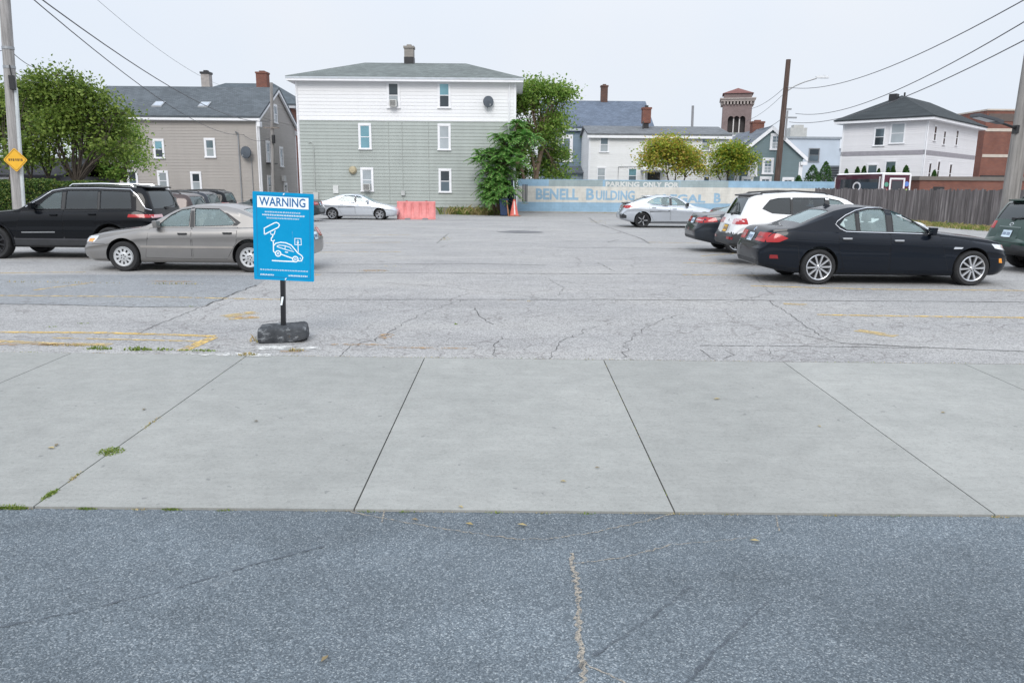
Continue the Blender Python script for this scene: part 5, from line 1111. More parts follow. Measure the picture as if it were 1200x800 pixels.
frond_tree('drooping feathery sumac bush against the grey green wall', o, [((0, 0, 0), S_(603, 145, .6), .09), ((-.1, 0, 0), S_(588, 163), .07), ((-.2, -.1, 0), S_(570, 180, -.2), .06), ((.1, 0, 0), S_(600, 180, -.4), .06), ((-.1, .1, 0), S_(578, 200, -.5), .05), ((.1, 0, 0), S_(577, 214, -.6), .05), ((-.1, 0, 0), S_(568, 220, -.4), .05), ((0, 0, 0), S_(606, 158, .4), .06)], 31, .95)
# ornamental trees behind the painted wall
def multi(o, tops, r=.07): return [((q[0]*.35, 0, 0), q, r) for q in tops]
Y = 57.0; o = (at(786, 225, Y).x, Y, 0); k = 1 / pxm(Y)
tree('round ornamental tree turning orange, left of the greener one', o, crown(o, Y, [(775, 180, 22, 20, 0), (800, 178, 24, 19, .2), (820, 186, 14, 16, 0), (788, 170, 18, 12, -.2), (765, 188, 12, 14, .1), (806, 196, 20, 10, 0)]), multi(o, [(-.9, 0, 2.4), (-.3, .1, 2.7), (.3, 0, 2.6), (1.0, 0, 2.5)], .085), LEAF_C, BARK, 230, 40, .20, 41, .40, tr=.2, group='ornamental trees behind mural wall')
Y = 58.0; o = (at(850, 225, Y).x, Y, 0)
tree('round yellow green ornamental tree in front of the teal house', o, crown(o, Y, [(850, 183, 16, 17, 0), (868, 186, 18, 16, .2), (858, 173, 14, 10, 0), (840, 192, 12, 12, 0), (832, 172, 5, 8, .2)]), multi(o, [(-.4, 0, 2.3), (.1, 0, 2.5), (.7, 0, 2.3)], .08), LEAF_D, BARK, 190, 40, .20, 42, .40, tr=.2, group='ornamental trees behind mural wall')
# clipped hedge behind the black wagon
hg = thing('hedge', 'dense clipped green hedge behind the sign pole', 'hedge', (-21.0, 29.6, 0))
lv = Leaves(5); nr = np.random.default_rng(5); n = 24000; P = nr.uniform(-1, 1, (n, 3)); ax = nr.integers(0, 3, n); ax[ax == 0] = 1
P[np.arange(n), ax] = np.where(ax == 1, -1, 1) * (1 - np.abs(nr.normal(0, .05, n))); wv = 1 + .07*np.sin(P[:, 0]*14) + .05*np.sin(P[:, 0]*37)
P = np.stack([P[:, 0]*5.0, P[:, 1]*.8*wv, .9 + P[:, 2]*.92*np.where(P[:, 2] > .5, wv, 1)], 1); lv.add(P, .10); lv.build('foliage', LEAF_H, hg)
mb = MB(); mb.box((-4.9, -.62, 0), (4.9, .62, 1.66)); mb.build('stems', plain('dark hedge interior', (.012, .02, .008), .95), hg)  # added solid dark core behind the leaves, not real stems
# small conifers by the white house and block
for i, (px, py, Yc, w, lab) in enumerate([(936, 207, 60.0, 7.5, 'short dark conifer shrub at the corner of the teal house'), (953, 195, 62.0, 10, 'broad conifer shrub beside the dark patio umbrella'), (968, 191, 63.0, 9, 'pointed tall conifer shrub nearest the minibus front'), (992, 199.5, 62, 4.5, 'small conifer tip just above the minibus roof front'), (1005, 197, 62, 5, 'left of a pair of conifer tips below white house window'), (1013, 196, 62, 5, 'right of a pair of conifer tips below white house window'), (1030, 199, 61, 4, 'single small conifer tip above the middle of the minibus'), (1041, 198, 61, 4, 'conifer tip above the minibus rear, left of the taller one'), (1047, 196, 61, 4.5, 'slightly taller conifer tip above minibus rear'), (1062, 195.5, 58.5, 6.5, 'conifer shrub standing just right of the minibus rear'), (1095, 201, 57.5, 5, 'lone conifer shrub under the right wall of the white house')]):
    p = at(px, py, Yc); t = thing('conifer_shrub', lab, 'shrub', (p.x, Yc, 0), 0, 'conifer shrubs behind the fence'); hh = p.z; r0 = 1.5*w/pxm(Yc); lv = Leaves(60 + i); nr = np.random.default_rng(60 + i)
    u = nr.random(2600)**.8; a = nr.uniform(0, 6.283, 2600); q = r0*(1-u)**.55*(.75 + .35*nr.random(2600))*(1 + .15*np.sin(3*a + i)); lv.add(np.stack([q*np.cos(a), q*np.sin(a), .1 + u*hh], 1), .14, 1.5); lv.build('foliage', LEAF_V, t)
    mb = MB(); mb.tube([(0, 0, 0), (0, 0, hh*.85)], [.07, .02], 6); mb.build('trunk', BARK, t)
# ------------------------------------------------------------------ cars
RUB = plain('tyre rubber', (.018, .018, .019), .8, .25, 8); CINT = plain('grey cabin lining', (.10, .10, .105), .8, .2); SEATM = plain('grey seat cloth', (.09, .092, .095), .85, .15)
SEATL = plain('light seat cloth', (.22, .21, .20), .85, .15)
RIMS = plain('silver alloy', (.60, .61, .63), .28, .06, metal=.75); RIMC = plain('silver painted hubcap', (.52, .53, .54), .4, .08, metal=.3); RIMD = plain('dark alloy', (.03, .03, .033), .35, .1, metal=.4)
GAP = plain('panel gap', (.006, .006, .007), .9); REDL = plain('red lamp lens', (.36, .010, .012), .12, .12, coat=.15); REDD = plain('dark red lamp lens', (.22, .008, .012), .12, .12, coat=.6); PINKL = plain('clear pink lamp lens', (.62, .36, .38), .15, .2, coat=.6)
CLRL = plain('clear lamp lens', (.62, .64, .66), .08, .25, 9, coat=1); AMB = plain('amber lamp lens', (.75, .28, .02), .15, .1, coat=.6); PLT = plain('pale blue plate', (.55, .66, .74), .45, .05); PLTY = plain('amber plate', (.62, .36, .03), .45, .1); CLAD = plain('grey black cladding', (.032, .034, .037), .6, .2)
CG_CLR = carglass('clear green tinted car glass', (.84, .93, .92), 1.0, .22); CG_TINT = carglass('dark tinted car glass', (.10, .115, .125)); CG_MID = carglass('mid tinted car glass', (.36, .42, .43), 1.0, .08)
def smooth1(pts, L, w=.05, n=1200):
    x = np.linspace(0, L, n); y = np.interp(x, [p[0] for p in pts], [p[1] for p in pts]); k = max(1, int(w/L*n)); ker = np.hanning(2*k+3); ker /= ker.sum()
    yp = np.concatenate([2*y[0] - y[k+1:0:-1], y, 2*y[-1] - y[-2:-k-3:-1]]); return x, np.convolve(yp, ker, 'valid')
REARX = [(.2, .05), (.38, .0), (.5, -.015), (.66, -.01), (.72, .02), (.95, .05), (1.1, .09), (1.5, .09)]; FRONTX = [(.2, .06), (.4, .0), (.55, .0), (.66, .03), (.8, .08), (1.2, .12)]
class Car:
    def __init__(s, sp):
        s.sp = sp; L = sp['L']; s.L = L
        s.top = smooth1(sp['top'], L, sp.get('sm', .07)); s.belt = smooth1(sp['belt'], L, .12); s.wid = smooth1(sp['wid'], L, .10); s.bot = smooth1(sp['bot'], L, .06)
        s.t = sp.get('tumble', .33); s.cr = sp.get('crown', .045); s.clad = sp.get('clad', 0)
    def ev(s, c, v): return float(np.interp(v, c[0], c[1]))
    def section(s, v):
        zb, w, zt = s.ev(s.bot, v), s.ev(s.wid, v), s.ev(s.top, v); zl = min(s.ev(s.belt, v), zt - s.cr - .008); hb = zl - zb
        P = [(0, zb), (.45*w, zb), (.80*w, zb), (.90*w, zb + .015), (.955*w, zb + .06), (.975*w, zb + .16*hb), (.982*w, zb + .30*hb), (.990*w, zb + .45*hb), (.985*w, zb + .56*hb), (.979*w, zb + .655*hb), (.990*w, zb + .70*hb), (1.0*w, zb + .735*hb), (.996*w, zb + .77*hb), (.982*w, zb + .85*hb), (.962*w, zb + .93*hb), (.94*w, zl - .012), (.915*w, zl)]
        yb = .905*w; h = max(zt - s.cr - zl, .006); y1 = yb - s.t*h; c = s.cr
        P += [(yb - s.t*h*.02, zl + .02*h), (yb - s.t*h*.3, zl + .30*h), (yb - s.t*h*.6, zl + .6*h), (yb - s.t*h*.84, zl + .84*h), (y1 - .012 - .02*min(1, h*3), zl + .955*h), (y1 - .05, zt - c*.86), (y1 - .11, zt - c*.70), (y1*.72, zt - c*.48), (y1*.5, zt - c*.24), (y1*.25, zt - c*.06), (0, zt)]
        return P
    def mesh(s):
        L = s.L; st = sorted(set([0, .01, .03, .06, .1, .15, .2, .26, .33] + [L - q for q in (0, .01, .03, .06, .1, .15, .2, .26, .33)] + [round(.4 + i*(L-.8)/62, 4) for i in range(63)])); V, Fc, n = [], [], None
        for v in st:
            h = s.section(v); rb = max(0, (v - (L-.55))/.55)**2; fb = max(0, (.55 - v)/.55)**2; fx = s.sp.get('rearx', REARX); fz = s.sp.get('frontx', FRONTX)
            sh = lambda z: rb*float(np.interp(z, [q[0] for q in fx], [q[1] for q in fx])) - fb*float(np.interp(z, [q[0] for q in fz], [q[1] for q in fz]))
            ring = [(L/2 - v + sh(z), -y, z) for y, z in h] + [(L/2 - v + sh(z), y, z) for y, z in h[-2:0:-1]]; n = len(ring); V += ring
        for i in range(len(st)-1):
            for j in range(n): a = i*n; b = a + n; Fc.append((a+j, a+(j+1) % n, b+(j+1) % n, b+j))
        for base, sg_ in ((0, 1), ((len(st)-1)*n, -1)):           # softly domed ends
            ring = V[base:base+n]; zc = sum(p[2] for p in ring)/n; prev = base
            for k_, dx in ((.95, .014), (.82, .028), (.5, .04)):
                b2 = len(V); V += [(p[0] + sg_*dx, p[1]*k_, zc + (p[2]-zc)*k_) for p in ring]; Fc += [(prev+j, b2+j, b2+(j+1) % n, prev+(j+1) % n) for j in range(n)]; prev = b2
            Fc.append(tuple(prev+j for j in range(n)))
        me = bpy.data.meshes.new('body'); me.from_pydata(V, [], Fc); bm = bmesh.new(); bm.from_mesh(me); bmesh.ops.remove_doubles(bm, verts=bm.verts, dist=1e-5); bmesh.ops.recalc_face_normals(bm, faces=bm.faces); bm.to_mesh(me)
        s.bvh = BVHTree.FromBMesh(bm); bm.free(); return me
    def hit(s, mode, a, b):
        L = s.L; o, d = {'L': ((a, 3, b), (0, -1, 0)), 'R': ((a, -3, b), (0, 1, 0)), 'F': ((5, a, b), (-1, 0, 0)), 'B': ((-5, a, b), (1, 0, 0)), 'T': ((a, b, 5), (0, 0, -1))}[mode]
        p, n, i, q = s.bvh.ray_cast(Vector(o), Vector(d))
        if p is None: p, n, i, q = s.bvh.find_nearest(Vector(o) + Vector(d)*(2.2 if mode in 'LR' else 2.6))
        if n.dot(Vector(d)) > 0: n = -n
        return p, n
    def patch(s, mb, mode, poly, off=.004, skirt=.012, m=None, step=.07, sv=True):
        """poly in side view: (distance from nose, height); front/rear view: (y, z); from above: (distance from nose, y)"""
        if mode in 'LRT': poly = [(s.L/2 - a, b) for a, b in poly]
        bm = bmesh.new(); vs = [bm.verts.new((a, b, 0)) for a, b in poly]; bm.faces.new(vs)
        for ax in (0, 1):
            lo, hi = min(p[ax] for p in poly), max(p[ax] for p in poly); k = int((hi-lo)/step)
            for i in range(1, k+1):
                co_ = [0, 0, 0]; co_[ax] = lo + (hi-lo)*i/(k+1); no_ = [0, 0, 0]; no_[ax] = 1
                bmesh.ops.bisect_plane(bm, geom=bm.verts[:] + bm.edges[:] + bm.faces[:], plane_co=co_, plane_no=no_)
        bmesh.ops.triangulate(bm, faces=[f for f in bm.faces if len(f.verts) > 4]); bm.verts.index_update(); pos, nor = {}, {}
        for v in bm.verts: p, n = s.hit(mode, v.co.x, v.co.y); pos[v.index] = p + n*off; nor[v.index] = n
        n0 = mb.vs([pos[i] for i in range(len(bm.verts))])
        for f in bm.faces: mb.face([n0 + v.index for v in f.verts], m)
        if skirt:
            n1 = mb.vs([pos[i] - nor[i]*skirt for i in range(len(bm.verts))])
            for e in bm.edges:
                if len(e.link_faces) == 1: a, b = e.verts[0].index, e.verts[1].index; mb.face((n0+a, n0+b, n1+b, n1+a), m)
        bm.free()
    def line(s, mb, mode, pts, r, off=.002, m=None, closed=False):
        if mode in 'LRT': pts = [(s.L/2 - a, b) for a, b in pts]
        if closed: pts = pts + pts[:1]
        P = []
        for a, b in zip(pts, pts[1:]):
            k = max(1, int(math.dist(a, b)/.05)); P += [(a[0] + (b[0]-a[0])*i/k, a[1] + (b[1]-a[1])*i/k) for i in range(k)]
        P.append(pts[-1]); Q = []
        for a, b in P: p, n = s.hit(mode, a, b); Q.append(p + n*off)
        mb.tube(Q, r, 6, m)
def grow(poly, d):
    c = Vector((sum(p[0] for p in poly)/len(poly), sum(p[1] for p in poly)/len(poly))); n = len(poly); out = []
    ar = sum(poly[i][0]*poly[(i+1) % n][1] - poly[(i+1) % n][0]*poly[i][1] for i in range(n)); sg_ = 1 if ar > 0 else -1
    for i in range(n):
        a, b, e = Vector(poly[i-1]), Vector(poly[i]), Vector(poly[(i+1) % n]); t1, t2 = (b-a).normalized(), (e-b).normalized(); n1, n2 = Vector((t1.y, -t1.x))*sg_, Vector((t2.y, -t2.x))*sg_; k = (n1+n2); k = k/max(k.length_squared/2, .35); out.append(tuple(b + k*d))
    return out
def bool_obj(me, cutters):
    o = bpy.data.objects.new('tmp', me); COL.objects.link(o); cs = []
    for c in cutters:
        co_ = bpy.data.objects.new('cut', c); COL.objects.link(co_); cs.append(co_); m = o.modifiers.new('b', 'BOOLEAN'); m.operation = 'DIFFERENCE'; m.object = co_; m.solver = 'EXACT'
        try: m.material_mode = 'TRANSFER'
        except Exception: pass
    dg = bpy.context.evaluated_depsgraph_get(); r = bpy.data.meshes.new_from_object(o.evaluated_get(dg)); bpy.data.objects.remove(o)
    for c in cs: bpy.data.objects.remove(c)
    return r
def mesh_of(mb, mats):
    o = mb.build('cut', mats); me = o.data; bpy.data.objects.remove(o); return me
_wheel = {}
def wheel_meshes(R_, kind, w=.20):
    key = (R_, kind)
    if key in _wheel: return _wheel[key]
    fr = lambda a, b, h: Vector((a, h, b)); rim = R_*{'hubcap': .66, 'ten': .73, 'black': .74, 'five': .70, 'steel': .68, 'dark': .70}[kind]
    mb = MB(); q = mb.lathe([(rim*.98, -w/2+.01), (rim*1.02, -w/2-.0), (R_*.90, -w/2-.012), (R_*.97, -w/2+.012), (R_, -w/2+.04), (R_, w/2-.04), (R_*.97, w/2-.012), (R_*.9, w/2+.012), (rim*1.02, w/2), (rim*.98, w/2-.01)], fr, 44); ty = mesh_of(mb, RUB); ty.shade_smooth(); ty.set_sharp_from_angle(angle=R(40))
    mb = MB(); metal = {'hubcap': RIMC, 'ten': RIMS, 'black': RIMD, 'five': RIMS, 'steel': RIMC, 'dark': RIMD}[kind]; o = w/2
    mb.lathe([(rim*1.01, o+.002), (rim*.97, o+.012), (rim*.92, o+.004), (rim*.90, o-.03), (rim*.88, -o+.02)], fr, 44, 0)
    mb.lathe([(.01, o-.085), (rim*.9, o-.085)], fr, 44, 1)      # dark brake side
    n = {'hubcap': 10, 'ten': 10, 'black': 10, 'five': 10, 'steel': 5, 'dark': 10}[kind]
    if kind == 'hubcap':
        mb.lathe([(.005, o+.012), (rim*.3, o+.016), (rim*.48, o+.006)], fr, 40, 0); mb.lathe([(rim*.76, o+.006), (rim*.92, o+.012)], fr, 40, 0)
        for i in range(n):
            a = 6.2832*i/n; t = .165
            for r0, r1, h0, h1 in ((rim*.47, rim*.77, o+.006, o+.006),): mb.poly([fr(r*math.cos(a+dt), r*math.sin(a+dt), h) for r, dt, h in ((r0, -t*1.35, h0), (r1, -t, h1), (r1, t, h1), (r0, t*1.35, h0))], 0)
        for i in range(5): a = 6.2832*i/5; mb.lathe([(.0, .004), (.013, .003), (.014, -.004)], lambda x, y, h, a=a: fr(rim*.2*math.cos(a) + x, rim*.2*math.sin(a) + y, o+.017+h), 8, 1)
    else:
        for i in range(n):
            a = 6.2832*i/n + (.1 if i % 2 else -.1)*(kind in ('black', 'five')); c_, s_ = math.cos(a), math.sin(a); P = lambda r, t, h: fr(r*c_ - t*s_, r*s_ + t*c_, h); t0, t1 = rim*.075, rim*.085
            mb.hexa([P(rim*.14, -t0, o-.03), P(rim*.93, -t1, o-.03), P(rim*.93, t1, o-.03), P(rim*.14, t0, o-.03), P(rim*.14, -t0*.7, o-.004), P(rim*.93, -t1*.8, o+.004), P(rim*.93, t1*.8, o+.004), P(rim*.14, t0*.7, o-.004)], 2 if kind == 'black' and i % 2 else 0)
        mb.lathe([(.002, o+.006), (rim*.12, o+.004), (rim*.2, o-.006), (rim*.22, o-.035)], fr, 24, 0)
        for i in range(5): a = 6.2832*i/5; mb.lathe([(.0, .004), (.011, .003), (.012, -.004)], lambda x, y, h, a=a: fr(rim*.15*math.cos(a) + x, rim*.15*math.sin(a) + y, o+.003+h), 8, 1)
    wm = mesh_of(mb, [metal, DARK, RIMS]); _wheel[key] = (wm, ty); return _wheel[key]
def seat_mesh(w, mat):
    mb = MB(); mb.box((-.05, -w/2, .0), (.42, w/2, .18)); mb.hexa([(-.05, -w/2, .1), (.08, -w/2, .12), (.08, w/2, .12), (-.05, w/2, .1), (-.26, -w/2*.85, .72), (-.14, -w/2*.85, .74), (-.14, w/2*.85, .74), (-.26, w/2*.85, .72)])
    for y in ([0] if w < .8 else [-w*.3, w*.3]): mb.box((-.27, y-.13, .765), (-.17, y+.13, .96)); mb.box((-.235, y-.05, .7), (-.215, y+.05, .8))
    o = mb.build('seat', mat, None, smooth=True, bevel=.03); me = o.data; bpy.data.objects.remove(o); return me
def make_car(sp, name, label, cat, loc, rz, scale=1.0):
    c = Car(sp); L = sp['L']; root = thing(name, label, cat, loc, rz, 'cars parked around the lot'); root.scale = (scale,)*3 if not isinstance(scale, tuple) else scale
    pm = sp['paint']; me = c.mesh(); me.materials.append(pm); me.materials.append(sp.get('cladm', CLAD))
    if c.clad:
        for p in me.polygons:
            if p.center.z < c.clad or (p.center.z < sp.get('cladr', 0) and p.center.x < -L/2 + .62) : p.material_index = 1
    Wm = max(w for _, w in sp['wid'])
    cut = []; mb = MB()
    for ax in sp['ax']:
        for sy in (-1, 1): mb.tube([(L/2-ax, sy*(Wm-.34), sp['R']+.02), (L/2-ax, sy*(Wm+.3), sp['R']+.02)], sp['arch'], 40)
    cut.append(mesh_of(mb, GAP))
    if not sp.get('solid'):
        # cabin, hollowed out just inside the skin
        a, b = sp['cab']; st = np.linspace(a, b, 26); V = MB(); rings = []; fl_ = sp['floor']
        for v in st:
            h = c.section(v); top = c.ev(c.top, v); zl = min(c.ev(c.belt, v), top - c.cr - .008); w = c.ev(c.wid, v); zt = top - .05; h_ = max(zt - c.cr - zl, 0); yb = .905*w - .075; y1 = yb - c.t*h_
            z1 = max(zl - .05, fl_ + .03); z2 = max(z1 + .01, zt - c.cr); P = [(0, fl_), (yb, fl_), (yb, z1), (y1, z2), (y1*.5, max(z2 + .005, zt - c.cr*.3)), (0, max(z2 + .007, zt))]
            rings.append(V.vs([(L/2-v, -y, z) for y, z in P] + [(L/2-v, y, z) for y, z in P[-2:0:-1]]))
        for q, w in zip(rings, rings[1:]):
            for j in range(10): V.face((q+j, q+(j+1) % 10, w+(j+1) % 10, w+j))
        V.face([rings[0]+j for j in range(10)]); V.face([rings[-1]+j for j in range(10)]); cut.append(mesh_of(V, CINT))
        V = MB()
        for w in sp['win']: V.prism([(L/2-a, -1.4, z) for a, z in w], [(L/2-a, 1.4, z) for a, z in w])
        cut.append(mesh_of(V, CINT)); V = MB()
        for (s0, z0, y0, s1, z1, y1) in (sp['ws'], sp['rw']):
            d = Vector((-(s1-s0), 0, z1-z0)).normalized(); nn = Vector((-d.z, 0, d.x)); nn = nn if nn.z > 0 else -nn; A = [Vector((L/2-s0, -y0, z0)), Vector((L/2-s0, y0, z0)), Vector((L/2-s1, y1, z1)), Vector((L/2-s1, -y1, z1))]
            V.hexa([p - nn*.26 for p in A] + [p + nn*.2 for p in A])
        cut.append(mesh_of(V, CINT))
    body = bool_obj(me, cut); body.name = 'body'; body.shade_smooth(); body.set_sharp_from_angle(angle=R(32))
    link('body', body, root)
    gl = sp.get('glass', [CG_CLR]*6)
    if not sp.get('solid'):
        for mode in 'LR':
            for i, w in enumerate(sp['win']):
                mb = MB(); c.patch(mb, mode, grow(w, .012), -.010, 0, step=.12); mb.build('side_window', gl[min(i, len(gl)-1)], root, smooth=True)
            mb = MB()
            for pl in sp.get('pillar', []): c.patch(mb, mode, pl, .002, .004)
            for w in sp['win']: c.line(mb, mode, grow(w, -.002), .007, -.002, closed=True)
            mb.build('window_seal', BLACKP, root, smooth=True)
            if sp.get('chrome'): mb = MB(); [c.line(mb, mode, q, .010, .003) for q in sp['chrome']]; mb.build('window_trim', CHROME, root, smooth=True)
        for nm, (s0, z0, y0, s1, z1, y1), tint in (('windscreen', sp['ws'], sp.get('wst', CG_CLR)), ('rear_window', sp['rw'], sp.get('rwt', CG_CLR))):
            mb = MB(); steep = abs(z1-z0) > abs(s1-s0)*1.3
            if steep: c.patch(mb, 'F' if nm == 'windscreen' else 'B', grow([(-y0, z0), (y0, z0), (y1, z1), (-y1, z1)], .012), -.010, 0)
            else: c.patch(mb, 'T', grow([(s0, -y0), (s0, y0), (s1, y1), (s1, -y1)], .012), -.010, 0)
            o = mb.build(nm, tint, root, smooth=True)
            if nm == 'rear_window' and sp.get('wiper'):
                mb = MB(); p, n = c.hit('B', .02, z0 if z0 < z1 else z1); q, n2 = c.hit('B', -.38, min(z0, z1)+.05); mb.tube([p + n*.02, q + n2*.02], .014, 6); mb.box(p - Vector((.03, .05, .03)), p + Vector((.03, .05, .03))); mb.build('wiper', BLACKP, o)
        sm_ = seat_mesh(.52, sp.get('seatm', SEATM)); s2 = seat_mesh(1.3, sp.get('seatm', SEATM)); f0 = sp['floor'] - .02; hs = (max(z for _, z in sp['top']) - .17 - f0)/.96
        for sx_, y in ((sp['seat'][0], -.37), (sp['seat'][0], .37)): o = link('seat', sm_, root); o.location = (L/2 - sx_, y, f0); o.scale = (1, 1, hs)
        o = link('rear_seat', s2, root); o.location = (L/2 - sp['seat'][1], 0, f0); o.scale = (1, 1, hs*.95)
        mb = MB(); x = L/2 - sp['seat'][0] + .62; k = 20; wp = [Vector((x - .04*math.sin(6.283*i/k), .37 + .19*math.cos(6.283*i/k), f0 + .34 + .18*math.sin(6.283*i/k))) for i in range(k+1)]; mb.tube(wp, .016, 6); mb.tube([(x, .37, f0+.34), (x+.3, .37, f0+.2)], .03, 6); mb.build('steering_wheel', BLACKP, root, smooth=True)
        x = sp['ws'][0] + .12; mb = MB(); mb.hexa([(L/2-x-.5, -.66, f0), (L/2-x, -.66, f0), (L/2-x, .66, f0), (L/2-x-.5, .66, f0), (L/2-x-.42, -.66, sp['ws'][1]-.13), (L/2-x-.04, -.66, sp['ws'][1]-.09), (L/2-x-.04, .66, sp['ws'][1]-.09), (L/2-x-.42, .66, sp['ws'][1]-.13)]); mb.build('dashboard', CINT, root)
    for i, dpoly in enumerate(sp.get('door', [])):
        for mode in 'LR':
            g_ = MB(); c.patch(g_, mode, grow(dpoly, .006), .0012, .004); mb = MB(); c.patch(mb, mode, dpoly, .0042, .004); d = mb.build('door', pm, root, smooth=True); g_.build('door_gap', GAP, d, smooth=True)
            hx, hz = sp['handle'][i]; mb = MB(); p, n = c.hit(mode, L/2-hx, hz); sg_ = 1 if mode == 'L' else -1
            mb.hexa([p + Vector((dx, sg_*dy, dz)) for dz in (-.018, .014) for dx, dy in ((-.1, .012), (.1, .012), (.085, .045), (-.085, .045))][0:8]); mb.build('handle', sp.get('handlem', pm), d, smooth=True, bevel=.006)
    for nm, parts in sp.get('patch', {}).items():
        for side in ('LR' if parts[0] != 'C' else 'C'):
            mb = MB()
            for mode, poly, m_, off in parts[2]:
                md = side if mode == 'S' else mode
                if mode in 'FB' and side == 'R': poly = [(-a, b) for a, b in poly]
                if mode == 'T' and side == 'R': poly = [(a, -b) for a, b in poly]
                c.patch(mb, md, poly, off, off + .008, m_, step=.06)
            mb.build(nm, parts[1], root, smooth=True)
    for nm, (mat, lines) in sp.get('line', {}).items():
        mb = MB()
        for mode, pts, r in lines:
            for md in ('LR' if mode == 'S' else mode): c.line(mb, md, pts, r, .002)
        mb.build(nm, mat, root, smooth=True)
    mx_, mz = sp['mirror']
    for sy in (-1, 1):
        p, n = c.hit('L' if sy > 0 else 'R', L/2-mx_, mz); mb = MB(); q = p + Vector((0, sy*.12, .06))
        mb.hexa([q + Vector((a, sy*b, z)) for z, kk in ((-.075, .8), (.07, 1)) for a, b in ((-.06, -.09*kk), (.075*kk, -.08*kk), (.04*kk, .10*kk), (-.06, .115*kk))]); mb.hexa([p + Vector((a, sy*b, z)) for z in (-.02, .015) for a, b in ((-.03, -.03), (.04, -.03), (.03, .09), (-.03, .09))]); mb.build('side_mirror', sp.get('mirrorm', pm), root, smooth=True, bevel=.018)
    wm, ty = wheel_meshes(sp['R'], sp['rim'], sp.get('tw', .21))
    for ax in sp['ax']:
        for sy in (-1, 1):
            o = link('wheel', wm, root); o.location = (L/2-ax, sy*(Wm - .125), sp['R']-.004); o.rotation_euler = (0, rnd.uniform(0, 1.2), 0 if sy > 0 else math.pi); t = link('tyre', ty, o)
    for f_ in sp.get('extra', []): f_(c, root)
    return root
def plate(y, z, w=.31, h=.155, mat=PLT, mode='B', off=.012):
    def f(c, root):
        mb = MB(); c.patch(mb, mode, [(y-w/2-.012, z-h/2-.012), (y+w/2+.012, z-h/2-.012), (y+w/2+.012, z+h/2+.012), (y-w/2-.012, z+h/2+.012)], off-.004, off, 1, .05); c.patch(mb, mode, [(y-w/2, z-h/2), (y+w/2, z-h/2), (y+w/2, z+h/2), (y-w/2, z+h/2)], off, 0, 0, .05)
        for i in range(6): a = y - w*.36 + i*w*.125 + (.02 if i > 2 else 0); c.patch(mb, mode, [(a, z-h*.2), (a+w*.065, z-h*.2), (a+w*.065, z+h*.22), (a, z+h*.22)], off+.002, 0, 2, .3)
        mb.build('licence_plate', [mat, BLACKP, plain('plate characters', (.06, .09, .2), .5)], root)
    return f
def badge(mode, a, b, r, mats, rx=1.0):
    def f(c, root):
        mb = MB(); c.patch(mb, mode, [(a + r*rx*math.cos(6.283*i/16), b + r*math.sin(6.283*i/16)) for i in range(16)], .006, .008, 0, .3); c.patch(mb, mode, [(a + r*rx*.72*math.cos(6.283*i/16), b + r*.72*math.sin(6.283*i/16)) for i in range(16)], .009, 0, 1, .3); mb.build('emblem', mats, root)
    return f
def rails(y, z, s0, s1, mat=CHROME):
    def f(c, root):
        L = c.L
        for sy in (-1, 1):
            mb = MB(); zt = [c.hit('T', L/2-v, sy*y)[0].z for v in (s0, (s0+s1)/2, s1)]; mb.tube([(L/2-s0, sy*y, zt[0]), (L/2-s0-.08, sy*y, zt[0]+z), (L/2-(s0+s1)/2, sy*y, zt[1]+z), (L/2-s1+.08, sy*y, zt[2]+z), (L/2-s1, sy*y, zt[2])], .02, 8); mb.build('roof_rail', mat, root, smooth=True)
    return f
def arch_trim(mat=CLAD, w=.07):
    def f(c, root):
        for ax in c.sp['ax']:
            for md in 'LR':
                r = c.sp['arch']; zc = c.sp['R'] + .02; a0, a1 = R(-12), R(192); N = 22; inn = [(ax - (r+.004)*math.cos(a0 + (a1-a0)*i/N), zc + (r+.004)*math.sin(a0 + (a1-a0)*i/N)) for i in range(N+1)]; ou = [(ax - (r+w)*math.cos(a0 + (a1-a0)*i/N), zc + (r+w)*math.sin(a0 + (a1-a0)*i/N)) for i in range(N+1)]
                mb = MB(); 
                for i in range(N): c.patch(mb, md, [inn[i], inn[i+1], ou[i+1], ou[i]], .012, .02, None, .2)
                mb.build('wheel_arch_trim', mat, root, smooth=True)
    return f
def spoiler(z, s, w, mat):
    def f(c, root):
        mb = MB(); L = c.L; x = L/2 - s; mb.hexa([(x+.28, -w, z-.03), (x-.06, -w*.93, z-.05), (x-.06, w*.93, z-.05), (x+.28, w, z-.03), (x+.28, -w, z+.02), (x-.06, -w*.93, z-.015), (x-.06, w*.93, z-.015), (x+.28, w, z+.02)]); mb.build('roof_spoiler', mat, root, smooth=True, bevel=.015)
    return f
def antenna(s, h=.09):
    def f(c, root):
        p, n = c.hit('T', c.L/2-s, 0); mb = MB(); mb.hexa([p + Vector(q) for q in ((-.1, -.025, -.01), (.1, -.02, -.01), (.1, .02, -.01), (-.1, .025, -.01), (-.09, -.006, h), (-.05, -.006, h*.8), (-.05, .006, h*.8), (-.09, .006, h))]); mb.build('antenna', c.sp['paint'], root)
    return f
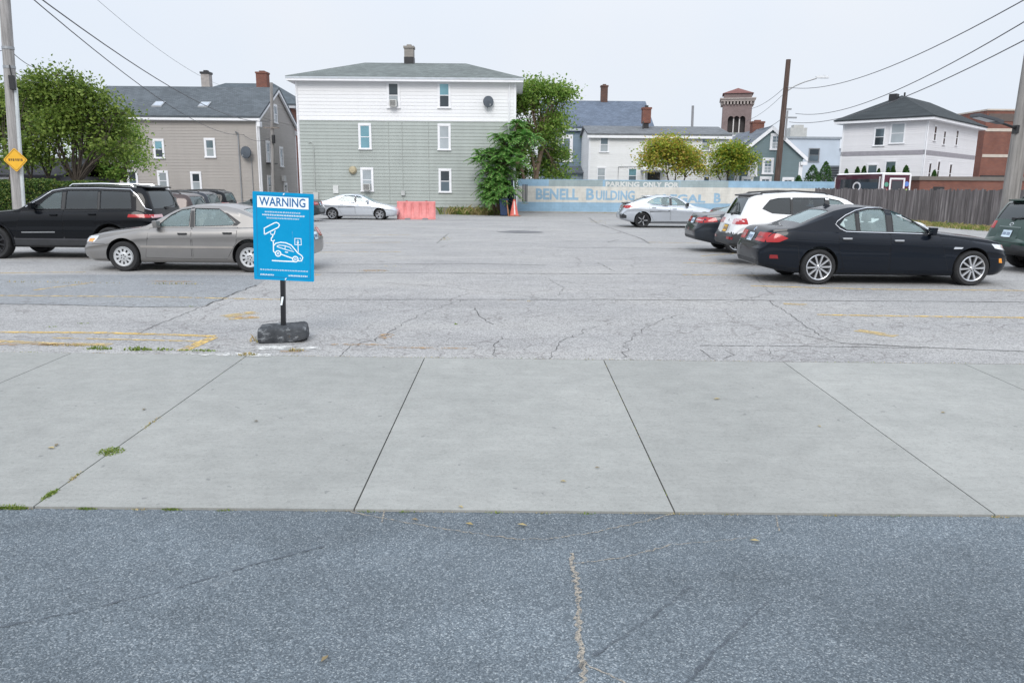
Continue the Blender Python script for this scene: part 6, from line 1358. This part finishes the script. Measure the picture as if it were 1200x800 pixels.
# ------------------------------------------------------------------ car specifications (metres from the nose, heights)
P_TAN = paint('silver taupe car paint', (.24, .232, .225), .5, .32); P_BLK = paint('black car paint', (.004, .005, .007), .0, .25, .35, .08); P_BLU = paint('blue black car paint', (.007, .010, .016), .1, .25, .4, .1)
P_WHT = paint('white car paint', (.76, .76, .76), 0, .3); P_SLV = paint('cool silver car paint', (.52, .55, .59), .55, .3); P_SL2 = paint('bright silver car paint', (.58, .61, .65), .5, .3); P_DRK = paint('dark slate car paint', (.022, .027, .035), .25, .28)
P_GRN = paint('dark green car paint', (.010, .042, .032), .2, .28); P_BRN = paint('dark brown car paint', (.06, .042, .04), .3, .3); P_TEA = paint('teal grey car paint', (.035, .048, .052), .3, .3)
camry = dict(L=4.76, paint=P_TAN, R=.315, arch=.365, ax=(.95, 3.60), rim='hubcap', floor=.58, cab=(1.50, 3.90), seat=(2.35, 3.3), seatm=SEATL,
  top=[(0, .64), (.03, .71), (.1, .755), (.5, .835), (1.0, .90), (1.3, .945), (1.42, .985), (2.05, 1.325), (2.3, 1.385), (2.7, 1.415), (3.05, 1.405), (3.35, 1.345), (3.98, 1.065), (4.15, 1.015), (4.5, .99), (4.66, .955), (4.73, .87), (4.76, .80)],
  belt=[(0, .5), (.2, .62), (1.3, .86), (2, .885), (3.4, .92), (4.1, .945), (4.6, .92), (4.76, .75)], wid=[(0, .60), (.06, .72), (.25, .83), (.7, .885), (3.8, .89), (4.4, .85), (4.66, .78), (4.76, .66)], bot=[(0, .27), (.25, .2), (1, .18), (3.9, .18), (4.5, .24), (4.76, .34)],
  ws=(1.50, 1.01, .62, 2.07, 1.315, .53), rw=(3.95, 1.10, .58, 3.42, 1.32, .52),
  win=[[(1.66, .935), (2.34, .945), (2.36, 1.315), (2.16, 1.285), (1.95, 1.18)], [(2.46, .945), (3.22, .97), (3.30, 1.02), (3.12, 1.20), (2.95, 1.31), (2.44, 1.318)]], pillar=[[(2.355, .93), (2.45, .93), (2.43, 1.33), (2.37, 1.33)], [(3.24, .96), (3.34, .965), (3.42, 1.03), (3.14, 1.22), (3.08, 1.24), (3.31, 1.03)]],
  door=[[(1.42, .30), (2.38, .28), (2.39, .92), (1.52, .90)], [(2.42, .28), (3.12, .28), (3.33, .62), (3.36, .93), (2.42, .92)]], handle=[(2.22, .80), (3.16, .82)], handlem=BLACKP, mirror=(1.70, .93), mirrorm=P_TAN,
  patch=dict(headlight=('S', [CLRL, AMB], [('S', [(.05, .595), (.34, .61), (.42, .735), (.08, .715)], 0, .006), ('S', [(.16, .605), (.30, .61), (.34, .675), (.2, .67)], 1, .011), ('F', [(.42, .59), (.66, .595), (.68, .71), (.44, .70)], 0, .006)]),
    taillight=('S', [REDL, PINKL], [('S', [(4.35, .70), (4.70, .70), (4.70, .90), (4.42, .90)], 0, .006), ('B', [(.36, .70), (.66, .70), (.66, .88), (.36, .88)], 0, .006), ('B', [(.38, .72), (.5, .72), (.5, .86), (.38, .86)], 1, .010)]),
    bumper_seam=('S', [GAP], [('S', [(.0, .555), (.58, .575), (.58, .583), (.0, .563)], 0, .0012), ('S', [(4.0, .575), (4.74, .58), (4.74, .588), (4.0, .583)], 0, .0012)]), rub_strip=('S', [plain('taupe rub strip', (.27, .25, .23), .4)], [('S', [(1.33, .50), (3.26, .50), (3.26, .545), (1.33, .545)], 0, .009)]),
    grille=('C', [BLACKP], [('F', [(-.34, .58), (.34, .58), (.36, .69), (-.36, .69)], 0, .004), ('F', [(-.4, .33), (.4, .33), (.4, .40), (-.4, .40)], 0, .004)])),
  extra=[plate(0, .72)])
bmw = dict(L=4.9, paint=P_BLU, R=.335, arch=.375, ax=(.83, 3.80), rim='ten', floor=.62, cab=(1.62, 4.05), seat=(2.5, 3.45), seatm=SEATM, tw=.24, tumble=.36,
  top=[(0, .68), (.04, .78), (.15, .84), (.5, .915), (1.1, .98), (1.5, 1.025), (1.62, 1.07), (2.25, 1.405), (2.55, 1.475), (2.9, 1.50), (3.2, 1.49), (3.5, 1.425), (4.12, 1.165), (4.32, 1.10), (4.65, 1.085), (4.80, 1.06), (4.86, .97), (4.9, .84)],
  belt=[(0, .6), (.25, .77), (1.3, .91), (2, .935), (3.5, .985), (4.3, 1.02), (4.75, .98), (4.9, .78)], wid=[(0, .58), (.06, .74), (.25, .85), (.7, .92), (1.2, .93), (3.8, .93), (4.4, .90), (4.7, .86), (4.84, .81), (4.9, .75)], bot=[(0, .24), (.3, .18), (1, .17), (4.0, .18), (4.5, .24), (4.9, .33)],
  ws=(1.72, 1.10, .66, 2.28, 1.39, .56), rw=(4.12, 1.175, .60, 3.56, 1.405, .52),
  win=[[(1.72, .995), (2.38, 1.0), (2.40, 1.42), (2.22, 1.372), (1.95, 1.20)], [(2.50, 1.0), (3.02, 1.01), (3.04, 1.385), (2.85, 1.425), (2.52, 1.43)], [(3.09, 1.02), (3.28, 1.03), (3.42, 1.13), (3.30, 1.275), (3.11, 1.37)]], pillar=[[(2.395, .995), (2.49, .995), (2.51, 1.435), (2.41, 1.435)], [(3.03, 1.005), (3.08, 1.005), (3.10, 1.385), (3.05, 1.39)]],
  chrome=[[(1.55, .965), (2.4, .985), (3.0, .995), (3.30, 1.003), (3.42, 1.06), (3.50, 1.14), (3.45, 1.20), (3.30, 1.305), (3.1, 1.395), (2.85, 1.448), (2.5, 1.45), (2.2, 1.395), (1.90, 1.215), (1.62, 1.02)]],
  door=[[(1.30, .30), (2.42, .28), (2.44, .965), (1.50, .94)], [(2.455, .28), (3.28, .28), (3.43, .62), (3.45, .985), (2.47, .968)]], handle=[(2.30, .85), (3.30, .88)], handlem=CHROME, mirror=(1.68, .97),
  patch=dict(headlight=('S', [CLRL, AMB], [('S', [(.06, .65), (.40, .71), (.46, .79), (.10, .76)], 0, .006), ('F', [(.42, .64), (.74, .66), (.78, .77), (.46, .745)], 0, .006)]),
    side_marker=('S', [AMB], [('S', [(.20, .43), (.28, .44), (.29, .52), (.23, .52)], 0, .006)]),
    taillight=('S', [REDL, REDD], [('S', [(4.42, .87), (4.58, .80), (4.80, .79), (4.84, .86), (4.78, .965), (4.58, .945)], 0, .008), ('B', [(.34, .80), (.76, .79), (.74, .97), (.36, .96)], 0, .007), ('B', [(.36, .86), (.72, .86), (.72, .89), (.36, .89)], 1, .012)]),
    reflector=('S', [REDD], [('S', [(4.58, .485), (4.74, .485), (4.74, .555), (4.60, .555)], 0, .006)]), fender_badge=('S', [CHROME], [('S', [(1.08, .70), (1.24, .70), (1.22, .735), (1.05, .73)], 0, .006)]),
    bumper_seam=('S', [GAP], [('S', [(4.22, .72), (4.55, .745), (4.85, .755), (4.85, .763), (4.55, .753), (4.22, .728)], 0, .0012), ('S', [(.45, .40), (.55, .62), (.558, .62), (.458, .40)], 0, .0012), ('S', [(4.16, .36), (4.22, .72), (4.228, .72), (4.168, .36)], 0, .0012)]),
    trunk_seam=('C', [GAP], [('B', [(-.58, .735), (.58, .735), (.58, .745), (-.58, .745)], 0, .0015)]), plate_recess=('C', [BLACKP], [('B', [(-.30, .77), (.30, .77), (.28, .94), (-.28, .94)], 0, .002)]),
    lower_bumper=('C', [CLAD], [('B', [(-.62, .36), (.62, .36), (.60, .44), (-.60, .44)], 0, .004)]), grille=('C', [BLACKP, CHROME], [('F', [(.03, .52), (.26, .52), (.28, .70), (.03, .70)], 0, .004), ('F', [(-.26, .50), (-.03, .50), (-.03, .66), (-.28, .66)], 0, .004), ('F', [(-.55, .28), (.55, .28), (.55, .38), (-.55, .38)], 0, .004)])),
  line=dict(character_line=(P_BLU, [('S', [(1.1, .775), (2.4, .80), (3.6, .835), (4.3, .86)], .006)])),
  extra=[plate(0, .855, .30, .15), badge('B', 0, 1.005, .04, [CHROME, plain('blue white roundel', (.25, .35, .5), .3, .5, 40)]), antenna(3.35, .06)])
jeep = dict(L=4.98, paint=P_BLK, R=.385, arch=.445, ax=(.92, 3.80), rim='dark', floor=.85, cab=(1.62, 4.72), seat=(2.6, 3.6), tumble=.28, clad=.47, cladr=.55, glass=[CG_MID, CG_TINT, CG_TINT], rwt=CG_TINT, tw=.25,
  top=[(0, .92), (.04, 1.02), (.2, 1.07), (.9, 1.135), (1.4, 1.18), (1.55, 1.22), (2.22, 1.63), (2.5, 1.715), (3, 1.75), (4, 1.745), (4.5, 1.72), (4.66, 1.66), (4.80, 1.35), (4.90, 1.15), (4.95, 1.04), (4.98, .8)],
  belt=[(0, .85), (.3, 1.0), (1.3, 1.09), (2, 1.115), (4.5, 1.15), (4.85, 1.06), (4.98, .75)], wid=[(0, .76), (.06, .86), (.25, .94), (.8, .975), (4.3, .975), (4.7, .94), (4.9, .88), (4.98, .80)], bot=[(0, .36), (.4, .28), (1, .27), (4.0, .27), (4.5, .33), (4.98, .48)],
  ws=(1.66, 1.27, .70, 2.24, 1.61, .60), rw=(4.80, 1.20, .66, 4.645, 1.61, .56),
  win=[[(1.95, 1.175), (2.60, 1.18), (2.62, 1.60), (2.40, 1.56), (2.15, 1.37)], [(2.70, 1.18), (3.50, 1.19), (3.50, 1.625), (2.72, 1.615)], [(3.56, 1.19), (4.35, 1.20), (4.30, 1.60), (3.56, 1.625)]], pillar=[[(2.61, 1.165), (2.69, 1.165), (2.71, 1.63), (2.63, 1.625)], [(3.505, 1.175), (3.555, 1.175), (3.555, 1.635), (3.505, 1.635)]],
  chrome=[[(1.72, 1.22), (2.1, 1.43), (2.35, 1.60), (2.7, 1.655), (3.5, 1.665), (4.3, 1.645), (4.48, 1.50), (4.68, 1.20), (4.8, 1.165)]],
  door=[[(1.45, .50), (2.64, .50), (2.66, 1.145), (1.62, 1.125)], [(2.68, .50), (3.32, .50), (3.46, .85), (3.54, 1.155), (2.69, 1.145)]], handle=[(2.45, 1.05), (3.40, 1.07)], mirror=(1.95, 1.19), mirrorm=P_BLK,
  patch=dict(headlight=('S', [CLRL], [('S', [(.05, .93), (.35, .95), (.38, 1.0), (.06, .99)], 0, .006), ('F', [(.45, .92), (.82, .93), (.82, .99), (.45, .985)], 0, .006)]), taillight=('S', [REDL, PINKL], [('S', [(4.28, 1.0), (4.84, .99), (4.84, 1.065), (4.30, 1.07)], 0, .008), ('B', [(.40, .99), (.84, .985), (.84, 1.06), (.40, 1.06)], 1, .008)]),
    door_strip=('S', [GREYM], [('S', [(1.62, .62), (2.45, .63), (2.45, .655), (1.62, .645)], 0, .007)]), sill_strip=('S', [plain('dull chrome strip', (.10, .10, .11), .3, metal=.6)], [('S', [(1.4, .465), (3.28, .455), (3.28, .48), (1.4, .49)], 0, .007)]), grille=('C', [BLACKP], [('F', [(-.6, .86), (.6, .86), (.62, .97), (-.62, .97)], 0, .004)])),
  wiper=1, extra=[rails(.56, .05, 2.7, 4.3), arch_trim(P_BLK, .05), plate(0, .80), spoiler(1.72, 4.66, .60, P_BLK), antenna(2.55, .06)])
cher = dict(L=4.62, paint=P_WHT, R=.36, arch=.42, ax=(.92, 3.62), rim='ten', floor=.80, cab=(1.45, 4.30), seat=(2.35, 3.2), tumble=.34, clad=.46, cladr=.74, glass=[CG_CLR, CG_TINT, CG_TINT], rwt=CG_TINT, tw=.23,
  top=[(0, .90), (.06, 1.0), (.25, 1.05), (.8, 1.10), (1.25, 1.14), (1.38, 1.18), (2.02, 1.56), (2.35, 1.645), (2.8, 1.69), (3.5, 1.685), (4.05, 1.635), (4.22, 1.58), (4.42, 1.24), (4.5, 1.11), (4.56, 1.02), (4.62, .75)],
  belt=[(0, .85), (.3, .97), (1.3, 1.05), (2, 1.075), (3.4, 1.12), (4.2, 1.14), (4.5, 1.0), (4.62, .7)], wid=[(0, .70), (.08, .82), (.3, .90), (.8, .93), (3.9, .93), (4.3, .88), (4.52, .80), (4.62, .70)], bot=[(0, .34), (.4, .26), (1, .25), (3.7, .25), (4.2, .33), (4.62, .46)],
  ws=(1.50, 1.23, .64, 2.04, 1.54, .54), rw=(4.44, 1.16, .60, 4.22, 1.53, .50),
  win=[[(1.80, 1.14), (2.42, 1.15), (2.44, 1.545), (2.2, 1.5), (2.0, 1.35)], [(2.52, 1.15), (3.28, 1.175), (3.28, 1.555), (2.52, 1.56)], [(3.32, 1.175), (3.75, 1.20), (3.98, 1.30), (3.80, 1.50), (3.6, 1.545), (3.32, 1.555)]], pillar=[[(2.425, 1.13), (2.515, 1.13), (2.515, 1.57), (2.445, 1.565)], [(3.283, 1.16), (3.317, 1.16), (3.317, 1.57), (3.283, 1.57)]],
  door=[[(1.36, .46), (2.46, .45), (2.48, 1.12), (1.5, 1.10)], [(2.50, .45), (3.12, .46), (3.33, .85), (3.40, 1.15), (2.50, 1.12)]], handle=[(2.3, 1.01), (3.2, 1.04)], mirror=(1.78, 1.14),
  patch=dict(headlight=('S', [CLRL], [('S', [(.10, .90), (.4, .95), (.45, .99), (.12, .96)], 0, .006), ('F', [(.4, .88), (.78, .91), (.78, .97), (.4, .95)], 0, .006)]), taillight=('S', [PINKL, REDL], [('S', [(4.30, .95), (4.50, .94), (4.52, 1.06), (4.32, 1.075)], 1, .008), ('B', [(.36, .94), (.80, .93), (.78, 1.07), (.36, 1.05)], 0, .008), ('B', [(.62, .94), (.80, .94), (.79, 1.0), (.62, 1.0)], 1, .012)]),
    reflector=('S', [REDD], [('B', [(.44, .59), (.72, .59), (.72, .65), (.46, .65)], 0, .006)]), plate_recess=('C', [plain('shaded white recess', (.5, .5, .5), .5)], [('B', [(-.34, .72), (.34, .72), (.30, .92), (-.30, .92)], 0, .0015)]), grille=('C', [BLACKP], [('F', [(-.5, .84), (.5, .84), (.5, .93), (-.5, .93)], 0, .004)])),
  wiper=1, extra=[rails(.52, .045, 2.4, 4.0, BLACKP), arch_trim(), plate(0, .82, .30, .155, PLTY), badge('B', 0, 1.02, .03, [CHROME, BLACKP]), spoiler(1.625, 4.20, .56, BLACKP)])
outb = dict(cher, paint=P_GRN, rim='five', glass=[CG_MID], rwt=CG_TINT, clad=.46, cladr=.60, L=4.62,
  top=[(0, .85), (.06, .95), (.3, 1.0), (.8, 1.03), (1.2, 1.06), (1.35, 1.10), (2.02, 1.48), (2.4, 1.575), (2.9, 1.60), (3.6, 1.60), (4.1, 1.58), (4.26, 1.53), (4.45, 1.22), (4.54, 1.06), (4.58, .98), (4.62, .75)], rw=(4.46, 1.14, .64, 4.27, 1.49, .55),
  patch=dict(taillight=('S', [REDD, REDL], [('S', [(4.12, .93), (4.52, .93), (4.54, 1.08), (4.22, 1.09)], 1, .008), ('B', [(.54, .92), (.80, .92), (.78, 1.08), (.56, 1.08)], 1, .008)]), plate_recess=('C', [plain('dark plate recess', (.02, .05, .042), .4)], [('B', [(-.36, .72), (.36, .72), (.33, .95), (-.33, .95)], 0, .002)]), headlight=('S', [CLRL], [('F', [(.4, .80), (.76, .82), (.76, .92), (.4, .90)], 0, .006)]), hatch_seam=('C', [GAP], [('B', [(-.72, .64), (.72, .64), (.72, .65), (-.72, .65)], 0, .0015)]), hatch_trim=('C', [plain('dull hatch strip', (.12, .16, .15), .3)], [('B', [(-.36, .955), (.36, .955), (.36, .98), (-.36, .98)], 0, .008)])),
  extra=[rails(.54, .06, 2.3, 4.05, BLACKP), arch_trim(), plate(0, .82, .30, .155), badge('B', 0, 1.03, .035, [CHROME, P_GRN], 1.7), spoiler(1.575, 4.25, .56, P_GRN)])
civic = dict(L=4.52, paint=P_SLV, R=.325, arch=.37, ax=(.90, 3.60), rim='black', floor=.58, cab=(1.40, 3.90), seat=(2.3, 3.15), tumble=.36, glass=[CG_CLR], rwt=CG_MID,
  top=[(0, .60), (.05, .68), (.25, .75), (.8, .87), (1.2, .94), (1.35, .99), (2.0, 1.32), (2.35, 1.40), (2.75, 1.43), (3.1, 1.395), (3.5, 1.30), (4.0, 1.13), (4.22, 1.065), (4.36, 1.03), (4.42, .92), (4.48, .80), (4.52, .66)],
  belt=[(0, .55), (.25, .68), (1.3, .87), (2, .90), (3.2, .97), (3.9, 1.03), (4.3, .95), (4.52, .6)], wid=[(0, .58), (.08, .74), (.3, .86), (.8, .90), (3.8, .90), (4.2, .86), (4.42, .78), (4.52, .68)], bot=[(0, .25), (.3, .18), (1, .17), (3.7, .18), (4.2, .26), (4.52, .34)],
  ws=(1.45, 1.035, .64, 2.02, 1.31, .54), rw=(4.02, 1.155, .58, 3.38, 1.34, .50),
  win=[[(1.62, .955), (2.32, .965), (2.34, 1.33), (2.1, 1.28), (1.85, 1.13)], [(2.44, .97), (3.15, 1.0), (3.42, 1.09), (3.2, 1.225), (2.95, 1.31), (2.44, 1.335)]], pillar=[[(2.33, .95), (2.43, .95), (2.43, 1.345), (2.35, 1.345)]],
  chrome=[[(1.5, .95), (2.4, .955), (3.2, .99), (3.48, 1.085)]], door=[[(1.32, .30), (2.37, .28), (2.38, .93), (1.48, .91)], [(2.41, .28), (3.1, .28), (3.28, .62), (3.33, .98), (2.41, .935)]], handle=[(2.22, .83), (3.12, .88)], mirror=(1.66, .96), mirrorm=BLACKP,
  patch=dict(headlight=('S', [CLRL], [('S', [(.08, .60), (.5, .68), (.55, .73), (.1, .67)], 0, .006)]), taillight=('S', [REDL, REDD], [('S', [(4.0, .90), (4.30, .83), (4.42, .84), (4.40, .97), (4.12, .96)], 0, .009), ('B', [(.42, .86), (.78, .85), (.78, .95), (.42, .95)], 0, .008)]), vent=('S', [BLACKP], [('B', [(.50, .40), (.80, .40), (.76, .60), (.52, .56)], 0, .006), ('S', [(4.30, .40), (4.46, .42), (4.42, .58), (4.30, .52)], 0, .006)]), sill_strip=('S', [BLACKP], [('S', [(1.2, .215), (3.3, .215), (3.3, .27), (1.2, .27)], 0, .006)])),
  extra=[plate(0, .72), spoiler(1.075, 4.30, .60, BLACKP), spoiler(1.375, 3.42, .52, P_SLV)])
coro = dict(L=4.64, paint=P_SL2, R=.315, arch=.36, ax=(.95, 3.65), rim='five', floor=.60, cab=(1.40, 3.86), seat=(2.3, 3.2), tumble=.33, glass=[CG_MID],
  top=[(0, .62), (.05, .70), (.2, .77), (.7, .89), (1.1, .96), (1.25, 1.0), (1.95, 1.36), (2.3, 1.435), (2.7, 1.455), (3.05, 1.435), (3.35, 1.36), (3.95, 1.12), (4.1, 1.08), (4.4, 1.06), (4.52, 1.03), (4.6, .92), (4.64, .8)],
  belt=[(0, .55), (.25, .70), (1.2, .89), (2, .92), (3.4, .98), (4.1, 1.0), (4.5, .95), (4.64, .75)], wid=[(0, .58), (.08, .73), (.3, .84), (.8, .885), (3.8, .885), (4.3, .85), (4.54, .78), (4.64, .66)], bot=[(0, .25), (.3, .19), (1, .18), (3.8, .18), (4.3, .25), (4.64, .34)],
  ws=(1.36, 1.05, .63, 1.97, 1.35, .53), rw=(3.92, 1.15, .58, 3.42, 1.34, .52),
  win=[[(1.60, .97), (2.27, .985), (2.29, 1.355), (2.06, 1.30), (1.82, 1.15)], [(2.37, .985), (3.12, 1.01), (3.38, 1.08), (3.2, 1.21), (2.95, 1.335), (2.37, 1.36)]], pillar=[[(2.28, .97), (2.36, .97), (2.36, 1.37), (2.3, 1.365)]],
  door=[[(1.32, .30), (2.31, .28), (2.33, .95), (1.46, .93)], [(2.35, .28), (3.08, .28), (3.27, .62), (3.33, .98), (2.36, .955)]], handle=[(2.18, .85), (3.1, .88)], mirror=(1.62, .98),
  patch=dict(headlight=('S', [CLRL], [('S', [(.07, .60), (.45, .68), (.50, .74), (.1, .68)], 0, .006)]), taillight=('S', [REDL], [('S', [(4.22, .86), (4.55, .82), (4.57, .95), (4.3, .94)], 0, .008), ('B', [(.36, .83), (.74, .82), (.72, .94), (.36, .93)], 0, .007)])), extra=[plate(0, .72)])
dsed = dict(coro, L=4.84, paint=P_DRK, rim='five', ax=(.95, 3.74), glass=[CG_MID], cab=(1.40, 4.0),
  top=[(0, .62), (.05, .70), (.2, .77), (.7, .89), (1.1, .96), (1.25, 1.0), (1.95, 1.36), (2.3, 1.44), (2.7, 1.46), (3.05, 1.445), (3.4, 1.37), (4.05, 1.15), (4.25, 1.105), (4.6, 1.09), (4.72, 1.06), (4.80, .93), (4.84, .8)], belt=[(0, .55), (.25, .70), (1.2, .89), (2, .92), (3.4, .98), (4.2, 1.02), (4.66, .97), (4.84, .75)],
  wid=[(0, .6), (.08, .75), (.3, .86), (.8, .91), (3.9, .91), (4.4, .87), (4.7, .80), (4.84, .68)], bot=[(0, .25), (.3, .19), (1, .18), (3.9, .18), (4.4, .27), (4.84, .36)], rw=(4.05, 1.18, .60, 3.5, 1.355, .53),
  patch=dict(headlight=coro['patch']['headlight'], taillight=('S', [REDL, PINKL], [('S', [(4.30, .87), (4.72, .83), (4.76, .93), (4.70, 1.0), (4.34, .97)], 0, .008), ('B', [(.30, .84), (.76, .83), (.74, .98), (.30, .97)], 0, .007), ('B', [(.34, .89), (.74, .885), (.74, .925), (.34, .925)], 1, .012)]), plate_recess=('C', [BLACKP], [('B', [(-.28, .78), (.28, .78), (.27, .96), (-.27, .96)], 0, .002)]), lower_bumper=('C', [CLAD], [('B', [(-.62, .38), (.62, .38), (.6, .46), (-.6, .46)], 0, .004)])), extra=[plate(0, .87, .3, .15)])
small = dict(cher, paint=P_BRN, L=4.4, glass=[CG_MID], rwt=CG_MID, ax=(.9, 3.5), clad=.40, cladr=.5, rim='five',
  top=[(0, .85), (.06, .93), (.3, .98), (.8, 1.02), (1.15, 1.05), (1.3, 1.10), (1.95, 1.50), (2.3, 1.58), (2.8, 1.61), (3.5, 1.60), (3.95, 1.56), (4.1, 1.50), (4.28, 1.15), (4.34, 1.02), (4.38, .92), (4.4, .75)], belt=[(0, .8), (.3, .92), (1.3, .98), (2, 1.0), (3.4, 1.04), (4.1, 1.04), (4.4, .7)], wid=[(0, .70), (.08, .82), (.3, .87), (.8, .89), (3.7, .89), (4.1, .85), (4.3, .78), (4.4, .70)], bot=[(0, .32), (.4, .22), (1, .2), (3.5, .2), (4.0, .3), (4.4, .42)],
  ws=(1.42, 1.15, .62, 1.97, 1.48, .52), rw=(4.22, 1.10, .58, 4.09, 1.45, .50), cab=(1.38, 4.12), floor=.72,
  win=[[(1.70, 1.05), (2.36, 1.06), (2.38, 1.46), (2.15, 1.42), (1.95, 1.28)], [(2.46, 1.06), (3.15, 1.08), (3.15, 1.48), (2.46, 1.475)], [(3.2, 1.08), (3.75, 1.10), (3.70, 1.42), (3.2, 1.475)]], pillar=[[(2.37, 1.045), (2.45, 1.045), (2.45, 1.49), (2.38, 1.48)]], door=[[(1.3, .42), (2.40, .40), (2.42, 1.03), (1.45, 1.01)], [(2.44, .40), (3.05, .42), (3.25, .8), (3.3, 1.05), (2.44, 1.03)]], handle=[(2.25, .94), (3.1, .96)], mirror=(1.7, 1.05),
  patch=dict(taillight=('S', [REDL, PINKL], [('S', [(3.95, .88), (4.28, .86), (4.32, 1.02), (4.05, 1.03)], 0, .008), ('B', [(.48, .88), (.78, .87), (.76, 1.02), (.5, 1.02)], 1, .008)])), extra=[rails(.52, .045, 2.3, 3.8, BLACKP), arch_trim(), plate(0, .74)])

def park(sp, name, label, cat, ax_px, Yn, rz, scale=1.0, by='rear', dyaw=0):
    """put the near side at depth Yn with its rear axle (or tail) where it stands on the plan"""
    W2 = max(w for _, w in sp['wid']); sc = scale if not isinstance(scale, tuple) else scale[0]
    X = at(ax_px, 300, Yn).x; s = sp['ax'][1] if by == 'rear' else sp['ax'][0] if by == 'front' else sp['L'] if by == 'tail' else 0
    xl = (sp['L']/2 - s) * sc; ca, sa = math.cos(rz + dyaw), math.sin(rz + dyaw); cx = X - xl*(1 if abs(rz) < 1 else -1)
    return make_car(sp, name, label, cat, (cx, Yn + W2 - .05, 0), rz + dyaw, scale)
park(camry, 'parked_car', 'silver taupe sedan with plain hubcaps behind the warning sign', 'car', 293, 15.55, math.pi, .985)
park(bmw, 'parked_car', 'blue black sedan with silver ten spoke wheels nearest the right', 'car', 960, 14.35, 0, (.985, .985, 1.0))
park(jeep, 'parked_car', 'large black wagon with chrome window line at left edge', 'car', 132, 17.95, math.pi, (.955, 1, 1))
park(cher, 'parked_car', 'white wagon with black roof rails and amber plate behind dark sedan', 'car', 858, 17.75, 0, 1.02, 'tail')
park(dsed, 'parked_car', 'dark slate sedan between white wagon and silver hatchback', 'car', 816, 21.2, 0, 1.0, 'tail')
park(dict(dsed, paint=P_BLK, patch=dict(taillight=dsed['patch']['taillight'])), 'parked_car', 'black sedan mostly hidden, only its rear corner and roof visible past the dark slate sedan', 'car', 838, 27.2, 0, 1.0, 'tail')
park(civic, 'parked_car', 'silver hatchback with black wheels parked before the mural wall', 'car', 751, 34.4, 0, 1.03)
park(coro, 'parked_car', 'bright silver sedan parked against the grey green house', 'car', 391, 39.8, 0, .92)
park(outb, 'parked_car', 'dark green wagon seen from behind at the right edge', 'car', 1205, 16.3, 0, 1.02, 'tail')
park(small, 'parked_car', 'brown crossover with pink tail lamp just behind the black wagon', 'car', 233, 24.2, math.pi, .95, 'tail')
park(dict(small, paint=P_DRK), 'parked_car', 'dark slate crossover, second of the row behind the black wagon', 'car', 252, 29.0, math.pi, .95, 'tail')
park(dict(small, paint=P_BLK), 'parked_car', 'black crossover with dark spoiler, right end of the row by the taupe house', 'car', 272, 33.5, math.pi, .95, 'tail')
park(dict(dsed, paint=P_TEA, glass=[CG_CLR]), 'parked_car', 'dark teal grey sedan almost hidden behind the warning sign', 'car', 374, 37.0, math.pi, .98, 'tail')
